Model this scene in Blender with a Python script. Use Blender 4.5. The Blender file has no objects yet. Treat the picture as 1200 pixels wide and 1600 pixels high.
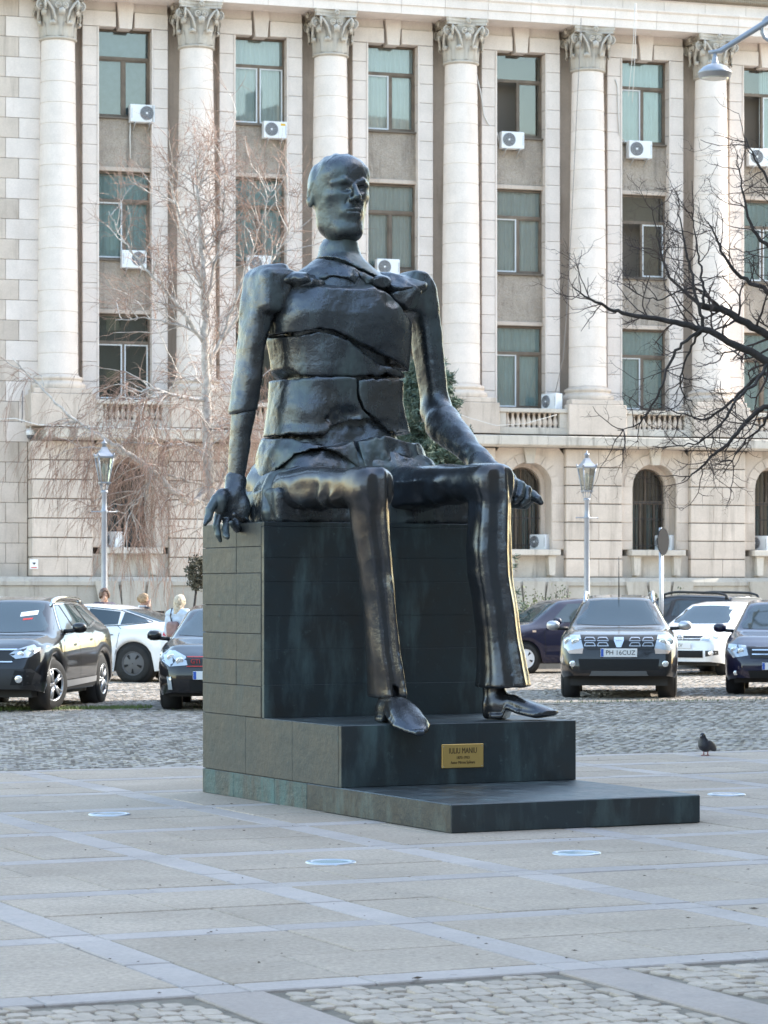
import bpy, bmesh, math, random
import numpy as np
from mathutils import Vector, Matrix
from mathutils.bvhtree import BVHTree
from mathutils.geometry import delaunay_2d_cdt
random.seed(7); np.random.seed(7)
sc = bpy.context.scene
COL = sc.collection
R = math.radians

# ---------------------------------------------------------------- camera
F, YH, CH = 4300.0, 925.0, 1.65          # focal length and horizon in photo pixels, eye height in metres
cam = bpy.data.cameras.new('camera')
cam.sensor_fit = 'VERTICAL'; cam.sensor_height = 36.0; cam.lens = F / 1600 * 36.0
cam.shift_y = (YH - 800) / 1600
cam.clip_start = 0.5; cam.clip_end = 4000
cam.dof.use_dof = True; cam.dof.focus_distance = 21.0; cam.dof.aperture_fstop = 10.0
camo = bpy.data.objects.new('camera', cam); COL.objects.link(camo)
camo.location = (0, 0, CH); camo.rotation_euler = (R(90), 0, 0)
sc.camera = camo

# ---------------------------------------------------------------- sky, sun, exposure
SUN_AZ = math.atan2(0.371, 0.928)        # sun stands to the right, a little behind the palace front
SUN_EL = R(36)
sun_dir = Vector((math.cos(SUN_AZ) * math.cos(SUN_EL), math.sin(SUN_AZ) * math.cos(SUN_EL), math.sin(SUN_EL)))
w = bpy.data.worlds.new('World'); sc.world = w; w.use_nodes = True
nt = w.node_tree
sky = nt.nodes.new('ShaderNodeTexSky'); sky.sky_type = 'NISHITA'; sky.sun_disc = False
sky.sun_elevation = SUN_EL; sky.sun_rotation = math.pi / 2 - SUN_AZ
sky.air_density = 1.5; sky.dust_density = 1.0; sky.ozone_density = 0.4
bg = nt.nodes['Background']; bg.inputs['Strength'].default_value = 0.15
nt.links.new(sky.outputs[0], bg.inputs['Color'])
sl = bpy.data.lights.new('sun', 'SUN'); sl.energy = 2.2; sl.angle = R(0.55); sl.color = (1.0, 0.93, 0.82)
slo = bpy.data.objects.new('sun', sl); COL.objects.link(slo)
slo.rotation_euler = sun_dir.to_track_quat('Z', 'Y').to_euler(); slo.location = sun_dir * 120
vs = sc.view_settings
sc.display_settings.display_device = 'sRGB'
vs.view_transform = 'Standard'; vs.look = 'None'; vs.gamma = 1.0; vs.use_curve_mapping = False
vs.exposure = 2.05
sc.cycles.max_bounces = 8; sc.cycles.diffuse_bounces = 4; sc.cycles.glossy_bounces = 4
sc.cycles.transparent_max_bounces = 16; sc.cycles.caustics_reflective = False; sc.cycles.caustics_refractive = False
sc.cycles.use_denoising = True

def P(px, py, Y):
    return Vector(((px - 600) * Y / F, Y, CH + (YH - py) * Y / F))
def G(px, py):                            # ground point under a photo pixel
    Y = F * CH / (py - YH); return Vector(((px - 600) * Y / F, Y, 0))

# ---------------------------------------------------------------- helpers: objects
def link(o, parent=None):
    COL.objects.link(o)
    if parent is not None: o.parent = parent
    return o
def tag(o, label, cat, group=None):
    o['label'] = label; o['category'] = cat
    if group: o['group'] = group
    return o
def struct(o):
    o['kind'] = 'structure'; return o
def stuff(o):
    o['kind'] = 'stuff'; return o
def empty(name, loc=(0, 0, 0), rz=0.0, parent=None):
    o = bpy.data.objects.new(name, None); o.empty_display_size = 0.2
    o.location = loc; o.rotation_euler = (0, 0, rz)
    return link(o, parent)
def mesh(name, verts, faces, mat, smooth=False):
    me = bpy.data.meshes.new(name); me.from_pydata([tuple(v) for v in verts], [], [tuple(f) for f in faces])
    if mat is not None: me.materials.append(mat)
    if smooth: me.polygons.foreach_set('use_smooth', [True] * len(me.polygons))
    me.update(); return me
def obj(name, me, parent=None, loc=None, rot=None, scale=None):
    o = bpy.data.objects.new(name, me)
    if loc is not None: o.location = loc
    if rot is not None: o.rotation_euler = rot
    if scale is not None: o.scale = scale
    return link(o, parent)
def copy_tree(src, parent=None):
    c = src.copy(); COL.objects.link(c)
    if parent is not None: c.parent = parent
    for ch in list(src.children): copy_tree(ch, c)
    return c
def local_of(parent, p):
    m = Matrix.LocRotScale(parent.location, parent.rotation_euler, parent.scale)
    return m.inverted() @ Vector(p)

class MB:
    """collects shapes, builds one mesh"""
    def __init__(s): s.v = []; s.f = []; s.sm = []
    def add(s, vs, fs, smooth=False):
        n = len(s.v); s.v += [tuple(v) for v in vs]; s.f += [tuple(i + n for i in f) for f in fs]; s.sm += [smooth] * len(fs); return s
    def box(s, x0, x1, y0, y1, z0, z1, ch=0.0):
        if ch <= 0:
            v = [(x, y, z) for z in (z0, z1) for y in (y0, y1) for x in (x0, x1)]
            return s.add(v, [(0, 2, 3, 1), (4, 5, 7, 6), (0, 1, 5, 4), (2, 6, 7, 3), (0, 4, 6, 2), (1, 3, 7, 5)])
        c = ch; v = []; idx = {}
        for ix, (xa, xs) in enumerate(((x0, 1), (x1, -1))):
            for iy, (ya, ys) in enumerate(((y0, 1), (y1, -1))):
                for iz, (za, zs) in enumerate(((z0, 1), (z1, -1))):
                    for k, q in enumerate(((xa, ya + ys * c, za + zs * c), (xa + xs * c, ya, za + zs * c), (xa + xs * c, ya + ys * c, za))):
                        idx[ix, iy, iz, k] = len(v); v.append(q)
        I = idx; f = []
        f.append([I[0, 0, 0, 0], I[0, 0, 1, 0], I[0, 1, 1, 0], I[0, 1, 0, 0]]); f.append([I[1, 0, 0, 0], I[1, 1, 0, 0], I[1, 1, 1, 0], I[1, 0, 1, 0]])
        f.append([I[0, 0, 0, 1], I[1, 0, 0, 1], I[1, 0, 1, 1], I[0, 0, 1, 1]]); f.append([I[0, 1, 0, 1], I[0, 1, 1, 1], I[1, 1, 1, 1], I[1, 1, 0, 1]])
        f.append([I[0, 0, 0, 2], I[0, 1, 0, 2], I[1, 1, 0, 2], I[1, 0, 0, 2]]); f.append([I[0, 0, 1, 2], I[1, 0, 1, 2], I[1, 1, 1, 2], I[0, 1, 1, 2]])
        for iz in (0, 1):
            for iy in (0, 1): f.append([I[0, iy, iz, 1], I[1, iy, iz, 1], I[1, iy, iz, 2], I[0, iy, iz, 2]])
            for ix in (0, 1): f.append([I[ix, 0, iz, 0], I[ix, 1, iz, 0], I[ix, 1, iz, 2], I[ix, 0, iz, 2]])
        for ix in (0, 1):
            for iy in (0, 1): f.append([I[ix, iy, 0, 0], I[ix, iy, 1, 0], I[ix, iy, 1, 1], I[ix, iy, 0, 1]])
        for ix in (0, 1):
            for iy in (0, 1):
                for iz in (0, 1): f.append([I[ix, iy, iz, 0], I[ix, iy, iz, 1], I[ix, iy, iz, 2]])
        return s.add(v, f)
    def prism(s, pts, y0, y1):
        """polygon in (x,z), extruded along y"""
        n = len(pts); v = [(x, y0, z) for x, z in pts] + [(x, y1, z) for x, z in pts]
        f = [tuple(range(n)), tuple(range(2 * n - 1, n - 1, -1))] + [(i, i + n, (i + 1) % n + n, (i + 1) % n) for i in range(n)]
        return s.add(v, f)
    def lathe(s, prof, n=24, c=(0, 0), smooth=True, caps=True):
        v = []; f = []
        for r, z in prof:
            for k in range(n):
                a = 2 * math.pi * k / n; v.append((c[0] + r * math.cos(a), c[1] + r * math.sin(a), z))
        for i in range(len(prof) - 1):
            for k in range(n):
                f.append((i * n + k, i * n + (k + 1) % n, (i + 1) * n + (k + 1) % n, (i + 1) * n + k))
        s.add(v, f, smooth)
        if caps:
            m = len(s.v) - len(v)
            s.f.append(tuple(m + k for k in range(n))[::-1]); s.sm.append(False)
            s.f.append(tuple(m + (len(prof) - 1) * n + k for k in range(n))); s.sm.append(False)
        return s
    def tube(s, pts, rad, n=6, smooth=True, caps=True):
        pts = [Vector(p) for p in pts]
        if not hasattr(rad, '__len__'): rad = [rad] * len(pts)
        t0 = (pts[1] - pts[0]).normalized()
        a = Vector((0, 0, 1)) if abs(t0.z) < 0.9 else Vector((1, 0, 0))
        nx = t0.cross(a).normalized(); v = []; f = []
        for i, p in enumerate(pts):
            t = (pts[min(i + 1, len(pts) - 1)] - pts[max(i - 1, 0)])
            if t.length < 1e-9: t = t0
            t = t.normalized(); nx = nx - t * nx.dot(t)
            nx = nx.normalized() if nx.length > 1e-6 else t.orthogonal().normalized()
            ny = t.cross(nx)
            for k in range(n):
                an = 2 * math.pi * k / n; v.append(p + (nx * math.cos(an) + ny * math.sin(an)) * rad[i])
        for i in range(len(pts) - 1):
            for k in range(n): f.append((i * n + k, i * n + (k + 1) % n, (i + 1) * n + (k + 1) % n, (i + 1) * n + k))
        if caps: f.append(tuple(range(n))[::-1]); f.append(tuple((len(pts) - 1) * n + k for k in range(n)))
        return s.add(v, f, smooth)
    def mesh(s, name, mat):
        me = bpy.data.meshes.new(name); me.from_pydata(s.v, [], s.f)
        if mat is not None: me.materials.append(mat)
        me.polygons.foreach_set('use_smooth', s.sm); me.update(); return me
    def build(s, name, mat, parent=None, **k): return obj(name, s.mesh(name, mat), parent, **k)

def text_mesh(name, body, size, mat, align='CENTER', extrude=0.001, width=None):
    cu = bpy.data.curves.new(name, 'FONT'); cu.body = body; cu.size = size; cu.extrude = extrude
    cu.align_x = align; cu.align_y = 'CENTER'; cu.resolution_u = 3
    o = bpy.data.objects.new(name, cu); COL.objects.link(o)
    bpy.context.view_layer.update()
    me = bpy.data.meshes.new_from_object(o.evaluated_get(bpy.context.evaluated_depsgraph_get()))
    COL.objects.unlink(o); bpy.data.objects.remove(o); bpy.data.curves.remove(cu)
    me.materials.clear(); me.materials.append(mat)
    if width and len(me.vertices):
        xs = [v.co.x for v in me.vertices]; k = width / max(1e-6, max(xs) - min(xs))
        for v in me.vertices: v.co.x *= k
    me.name = name; return me

# ---------------------------------------------------------------- helpers: materials
def mat_base(name):
    m = bpy.data.materials.new(name); m.use_nodes = True
    return m, m.node_tree, m.node_tree.nodes['Principled BSDF']
def ramp(nt, fac, stops):
    r = nt.nodes.new('ShaderNodeValToRGB'); e = r.color_ramp.elements
    while len(e) < len(stops): e.new(0.5)
    for i, (p, c) in enumerate(stops): e[i].position = p; e[i].color = (*c, 1) if len(c) == 3 else c
    nt.links.new(fac, r.inputs[0]); return r.outputs[0]
def noise(nt, scale, detail=4, rough=0.55, stretch=None, off=(0, 0, 0)):
    g = nt.nodes.new('ShaderNodeNewGeometry'); mp = nt.nodes.new('ShaderNodeMapping')
    nt.links.new(g.outputs['Position'], mp.inputs[0])
    if stretch: mp.inputs['Scale'].default_value = stretch
    mp.inputs['Location'].default_value = off
    n = nt.nodes.new('ShaderNodeTexNoise'); n.inputs['Scale'].default_value = scale; n.inputs['Detail'].default_value = detail
    n.inputs['Roughness'].default_value = rough
    nt.links.new(mp.outputs[0], n.inputs['Vector']); return n.outputs['Fac']
def mix(nt, fac, a, b, mode='MIX'):
    m = nt.nodes.new('ShaderNodeMix'); m.data_type = 'RGBA'; m.blend_type = mode
    for s, x in ((m.inputs[0], fac), (m.inputs[6], a), (m.inputs[7], b)):
        if isinstance(x, (int, float)): s.default_value = x
        elif isinstance(x, tuple): s.default_value = (*x, 1) if len(x) == 3 else x
        else: nt.links.new(x, s)
    return m.outputs[2]
def obj_random(nt):
    return nt.nodes.new('ShaderNodeObjectInfo').outputs['Random']
def math_n(nt, op, a, b=None):
    m = nt.nodes.new('ShaderNodeMath'); m.operation = op
    for s, x in ((m.inputs[0], a), (m.inputs[1], b)):
        if x is None: continue
        if isinstance(x, (int, float)): s.default_value = x
        else: nt.links.new(x, s)
    return m.outputs[0]
def bump(nt, b, h, strength, dist):
    n = nt.nodes.new('ShaderNodeBump'); n.inputs['Strength'].default_value = strength; n.inputs['Distance'].default_value = dist
    nt.links.new(h, n.inputs['Height']); nt.links.new(n.outputs[0], b.inputs['Normal'])
def plain(name, c, rough=0.5, metal=0.0, vary=0.0, scale=6.0, bmp=0.0, spec=0.5, coat=0.0):
    m, nt, b = mat_base(name)
    b.inputs['Roughness'].default_value = rough; b.inputs['Metallic'].default_value = metal
    b.inputs['Specular IOR Level'].default_value = spec; b.inputs['Coat Weight'].default_value = coat
    b.inputs['Coat Roughness'].default_value = 0.03
    b.inputs['Base Color'].default_value = (*c, 1)
    if vary > 0:
        f = noise(nt, scale)
        lo = tuple(x * (1 - vary) for x in c); hi = tuple(min(1, x * (1 + vary)) for x in c)
        nt.links.new(ramp(nt, f, [(0.3, lo), (0.7, hi)]), b.inputs['Base Color'])
        if bmp > 0: bump(nt, b, noise(nt, scale * 6, 5), bmp, 0.02)
    return m
def stone(name, c, stain, rough=0.85, block=0.12, streak=0.5, scale=1.6, bmp=0.25, bscale=28.0, bdist=0.01, blot_amt=0.10, speck=0.12, spots=0.0):
    """pale weathered stone: tone per block, soft blotches, dirt streaks that run down"""
    m, nt, b = mat_base(name)
    b.inputs['Roughness'].default_value = rough; b.inputs['Specular IOR Level'].default_value = 0.25
    base = ramp(nt, obj_random(nt), [(0.0, tuple(x * (1 - block) for x in c)), (0.5, c), (1.0, tuple(min(1, x * (1 + block * 0.6)) for x in c))])
    blot = ramp(nt, noise(nt, scale, 5, 0.6), [(0.33, (1 - blot_amt, 1 - blot_amt * 1.08, 1 - blot_amt * 1.2)), (0.67, (1.05, 1.045, 1.04))])
    col = mix(nt, 1.0, base, blot, 'MULTIPLY')
    st = ramp(nt, noise(nt, 2.2, 6, 0.65, (1.4, 1.4, 0.16)), [(0.52, (0, 0, 0)), (0.78, (1, 1, 1))])
    col = mix(nt, math_n(nt, 'MULTIPLY', st, streak), col, stain)
    sp = ramp(nt, noise(nt, 34, 3, 0.7), [(0.3, (1 - speck,) * 3), (0.7, (1 + speck * .5,) * 3)])
    col = mix(nt, 1.0, col, sp, 'MULTIPLY')
    if spots > 0:      # old gum, drips and scuffs
        sf = ramp(nt, noise(nt, 11, 2, 0.45, None, (4, 7, 1)), [(0.70, (0, 0, 0)), (0.735, (1, 1, 1))]); col = mix(nt, math_n(nt, 'MULTIPLY', sf, spots), col, tuple(x * 0.35 for x in c))
        sf = ramp(nt, noise(nt, 0.55, 5, 0.7, None, (1, 9, 3)), [(0.52, (0, 0, 0)), (0.70, (1, 1, 1))]); col = mix(nt, math_n(nt, 'MULTIPLY', sf, spots * 0.55), col, tuple(x * 0.6 for x in c))
    nt.links.new(col, b.inputs['Base Color'])
    bump(nt, b, noise(nt, bscale, 6, 0.65), bmp, bdist)
    return m

# ---------------------------------------------------------------- helpers: implicit sculpting (numpy)
def smin(a, b, k):
    h = np.clip(0.5 + 0.5 * (b - a) / k, 0, 1); return b * (1 - h) + a * h - k * h * (1 - h)
def smax(a, b, k): return -smin(-a, -b, k)
def grid(lo, hi, h):
    ax = [np.arange(lo[i], hi[i] + h, h, dtype=np.float32) for i in range(3)]
    return ax[0][:, None, None], ax[1][None, :, None], ax[2][None, None, :], np.array(lo, float), h
def sd_caps(X, Y, Z, a, b, ra, rb=None):
    if rb is None: rb = ra
    d = [b[i] - a[i] for i in range(3)]; L = sum(x * x for x in d) + 1e-9
    t = np.clip(((X - a[0]) * d[0] + (Y - a[1]) * d[1] + (Z - a[2]) * d[2]) / L, 0, 1)
    return np.sqrt((X - a[0] - t * d[0]) ** 2 + (Y - a[1] - t * d[1]) ** 2 + (Z - a[2] - t * d[2]) ** 2) - (ra + (rb - ra) * t)
def sd_ell(X, Y, Z, c, r):
    q = np.sqrt(((X - c[0]) / r[0]) ** 2 + ((Y - c[1]) / r[1]) ** 2 + ((Z - c[2]) / r[2]) ** 2)
    return (q - 1) * min(r)
def sd_box(X, Y, Z, c, s, r=0.0):
    qx, qy, qz = np.abs(X - c[0]) - s[0] + r, np.abs(Y - c[1]) - s[1] + r, np.abs(Z - c[2]) - s[2] + r
    o = np.sqrt(np.maximum(qx, 0) ** 2 + np.maximum(qy, 0) ** 2 + np.maximum(qz, 0) ** 2)
    return o + np.minimum(np.maximum(qx, np.maximum(qy, qz)), 0) - r
def sd_col(A, B, ca, cb, ra, rb, p=2.0):
    """cross-section distance of a column with half sizes ra, rb (arrays along the axis)"""
    q = (np.abs((A - ca) / ra) ** p + np.abs((B - cb) / rb) ** p) ** (1.0 / p)
    return (q - 1) * np.minimum(ra, rb)
def surfnet(d, lo, h):
    d = np.ascontiguousarray(d, dtype=np.float32); s = d < 0
    n = d.shape; c = np.zeros((n[0] - 1, n[1] - 1, n[2] - 1), np.int8)
    for i in (0, 1):
        for j in (0, 1):
            for k in (0, 1): c += s[i:n[0] - 1 + i, j:n[1] - 1 + j, k:n[2] - 1 + k]
    I, J, K = np.nonzero((c > 0) & (c < 8)); N = len(I)
    acc = np.zeros((N, 3)); cnt = np.zeros(N)
    corners = [(i, j, k) for i in (0, 1) for j in (0, 1) for k in (0, 1)]
    for a in corners:
        for ax in range(3):
            if a[ax]: continue
            b = list(a); b[ax] = 1
            da = d[I + a[0], J + a[1], K + a[2]]; db = d[I + b[0], J + b[1], K + b[2]]
            m = (da < 0) != (db < 0); t = np.where(m, da / np.where(m, da - db, 1), 0)
            p = np.array(a, float)[None, :].repeat(N, 0); p[:, ax] += t
            acc[m] += p[m]; cnt[m] += 1
    v = (np.stack([I, J, K], 1) + acc / cnt[:, None]) * h + lo
    idx = -np.ones(c.shape, np.int64); idx[I, J, K] = np.arange(N)
    F_ = []
    for ax in range(3):
        a0 = [slice(None)] * 3; a1 = [slice(None)] * 3; a0[ax] = slice(0, -1); a1[ax] = slice(1, None)
        e = s[tuple(a0)] != s[tuple(a1)]; i, j, k = np.nonzero(e); q = [i, j, k]
        u, w_ = (ax + 1) % 3, (ax + 2) % 3
        ok = (q[u] > 0) & (q[w_] > 0) & (q[u] < n[u] - 1) & (q[w_] < n[w_] - 1); q = [x[ok] for x in q]
        sg = s[q[0], q[1], q[2]]; quad = []
        for du, dw in ((-1, -1), (0, -1), (0, 0), (-1, 0)):
            r = [x.copy() for x in q]; r[u] = r[u] + du; r[w_] = r[w_] + dw; quad.append(idx[r[0], r[1], r[2]])
        quad = np.stack(quad, 1); quad[~sg] = quad[~sg][:, ::-1]; F_.append(quad)
    return v, np.concatenate(F_)
_rt = np.random.RandomState(3).rand(4096).astype(np.float32)
def vnoise(p, scale, seed=0):
    q = p * scale + 100 + seed * 7.3; i = np.floor(q).astype(np.int64); f = q - i; f = f * f * (3 - 2 * f)
    def hsh(a, b, c): return _rt[((a * 73856093) ^ (b * 19349663) ^ (c * 83492791)) & 4095]
    r = 0
    for x in (0, 1):
        for y in (0, 1):
            for z in (0, 1):
                r = r + hsh(i[:, 0] + x, i[:, 1] + y, i[:, 2] + z) * (f[:, 0] if x else 1 - f[:, 0]) * (f[:, 1] if y else 1 - f[:, 1]) * (f[:, 2] if z else 1 - f[:, 2])
    return r * 2 - 1
def np_mesh(name, v, q, mat, smooth=True, disp=None, loc=None):
    me = bpy.data.meshes.new(name)
    me.vertices.add(len(v)); me.vertices.foreach_set('co', v.astype(np.float32).ravel())
    k = q.shape[1]
    me.loops.add(q.size); me.loops.foreach_set('vertex_index', q.astype(np.int32).ravel())
    me.polygons.add(len(q)); me.polygons.foreach_set('loop_start', np.arange(0, q.size, k, dtype=np.int32))
    me.polygons.foreach_set('loop_total', np.full(len(q), k, np.int32))
    me.polygons.foreach_set('use_smooth', np.full(len(q), smooth))
    me.update(calc_edges=True); me.validate()
    if disp is not None:
        nrm = np.zeros(len(v) * 3, np.float32); me.vertices.foreach_get('normal', nrm)
        v = v + nrm.reshape(-1, 3) * disp[:, None]
        me.vertices.foreach_set('co', v.astype(np.float32).ravel()); me.update()
    if mat is not None: me.materials.append(mat)
    return me
def relax(v, q, it=1, lam=0.5):
    """a little smoothing of a surface-net mesh"""
    for _ in range(it):
        acc = np.zeros_like(v); cnt = np.zeros(len(v))
        for a in range(4):
            for b in ((a + 1) % 4, (a + 3) % 4):
                np.add.at(acc, q[:, a], v[q[:, b]]); np.add.at(cnt, q[:, a], 1)
        v = v + lam * (acc / np.maximum(cnt, 1)[:, None] - v)
    return v
def sculpt(name, d, lo, h, mat, parent=None, origin=(0, 0, 0), rough=(), it=1):
    """mesh of the implicit shape; rough = [(amplitude, scale, seed)...]"""
    v, q = surfnet(d, lo, h); v = relax(v, q, it)
    disp = None
    for amp, s, sd in rough:
        n_ = vnoise(v, s, sd) * amp; disp = n_ if disp is None else disp + n_
    me = np_mesh(name, v - np.array(origin, float), q, mat, True, disp)
    return obj(name, me, parent)

# ---------------------------------------------------------------- materials
M = {}
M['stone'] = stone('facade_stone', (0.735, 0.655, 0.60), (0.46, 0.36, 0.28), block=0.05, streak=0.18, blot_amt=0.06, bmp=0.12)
M['stone_low'] = stone('rusticated_stone', (0.60, 0.515, 0.445), (0.17, 0.13, 0.10), block=0.10, streak=0.55)
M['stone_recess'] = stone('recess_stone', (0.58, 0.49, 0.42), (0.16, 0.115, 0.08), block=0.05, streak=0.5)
M['stone_dirty'] = stone('ledge_stone', (0.56, 0.51, 0.45), (0.08, 0.065, 0.05), block=0.1, streak=0.85, bmp=0.4)
M['stucco'] = stone('rough_stucco', (0.52, 0.45, 0.385), (0.13, 0.115, 0.10), block=0.04, streak=0.75, bmp=1.0, bscale=9.0, bdist=0.12, blot_amt=0.18, speck=0.3)
M['joint'] = plain('joint_mortar', (0.16, 0.135, 0.11), 0.95)
M['ornament'] = stone('ornament_band', (0.30, 0.25, 0.19), (0.10, 0.08, 0.06), streak=0.6)
M['plinth'] = stone('plinth_stone', (0.42, 0.39, 0.345), (0.15, 0.13, 0.11), block=0.1, streak=0.7)
M['wood'] = plain('window_wood', (0.15, 0.115, 0.085), 0.6, vary=0.3, scale=3)
M['pvc'] = plain('white_window_frame', (0.72, 0.74, 0.76), 0.4)
M['curtain'] = plain('curtain_cloth', (0.82, 0.84, 0.82), 0.9, vary=0.08, scale=1.2)
M['curtain_teal'] = plain('teal_curtain_cloth', (0.66, 0.80, 0.80), 0.9, vary=0.1, scale=1.2)
M['curtain_dark'] = plain('dark_teal_curtain', (0.10, 0.17, 0.19), 0.9, vary=0.15, scale=2)
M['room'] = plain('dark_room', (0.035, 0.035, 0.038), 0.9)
M['blind'] = plain('grey_blind', (0.22, 0.26, 0.28), 0.8, vary=0.1)
M['ironwork'] = plain('dark_iron', (0.05, 0.045, 0.045), 0.6)
M['ac_white'] = plain('air_conditioner_white', (0.74, 0.75, 0.76), 0.45, vary=0.06, scale=3)
M['ac_dark'] = plain('air_conditioner_grille', (0.10, 0.10, 0.105), 0.6)
M['cable'] = plain('grey_cable', (0.22, 0.20, 0.19), 0.7)
M['cable_white'] = plain('white_pipe', (0.62, 0.60, 0.57), 0.7)
M['lamp_paint'] = plain('lamp_grey_paint', (0.30, 0.32, 0.36), 0.38, metal=0.25, vary=0.08, scale=4)
M['lamp_glass'] = plain('lamp_glass', (0.62, 0.64, 0.62), 0.12, spec=0.6)
M['birch_bark'] = plain('birch_bark', (0.47, 0.435, 0.40), 0.85, vary=0.35, scale=9, bmp=0.5)
M['birch_twig'] = plain('birch_twig', (0.32, 0.215, 0.17), 0.8, vary=0.3, scale=2)
M['dark_bark'] = plain('dark_bark', (0.045, 0.036, 0.032), 0.9, vary=0.4, scale=12, bmp=0.8)
M['dark_twig'] = plain('dark_twig', (0.06, 0.042, 0.038), 0.9)
M['spruce'] = plain('spruce_needles', (0.12, 0.165, 0.125), 0.75, vary=0.45, scale=2.5)
M['leaf'] = plain('bush_leaf', (0.06, 0.085, 0.03), 0.6, vary=0.4, scale=6)
M['weed'] = plain('weed_leaf', (0.10, 0.13, 0.045), 0.7, vary=0.4, scale=6)
M['grass'] = plain('grass_blade', (0.13, 0.17, 0.05), 0.7, vary=0.35, scale=5)
M['earth'] = plain('bare_earth', (0.22, 0.19, 0.15), 0.95, vary=0.3, scale=4, bmp=0.6)
M['steel'] = plain('galvanised_steel', (0.52, 0.54, 0.57), 0.4, metal=0.6)
M['white'] = plain('white_paint', (0.8, 0.8, 0.8), 0.5)
M['black'] = plain('black_paint', (0.012, 0.012, 0.013), 0.5)
M['red'] = plain('red_paint', (0.55, 0.04, 0.03), 0.5)
M['yellow'] = plain('yellow_paint', (0.7, 0.42, 0.03), 0.5)

def glass_mat(name, tint, fac_lo=0.10):
    m = bpy.data.materials.new(name); m.use_nodes = True; nt = m.node_tree; nt.nodes.clear()
    out = nt.nodes.new('ShaderNodeOutputMaterial'); tr = nt.nodes.new('ShaderNodeBsdfTransparent'); gl = nt.nodes.new('ShaderNodeBsdfGlossy')
    tr.inputs[0].default_value = (*tint, 1); gl.inputs['Roughness'].default_value = 0.02; gl.inputs[0].default_value = (0.82, 0.82, 0.80, 1)
    lw = nt.nodes.new('ShaderNodeFresnel'); lw.inputs[0].default_value = 1.5
    mx = nt.nodes.new('ShaderNodeMixShader'); f = math_n(nt, 'ADD', lw.outputs[0], fac_lo)
    f = math_n(nt, 'MINIMUM', f, 1.0)
    nt.links.new(f, mx.inputs[0]); nt.links.new(tr.outputs[0], mx.inputs[1]); nt.links.new(gl.outputs[0], mx.inputs[2])
    nt.links.new(mx.outputs[0], out.inputs[0]); return m
M['glass'] = glass_mat('window_glass', (0.84, 0.88, 0.88), 0.05)
M['car_glass'] = plain('car_glass', (0.035, 0.05, 0.055), 0.04, spec=0.9)

def bronze(name, dark, patina, brown, rough=0.34, pat_lo=0.55, bmp=0.35, metal=0.75):
    """dark bronze, brown where worn, green-grey patina in blotches and runs"""
    m, nt, b = mat_base(name)
    n1 = noise(nt, 1.7, 6, 0.6); n2 = noise(nt, 3.1, 6, 0.62, (1.3, 1.3, 0.35), (3, 1, 5)); n3 = noise(nt, 14, 5, 0.7)
    col = mix(nt, ramp(nt, n1, [(0.42, (0, 0, 0)), (0.72, (1, 1, 1))]), dark, brown)
    pf = ramp(nt, n2, [(pat_lo, (0, 0, 0)), (pat_lo + 0.2, (0.85, 0.85, 0.85))])
    col = mix(nt, pf, col, patina)
    col = mix(nt, ramp(nt, n3, [(0.62, (0, 0, 0)), (0.75, (0.5, 0.5, 0.5))]), col, tuple(x * 1.5 for x in patina))
    # sky highlight painted on what faces up, along with dust and bird lime
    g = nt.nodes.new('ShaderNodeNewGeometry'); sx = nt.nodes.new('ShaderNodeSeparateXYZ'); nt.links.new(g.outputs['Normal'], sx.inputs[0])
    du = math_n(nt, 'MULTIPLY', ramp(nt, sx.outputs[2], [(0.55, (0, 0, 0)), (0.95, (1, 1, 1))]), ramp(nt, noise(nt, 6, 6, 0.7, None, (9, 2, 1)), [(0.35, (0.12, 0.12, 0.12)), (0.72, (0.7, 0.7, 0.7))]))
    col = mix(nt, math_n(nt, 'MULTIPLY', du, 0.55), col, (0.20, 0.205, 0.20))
    nt.links.new(col, b.inputs['Base Color'])
    rr = math_n(nt, 'ADD', math_n(nt, 'MULTIPLY', math_n(nt, 'ADD', pf, du), 0.22), rough)
    rr = math_n(nt, 'ADD', rr, math_n(nt, 'MULTIPLY', math_n(nt, 'SUBTRACT', n3, 0.5), 0.25))
    nt.links.new(rr, b.inputs['Roughness'])
    mt = math_n(nt, 'SUBTRACT', metal, math_n(nt, 'MULTIPLY', pf, 0.5)); nt.links.new(mt, b.inputs['Metallic'])
    bump(nt, b, noise(nt, 7, 8, 0.66), bmp, 0.045)
    return m
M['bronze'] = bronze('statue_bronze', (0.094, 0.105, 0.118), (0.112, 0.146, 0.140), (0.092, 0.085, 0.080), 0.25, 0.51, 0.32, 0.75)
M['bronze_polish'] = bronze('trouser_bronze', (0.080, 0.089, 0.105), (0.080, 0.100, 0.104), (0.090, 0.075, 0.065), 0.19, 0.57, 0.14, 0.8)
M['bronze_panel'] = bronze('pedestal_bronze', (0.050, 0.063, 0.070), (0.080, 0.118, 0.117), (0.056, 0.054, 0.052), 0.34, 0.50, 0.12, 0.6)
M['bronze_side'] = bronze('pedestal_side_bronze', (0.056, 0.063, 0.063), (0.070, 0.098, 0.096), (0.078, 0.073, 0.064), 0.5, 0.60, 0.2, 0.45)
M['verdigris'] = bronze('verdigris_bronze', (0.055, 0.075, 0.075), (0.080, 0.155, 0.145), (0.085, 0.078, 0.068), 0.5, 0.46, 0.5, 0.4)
M['brass'] = plain('brass_plaque', (0.62, 0.40, 0.13), 0.35, metal=0.55)
M['engraved'] = plain('dark_engraving', (0.06, 0.035, 0.012), 0.6)

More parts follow.
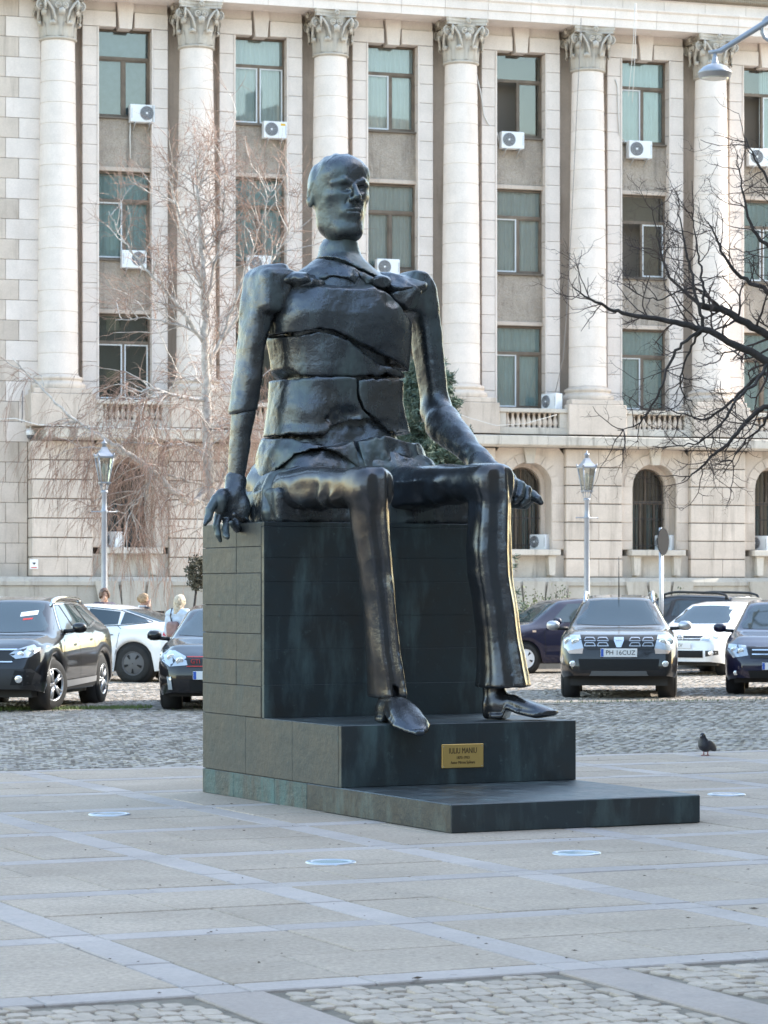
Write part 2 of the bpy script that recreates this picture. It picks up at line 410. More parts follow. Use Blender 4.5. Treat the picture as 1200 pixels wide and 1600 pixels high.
M['slab'] = stone('granite_slab', (0.475, 0.38, 0.295), (0.30, 0.26, 0.21), block=0.07, streak=0.35, scale=0.9, bmp=0.5, bscale=70, bdist=0.008, blot_amt=0.16, speck=0.26, spots=0.5)
M['band'] = stone('blue_granite_band', (0.46, 0.39, 0.345), (0.26, 0.24, 0.24), block=0.09, streak=0.3, scale=1.5, bmp=0.2, bscale=60, bdist=0.004, spots=0.4)
M['band_pink'] = stone('pink_concrete_strip', (0.41, 0.335, 0.285), (0.24, 0.215, 0.19), block=0.05, scale=1.0, bmp=0.4, bscale=60, bdist=0.006)
M['cobble'] = stone('granite_cobble', (0.475, 0.385, 0.305), (0.27, 0.235, 0.20), block=0.16, streak=0.2, scale=5, bmp=0.6, bscale=30, bdist=0.012)
M['bed'] = plain('joint_sand', (0.19, 0.155, 0.115), 0.95, vary=0.35, scale=7, bmp=0.6)
M['asphalt'] = plain('worn_asphalt', (0.13, 0.127, 0.122), 0.9, vary=0.15, scale=0.8, bmp=0.3)
M['concrete'] = plain('pale_pavement', (0.40, 0.37, 0.33), 0.9, vary=0.12, scale=0.7, bmp=0.3)
M['kerb'] = stone('kerb_stone', (0.38, 0.36, 0.32), (0.18, 0.16, 0.13), block=0.12, streak=0.4)

# ---------------------------------------------------------------- ground
TH = R(26.4)                               # pedestal turn
TG = R(24.5)                               # paving turn
AG = Vector((math.cos(TG), math.sin(TG), 0)); VG = Vector((-math.sin(TG), math.cos(TG), 0))
def gp(a, b, z=0.0): q = AG * a + VG * b; return Vector((q.x, q.y, z))
def ab(p): return p.x * AG.x + p.y * AG.y, p.x * VG.x + p.y * VG.y
def in_view(p, marg=60):
    if p.y < 6: return False
    px = 600 + F * p.x / p.y; py = YH + F * (CH - p.z) / p.y
    return -marg < px < 1200 + marg and py < 1600 + marg * 2.0

gm = MB(); gm.box(-900, 900, -300, 1500, -0.5, -0.040)
ground = struct(gm.build('ground', M['asphalt']))
plaza = struct(empty('plaza_paving', gp(0, 0)))
bd = MB(); q = [gp(-14, -4), gp(20, -4), gp(20, 24.52), gp(-14, 24.52)]
bd.add([v + Vector((0, 0, z)) for z in (-0.2, -0.014) for v in q], [(3, 2, 1, 0), (4, 5, 6, 7), (0, 1, 5, 4), (1, 2, 6, 5), (2, 3, 7, 6), (3, 0, 4, 7)])
bd.build('joint_bed', M['bed'], plaza)
plaza.location = (0, 0, 0)

aC = [-1.1, 0.65, 2.40, 4.11, 5.80, 7.45, 9.20, 10.95, 12.7, 14.4, 16.1]    # centre lines of the long bands
bC = [10.70, 12.53, 14.36, 16.19, 18.02, 19.85, 21.5, 23.05, 24.40]         # centre lines of the cross bands
HW = 0.115
def slab_mesh(name, la, lb, mat, ch=0.006, t=0.05):
    m = MB(); m.box(-la / 2, la / 2, -lb / 2, lb / 2, -t, 0.0, ch); return m.mesh(name, mat)
def put(name, a0, a1, b0, b1, mat, z=0.0, gap=0.009):
    c = gp((a0 + a1) / 2, (b0 + b1) / 2)
    if not any(in_view(gp(x, y)) for x in (a0, a1) for y in (b0, b1)): return
    o = obj(name, slab_mesh(name, a1 - a0 - gap, b1 - b0 - gap, mat), plaza, c + Vector((0, 0, z + random.uniform(-0.0025, 0.0025))), (random.uniform(-.0015, .0015), random.uniform(-.0015, .0015), TG))
    return o
for i in range(len(aC)):
    for j in range(len(bC)):
        # band crossing and the band pieces that run on from it
        a, b = aC[i], bC[j]
        put('band_slab', a - HW, a + HW, b - HW, b + HW, M['band'])
        if i + 1 < len(aC):
            a2 = aC[i + 1]; mid = (a + a2) / 2 + random.uniform(-.2, .2)
            put('band_slab', a + HW, mid, b - HW, b + HW, M['band']); put('band_slab', mid, a2 - HW, b - HW, b + HW, M['band'])
        if j + 1 < len(bC):
            b2 = bC[j + 1]; mid = (b + b2) / 2 + random.uniform(-.25, .25)
            put('band_slab', a - HW, a + HW, b + HW, mid, M['band']); put('band_slab', a - HW, a + HW, mid, b2 - HW, M['band'])
        if i + 1 < len(aC) and j + 1 < len(bC):
            x0, x1, y0, y1 = a + HW, aC[i + 1] - HW, b + HW, bC[j + 1] - HW
            ym = (y0 + y1) / 2 + random.uniform(-.08, .08)
            for (ya, yb) in ((y0, ym), (ym, y1)):
                xm = x0 + (x1 - x0) * random.choice((0.36, 0.5, 0.62))
                put('paving_slab', x0, xm, ya, yb, M['slab']); put('paving_slab', xm, x1, ya, yb, M['slab'])
# pink strips that carry the long bands on into the cobbles in front
for a in aC[1:7]:
    put('concrete_strip', a - 0.15, a + 0.17, 8.2, bC[0] - HW, M['band_pink'], -0.002)
# cobbles in front, each its own stone
def cobble_mesh(k, wa, wb, hgt=0.05):
    """squarish worn stone with softened edges"""
    rnd = random.Random(k); m = MB(); n = 8; base = []; top = []; cap = []
    cor = [(sx * wa / 2 + rnd.uniform(-.007, .007), sy * wb / 2 + rnd.uniform(-.008, .008)) for sx, sy in ((-1, -1), (1, -1), (1, 1), (-1, 1))]
    ring = []
    for i in range(4):
        p_, c, q = Vector(cor[i - 1]), Vector(cor[i]), Vector(cor[(i + 1) % 4]); r_ = rnd.uniform(.012, .022)
        ring += [c + (p_ - c).normalized() * r_, c + (q - c).normalized() * r_]
    for v_ in ring:
        base.append((v_.x, v_.y, -hgt)); top.append((v_.x * .99, v_.y * .99, -.008)); cap.append((v_.x * .90, v_.y * .91, rnd.uniform(-.003, .001)))
    f = [(i, (i + 1) % n, n + (i + 1) % n, n + i) for i in range(n)] + [(n + i, n + (i + 1) % n, 2 * n + (i + 1) % n, 2 * n + i) for i in range(n)] + [tuple(2 * n + i for i in range(n))]
    m.add(base + top + cap, f, False); return m.mesh('cobble', M['cobble'])
CB = [cobble_mesh(k, 0.089 * (0.86 + 0.028 * k), 0.116 * (1.05 - 0.02 * k)) for k in range(10)]
cnt = 0; extra = MB(); rest = []
b = bC[0] - HW - 0.066
row = 0
while b > 8.3:
    a = 0.0 + (row % 2) * 0.065
    while a < 9.5:
        wob = 0.07 * abs(math.sin(a * 2.1 + 0.4)) - .05
        p = gp(a, b + wob)
        if in_view(p, 12) and not any(x - 0.21 < a < x + 0.23 for x in aC) and b + wob < bC[0] - HW - 0.060:
            rest.append((p, random.uniform(-.12, .12), random.randrange(10), random.uniform(-.006, .004)))
        a += 0.090 + random.uniform(-.008, .010)
    b -= 0.121; row += 1
rest.sort(key=lambda r: (r[0].y))
for k, (p, rz, mi, dz) in enumerate(rest):
    if k < 300:
        obj('cobble', CB[mi], plaza, p + Vector((0, 0, dz - 0.002)), (random.uniform(-.03, .03), random.uniform(-.03, .03), TG + rz))
    else:
        c, s = math.cos(TG + rz), math.sin(TG + rz); me = CB[mi]
        extra.add([(p.x + v.co.x * c - v.co.y * s, p.y + v.co.x * s + v.co.y * c, v.co.z + dz) for v in me.vertices], [tuple(q.vertices) for q in me.polygons])
if extra.v: stuff(extra.build('cobble', M['cobble'], plaza))
print('COBBLES', len(rest))

# the cobbled street beyond the plaza: many small setts, one mesh
def sett_field(name, b0, b1, sx, sy, mat, lift):
    V = []; Q = []; rs = np.random.RandomState(5)
    rows = int((b1 - b0) / sy)
    for r in range(rows):
        b = b0 + (r + 0.5) * sy
        Y = b / math.cos(TG); half = 640 * Y / F + 1.5
        amid = b * math.tan(TG); n = int(2 * half / 0.9 / sx)
        a = amid - half + (np.arange(n) + 0.5 * (r % 2)) * sx + rs.uniform(-.015, .015, n)
        bb = b + rs.uniform(-.014, .014, n) + 0.06 * np.sin(a * 1.9)
        wa = sx * 0.44 * rs.uniform(.88, 1.02, n); wb = sy * 0.43 * rs.uniform(.88, 1.02, n); zt = lift + rs.uniform(-.008, .004, n)
        tx, ty = rs.uniform(-.006, .006, n), rs.uniform(-.006, .006, n)
        for (ka, kb, kz, bot) in ((-1, -1, 0, 1), (1, -1, 0, 1), (1, 1, 0, 1), (-1, 1, 0, 1), (-.76, -.76, 1, 0), (.76, -.76, 1, 0), (.76, .76, 1, 0), (-.76, .76, 1, 0)):
            aa = a + ka * wa; b2 = bb + kb * wb
            z = np.where(bot, zt - 0.03, zt + ka * tx + kb * ty)
            V.append(np.stack([aa * AG.x + b2 * VG.x, aa * AG.y + b2 * VG.y, z], 1))
        base = sum(len(x) for x in V[:-8]); ix = np.arange(n)
        for q in ((4, 5, 6, 7), (0, 1, 5, 4), (1, 2, 6, 5), (2, 3, 7, 6), (3, 0, 4, 7)):
            Q.append(np.stack([base + ix + k * n for k in q], 1))
    me = np_mesh(name, np.concatenate(V), np.concatenate(Q), mat, False)
    return obj(name, me)
def cobble_field_mat():
    m, nt, b = mat_base('street_setts')
    b.inputs['Roughness'].default_value = 0.72
    g = nt.nodes.new('ShaderNodeNewGeometry')
    c = ramp(nt, g.outputs['Random Per Island'], [(0, (0.26, 0.225, 0.19)), (0.5, (0.335, 0.285, 0.24)), (1, (0.41, 0.355, 0.295))])
    l = ramp(nt, noise(nt, 0.35, 4), [(0.3, (0.78, 0.79, 0.80)), (0.7, (1.12, 1.1, 1.06))])
    nt.links.new(mix(nt, 1.0, c, l, 'MULTIPLY'), b.inputs['Base Color'])
    bump(nt, b, noise(nt, 40, 4), 0.4, 0.01); return m
M['setts'] = cobble_field_mat()
street = struct(MB().add([gp(-30, 24.54, -0.012), gp(60, 24.54, -0.012), gp(60, 75, -0.012), gp(-30, 75, -0.012)], [(0, 1, 2, 3)]).build('cobbled_street', M['bed']))
f1 = sett_field('street_cobbles', 24.56, 50.5, 0.135, 0.150, M['setts'], 0.004); f1.parent = street; stuff(f1)

# pavement and kerb in front of the palace
PH = R(17.0); FY = 90.0                     # palace front: turn and distance
AF = Vector((math.cos(PH), math.sin(PH), 0)); VF = Vector((-math.sin(PH), math.cos(PH), 0))
def fp(u, v, z=0.0): q = Vector((0, FY, 0)) + AF * u + VF * v; return Vector((q.x, q.y, z))
pv = MB(); q = [fp(-30, -30), fp(40, -30), fp(40, 3), fp(-30, 3)]
pv.add([v + Vector((0, 0, z)) for z in (-0.1, 0.115) for v in q], [(4, 5, 6, 7), (0, 1, 5, 4), (1, 2, 6, 5), (3, 0, 4, 7)])
pave = struct(pv.build('pavement', M['concrete']))
for k in range(26):
    m = MB(); m.box(0, 0.985, -0.16, 0.0, -0.10, 0.13, 0.015)
    o = m.build('kerb_stone', M['kerb'], pave, loc=fp(-13 + k * 1.0, -30.0) - Vector((0, 0, 0)), rot=(0, 0, PH))
# earth and thin grass along the edge of the parking row
es = MB(); pts = []
n = 40
for i in range(n + 1):
    t = i / n; x = -8 + 20 * t; y = 38.25 + (x + 6) * 0.30
    wv = 0.10 * math.sin(i * 1.7) + 0.08 * math.sin(i * 0.6)
    pts.append((x, y - 0.42 + wv, 0.006)); pts.append((x, y + 0.42 + wv * 0.5, 0.009))
es.add(pts, [(2 * i, 2 * i + 2, 2 * i + 3, 2 * i + 1) for i in range(n)])
struct(es.build('earth_strip', M['earth']))
gv = []; gf = []; rg = random.Random(11)
for k in range(5200):
    if rg.random() < 0.72: x = rg.uniform(-6.5, -3.3); den = 1
    else: x = rg.uniform(-3, 7)
    if x > -3.3 and rg.random() < 0.6: continue
    y = 38.25 + (x + 6) * 0.30 + rg.gauss(0, 0.17)
    h = rg.uniform(0.02, 0.065); an = rg.uniform(0, 6.28); dx, dy = math.cos(an) * 0.008, math.sin(an) * 0.008
    lx, ly = rg.uniform(-.03, .03), rg.uniform(-.03, .03); i0 = len(gv)
    gv += [(x - dx, y - dy, 0), (x + dx, y + dy, 0), (x + lx, y + ly, h)]; gf.append((i0, i0 + 1, i0 + 2))
g = stuff(obj('grass', mesh('grass', gv, gf, M['grass']))); tag(g, 'thin green grass along the edge of the parking row', 'grass')

# round lights set into the paving
def ground_light(px, py, label):
    c = G(px, py); t = tag(empty('ground_light', c), label, 'ground light', 'round lights set into the paving')
    r = 0.155
    m = MB(); m.lathe([(r, -0.03), (r, 0.006), (r - 0.006, 0.010), (r - 0.028, 0.010), (r - 0.032, 0.004), (r - 0.032, -0.03)], 40, caps=False); m.build('rim', M['steel'], t)
    m = MB(); m.lathe([(r - 0.033, -0.02), (r - 0.033, 0.005), (r - 0.06, 0.0075)], 40); m.build('lens', M['light_lens'], t)
M['light_lens'] = plain('milky_lens', (0.52, 0.62, 0.62), 0.15, spec=0.6)
ground_light(517, 1348, 'round ground light with pale green lens left of the low slab corner')
ground_light(901, 1334, 'round ground light in the paving in front of the low bronze slab')
ground_light(1135, 1242, 'round ground light right of the bronze slab, below the pigeon')
ground_light(171, 1273, 'round ground light in the paving left of the tall pedestal')

# ---------------------------------------------------------------- pedestal
PX, PY = 0.458, 18.784
cT, sT = math.cos(TH), math.sin(TH)
W0, L0, HS, V1, H1, V2, H2 = 2.015, 4.40, 0.200, 1.749, 0.659, 3.158, 2.197
def uw(px, py, v):
    """pedestal coordinates (u, w) of a photo pixel at depth v"""
    k = (px - 600) / F
    u = (k * (PY + v * cT) - PX + v * sT) / (cT - k * sT); Y = PY + u * sT + v * cT
    return u, CH + (YH - py) * Y / F
ped = tag(empty('bronze_pedestal', (PX, PY, 0), TH), 'dark patinated bronze stepped pedestal with tall seat block and low slab', 'pedestal')
def panel(name, x0, x1, y0, y1, z0, z1, mat, ch=0.0025): return MB().box(x0, x1, y0, y1, z0, z1, ch).build(name, mat, ped)
g = 0.0020
# inner body, 2 cm behind the panels
core = MB(); core.box(0.02, W0 - 0.02, V2 + 0.02, L0 - 0.02, 0.0, H2 - 0.02); core.box(0.02, W0 - 0.02, V1 + 0.02, V2, 0.0, H1 - 0.02); core.build('core', M['black'], ped)
# low slab
sl_y = [0, 1.05, 2.45, L0]
slab = MB().box(0, W0, 0, V1 + 0.6, 0.0, HS, 0.007).build('slab', M['bronze_panel'], ped)
# the slab side continues under the blocks in plates
for i, (y0, y1) in enumerate(((V1 + 0.6, 2.95), (2.95, 3.75), (3.75, L0))):
    panel('side_plate', 0.0, 0.05, y0 + g, y1 - g, 0.0, HS - 0.004, M['verdigris'])
    panel('side_plate', W0 - 0.05, W0, y0 + g, y1 - g, 0.0, HS - 0.004, M['verdigris'])
panel('side_plate', 0.05, W0 - 0.05, L0 - 0.05, L0, 0.0, HS - 0.004, M['verdigris'])
# step block
panel('step_front', 0.004, W0 - 0.004, V1, V1 + 0.05, HS + g, H1, M['bronze_panel'])
panel('step_top', 0.004, W0 - 0.004, V1 + 0.05 + g, V2 - 0.001, H1 - 0.05, H1, M['bronze_panel'])
for (y0, y1) in ((V1 + 0.05, 2.62), (2.62, 3.52), (3.52, L0)):
    panel('side_panel', 0.002, 0.052, y0 + g, y1 - g, HS + g, H1 - 0.004 if y1 < V2 + .5 else H1 - g, M['bronze_side'])
    panel('side_panel', W0 - 0.052, W0 - 0.002, y0 + g, y1 - g, HS + g, H1 - 0.004, M['bronze_side'])
# tall block: two columns of panels on each side, long courses in front
cs = [H1, 0.905, 1.105, 1.32, 1.545, 1.80, 2.01, H2]
ym = 3.70
for i in range(7):
    for (x0, x1) in ((0.0, 0.05), (W0 - 0.05, W0)):
        for (y0, y1) in ((V2 + 0.05, ym), (ym, L0)):
            d = random.uniform(-0.0015, 0.0015)
            panel('side_panel', x0 + d, x1 + d, y0 + g, y1 - g, cs[i] + g, cs[i + 1] - g, M['bronze_side'])
    panel('back_course', 0.05, W0 - 0.05, L0 - 0.05, L0, cs[i] + g, cs[i + 1] - g, M['bronze_side'])
fz = [H1] + [uw(450, y_, V2)[1] for y_ in (1070, 1014.6, 962, 909, 871)] + [H2 - .031]
for i in range(6):
    d = random.uniform(-0.0015, 0.0015); panel('front_course', 0.004, W0 - 0.004, V2 + d, V2 + 0.048 + d, fz[i] + .0006, fz[i + 1] - .0006, M['bronze_panel'], .0018)
panel('seat_top', 0.004, W0 - 0.004, V2 + 0.002, L0 - 0.004, H2 - 0.03, H2 + 0.006, M['bronze_panel'])
# plaque
u0, w1 = uw(689.5, 1162, V1); u1, w0 = uw(754.5, 1201, V1)
pq = MB(); pq.box(u0, u1, V1 - 0.012, V1 - 0.001, w0 + 0.012, w1 - 0.006, 0.003); plaque = pq.build('plaque', M['brass'], ped)
plaque['label'] = 'golden rectangular plaque with three lines of dark lettering'
uc = (u0 + u1) / 2; wc = (w0 + w1) / 2; pw = u1 - u0; phh = w1 - w0
for (t, dz, sz, wd) in (('IULIU MANIU', 0.21, 0.062, 0.66), ('1873-1953', -0.05, 0.030, 0.30), ('Autor Mircea Sp\u0103taru', -0.23, 0.030, 0.58)):
    me = text_mesh('lettering', t, sz, M['engraved'], width=pw * wd)
    obj('lettering', me, plaque, (uc, V1 - 0.0135, wc + dz * phh), (R(90), 0, 0))
for sx in (-1, 1):
    for sz in (-1, 1):
        m = MB(); m.lathe([(0.004, 0), (0.003, 0.002)], 8); m.build('screw', M['steel'], plaque, loc=(uc + sx * pw * 0.46, V1 - 0.012, wc + sz * phh * 0.38), rot=(R(90), 0, 0))

# ---------------------------------------------------------------- statue (sculpted in pedestal coordinates u, v, w)
SO = (1.0, 3.75, H2)                       # seat point, origin of the statue
sp = Vector((PX + SO[0] * cT - SO[1] * sT, PY + SO[0] * sT + SO[1] * cT, SO[2]))
statue = tag(empty('bronze_statue', sp, TH), 'giant seated bronze statue of a man in cracked fragments, resting on the seat block', 'statue')
def table(rows, v, b, wgrid, pad=0.0):
    """rows (py, left px, right px) of an upright limb at depth v -> u centre and half width along w"""
    ws = []; cs_ = []; as_ = []
    for (py, l, r) in rows:
        vv = v(py) if callable(v) else v
        ul, w_ = uw(l, py, vv); ur, _ = uw(r, py, vv)
        S = (ur - ul) / 2 * cT                    # half width as seen
        a = math.sqrt(max(S * S - (b * sT) ** 2, (S * 0.55) ** 2)) / cT
        ws.append(w_); cs_.append((ul + ur) / 2); as_.append(a)
    o = np.argsort(ws); ws, cs_, as_ = [np.array(x)[o] for x in (ws, cs_, as_)]
    return np.interp(wgrid, ws, cs_), np.interp(wgrid, ws, as_) + pad, ws
def poly_w(rows, v):
    """polyline through photo pixels -> sorted u, w arrays"""
    q = sorted(uw(px, py, v) for px, py in rows); return np.array([a for a, _ in q]), np.array([b for _, b in q])
RG = [(0.010, 3.0, 1), (0.0045, 9.0, 2), (0.002, 26.0, 3)]

# ---- torso: one body, broken into fragments along the cracks
def gnoise(X, Y, Z, scale, seed):
    """noise on a whole grid, made on a coarse lattice"""
    sh = np.broadcast_shapes(X.shape, Y.shape, Z.shape)
    p = np.stack([np.broadcast_to(q, sh).ravel() for q in (X, Y, Z)], 1); return vnoise(p, scale, seed).reshape(sh)
def rock(c, r, seed, n=16):
    """angular lump: random planes"""
    rr = np.random.RandomState(seed); d = None
    x, y, z = (U - c[0]) / r[0], (V - c[1]) / r[1], (Wg - c[2]) / r[2]
    for _ in range(n):
        q = rr.normal(0, 1, 3); q /= np.linalg.norm(q); e = x * q[0] + y * q[1] + z * q[2] - rr.uniform(.72, .98); d = e if d is None else np.maximum(d, e)
    return np.maximum(d * min(r), sd_ell(U, V, Wg, c, tuple(t * 1.05 for t in r)))
U, V, Wg, lo, h = grid((0.0, 3.05, 2.12), (2.05, 4.45, 4.62), 0.0128)
wl = Wg[0, 0, :]
TB = [(432, 446, 618), (447, 438, 626), (470, 428, 634), (500, 424, 638), (530, 424, 637), (560, 427, 635), (590, 428, 633), (620, 427, 634), (650, 424, 640), (680, 419, 648), (700, 414, 655), (730, 408, 663), (760, 404, 672), (830, 401, 690)]
uc_, ua_, _ = table(TB, 3.70, 0.36, wl)
vb_ = np.interp(wl, [2.1, 2.6, 3.0, 3.4, 3.9, 4.25, 4.5], [0.54, 0.48, 0.37, 0.36, 0.40, 0.36, 0.20])
vc_ = np.interp(wl, [2.1, 2.6, 3.0, 4.3], [3.70, 3.72, 3.74, 3.76])
body = sd_col(U, V, uc_[None, None, :], vc_[None, None, :], ua_[None, None, :], vb_[None, None, :], 2.9)
for (px, py, du, dv, dw, amp) in ((485, 485, .24, .3, .20, .035), (585, 490, .26, .3, .22, .04), (602, 563, .085, .2, .075, -.045), (530, 545, .2, .3, .25, .015), (450, 470, .07, .2, .10, -.03), (500, 640, .22, .3, .12, .025)):
    cu, cw = uw(px, py, 3.35)
    body = body - amp * np.exp(-((U - cu) / du) ** 2 - ((V - 3.36) / dv) ** 2 - ((Wg - cw) / dw) ** 2)
NZ = gnoise(U, V, Wg, 9.0, 3) + .5 * gnoise(U, V, Wg, 21.0, 4)
def spall(px, py, du, dw, dep):
    """broken patch on the front: deeper and rougher"""
    cu, cw = uw(px, py, 3.36); g_ = np.exp(-(((U - cu) / du) ** 2 + ((Wg - cw) / dw) ** 2) ** 2) * (V < 3.75); return g_ * (dep + dep * .9 * NZ)
top_w = uw(535, 432, 3.6)[1]
zig = np.interp(U[:, 0, 0], np.linspace(0, 2.05, 60), np.random.RandomState(2).normal(0, .004, 60))[:, None, None]
def band(lo_rows=None, hi_rows=None, gap=0.011, lo_tilt=0.0, hi_tilt=0.0):
    d = None
    uu = U[:, 0, 0]
    if lo_rows is not None:
        a, b = poly_w(lo_rows, 3.36); L = np.interp(uu, a, b)[:, None, None] + zig + (V - 3.36) * lo_tilt + .004 * NZ; d = (L + gap - Wg) * 0.85
    if hi_rows is not None:
        a, b = poly_w(hi_rows, 3.36); Hh = np.interp(uu, a, b)[:, None, None] + zig + (V - 3.36) * hi_tilt + .004 * NZ; e = (Wg - Hh + gap) * 0.85
        d = e if d is None else np.maximum(d, e)
    return d
CR0 = [(400, 448), (445, 447), (455, 446), (520, 449), (585, 447), (605, 458), (625, 474), (640, 492), (660, 510)]
CR1 = [(400, 536), (425, 530), (445, 525), (470, 522), (500, 516), (520, 518), (545, 526), (575, 541), (600, 553), (625, 564), (650, 580)]
CR1b = [(400, 536), (425, 530), (445, 525), (470, 522), (500, 516), (520, 519), (545, 530), (560, 543), (585, 560), (605, 570), (625, 574), (650, 584)]
CR2 = [(400, 590), (430, 590), (452, 588), (480, 587), (520, 587), (560, 587), (600, 586), (625, 588), (660, 588)]
CR2b = [(400, 593), (430, 593), (445, 587), (452, 578), (470, 577), (482, 586), (520, 587), (560, 587), (600, 586), (610, 581), (625, 588), (660, 590)]
CR3 = [(390, 680), (420, 678), (455, 680), (495, 680), (512, 678), (518, 668), (535, 664), (550, 660), (575, 656), (590, 656), (602, 668), (614, 680), (640, 680), (680, 684)]
CR3b = [(390, 684), (420, 683), (455, 684), (480, 690), (505, 698), (530, 695), (550, 686), (575, 683), (600, 679), (625, 683), (660, 690)]
uv_, wv_ = poly_w([(562, 584), (563, 600), (565, 622), (572, 640), (590, 655), (605, 670)], 3.36)
o = np.argsort(wv_); VC = np.interp(wl, wv_[o], uv_[o])[None, None, :] + .012 * NZ
frags = []
chest = body - .008 + spall(612, 466, .09, .07, .03) + spall(600, 545, .10, .05, .02)
frags.append(('chest_fragment', smax(smax(chest, (Wg - top_w) * 0.8, 0.03), band(CR1, CR0, 0.010, 0.05, 0.30), 0.006)))
ribs = body + 0.014 + spall(592, 552, .13, .045, .028) + spall(455, 585, .07, .04, .02)
frags.append(('rib_fragment', smax(ribs, band(CR2b, CR1b, 0.009, 0.0, 0.05), 0.005)))
wst = body + 0.002 + spall(535, 650, .16, .085, .045) + spall(605, 668, .09, .06, .035)
wd_ = smax(wst, band(CR3, CR2, 0.010), 0.006)
frags.append(('waist_fragment', smax(wd_, (U - VC + 0.008) * 0.9, 0.006)))
frags.append(('waist_fragment', smax(wd_ + 0.016, (VC + 0.008 - U) * 0.9, 0.006)))
# torn jacket hem, standing proud over the lap, split down the middle
HEM = [(380, 812), (405, 806), (418, 780), (430, 752), (445, 728), (462, 712), (485, 703), (505, 702), (522, 708), (540, 722), (554, 737), (566, 743), (580, 738), (592, 742), (606, 728), (622, 716), (640, 722), (660, 742), (690, 760)]
su, swd = uw(562, 712, 3.3)
slit = np.maximum(np.abs(U - su - (Wg - swd) * -0.16) - 0.016, V - 3.6)
jk = body - .006 - .030 * np.exp(-((Wg - uw(500, 708, 3.3)[1]) / .07) ** 2) * np.exp(-((U - uw(490, 705, 3.3)[0]) / .22) ** 2) + .006 * NZ
jk = smax(jk, band(HEM, CR3b, 0.004, -.06, 0.05), 0.008)
jk = np.maximum(jk, -(body + .14))
frags.append(('jacket_fragment', np.maximum(smax(jk, -slit, .006), (U - su) * .9 - .0)))
frags.append(('jacket_fragment', np.maximum(smax(jk + .006 + spall(600, 712, .17, .12, .022), -slit, .006), (su - U) * .9)))
# lap and hips under the jacket, plus the dark core seen in the gaps
hip = smin(body + .05, sd_box(U, V, Wg, (1.0, 3.78, 2.46), (0.70, 0.50, 0.30), 0.16), 0.10)
hip = smin(hip, sd_box(U, V, Wg, (1.04, 3.72, 2.33), (0.90, 0.50, 0.15), 0.05), .05)
hip = np.maximum(hip, Wg - uw(535, 705, 3.5)[1])
hip = np.minimum(hip, np.maximum(body + 0.10, Wg - 4.1))
frags.append(('hip_fragment', hip))
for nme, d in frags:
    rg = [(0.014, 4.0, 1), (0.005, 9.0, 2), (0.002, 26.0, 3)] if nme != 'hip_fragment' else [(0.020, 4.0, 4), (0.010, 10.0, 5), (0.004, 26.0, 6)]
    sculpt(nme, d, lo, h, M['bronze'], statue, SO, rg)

# ---- shoulders and broken collar
U, V, Wg, lo, h = grid((0.0, 3.2, 3.75), (2.05, 4.3, 4.75), 0.0115); wl = Wg[0, 0, :]
def pt(px, py, v): a, b = uw(px, py, v); return (a, v, b)
NK = [(366, 509, 552), (378, 503, 558), (384, 500, 559), (400, 498, 563), (412, 484, 576), (425, 466, 592), (438, 454, 606), (452, 446, 616), (480, 440, 625)]
cu, au, _ = table(NK, 3.74, .15, wl); bv = np.interp(wl, [4.0, 4.2, 4.3, 4.42, 4.55], [.36, .32, .24, .165, .15])
yoke = sd_col(U, V, cu[None, None, :], 3.74, au[None, None, :], bv[None, None, :], 2.2)
NZ = gnoise(U, V, Wg, 8.0, 13) + .5 * gnoise(U, V, Wg, 19.0, 14)
yoke = np.maximum(yoke, (Wg - uw(530, 374, 3.74)[1]) * 0.9)
a, b = poly_w([(420, 436), (455, 434), (475, 440), (495, 444), (508, 434), (525, 430), (545, 432), (556, 444), (563, 428), (575, 444), (600, 440), (640, 440)], 3.45)
botm = np.interp(U[:, 0, 0], a, b)[:, None, None] + .02 * NZ
ca, cb = pt(503, 392, 3.5), pt(592, 436, 3.5)
nrm = Vector((ca[2] - cb[2], 0, cb[0] - ca[0])).normalized()
side = (U - ca[0]) * nrm.x + (Wg - ca[2]) * nrm.z + .012 * NZ
front_cut = (botm + np.clip(V - 3.52, 0, 1) * -.6 - Wg) * .8
roughf = np.clip((uw(520, 418, 3.5)[1] - Wg) / .10, 0, 1) * (V < 3.7) * (.035 + .035 * NZ)
coll_up = smax(yoke - 0.006, (0.010 - side) * 0.9, 0.005); coll_up = np.maximum(coll_up, (uw(530, 446, 3.5)[1] - Wg))
coll_lo = smax(np.maximum(yoke + roughf, front_cut), (side + 0.010) * 0.9, 0.005)
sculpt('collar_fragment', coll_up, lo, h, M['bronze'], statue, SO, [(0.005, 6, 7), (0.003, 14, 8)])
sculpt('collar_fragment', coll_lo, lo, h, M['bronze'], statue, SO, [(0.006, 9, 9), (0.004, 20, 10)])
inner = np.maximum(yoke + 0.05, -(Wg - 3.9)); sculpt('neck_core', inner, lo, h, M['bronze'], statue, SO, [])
# broken lumps between collar and arms
for k, (px, py, v, r, kind) in enumerate(((462, 442, 3.72, (.20, .30, .085), 1), (480, 443, 3.52, (.13, .14, .055), 1), (616, 448, 3.76, (.24, .30, .11), 1), (632, 462, 3.56, (.13, .13, .11), 1), (590, 441, 3.54, (.085, .11, .055), 1))):
    c = pt(px, py, v)
    d = sd_box(U, V, Wg - .12 * (U - c[0]) * (1 if px < 530 else -1), c, r, .012) + .008 * NZ if kind == 0 else rock(c, tuple(x * 1.1 for x in r), 40 + k, 11) + .010 * NZ
    sculpt('shoulder_fragment', d, lo, h, M['bronze'], statue, SO, [(0.004, 14, k)], it=0)

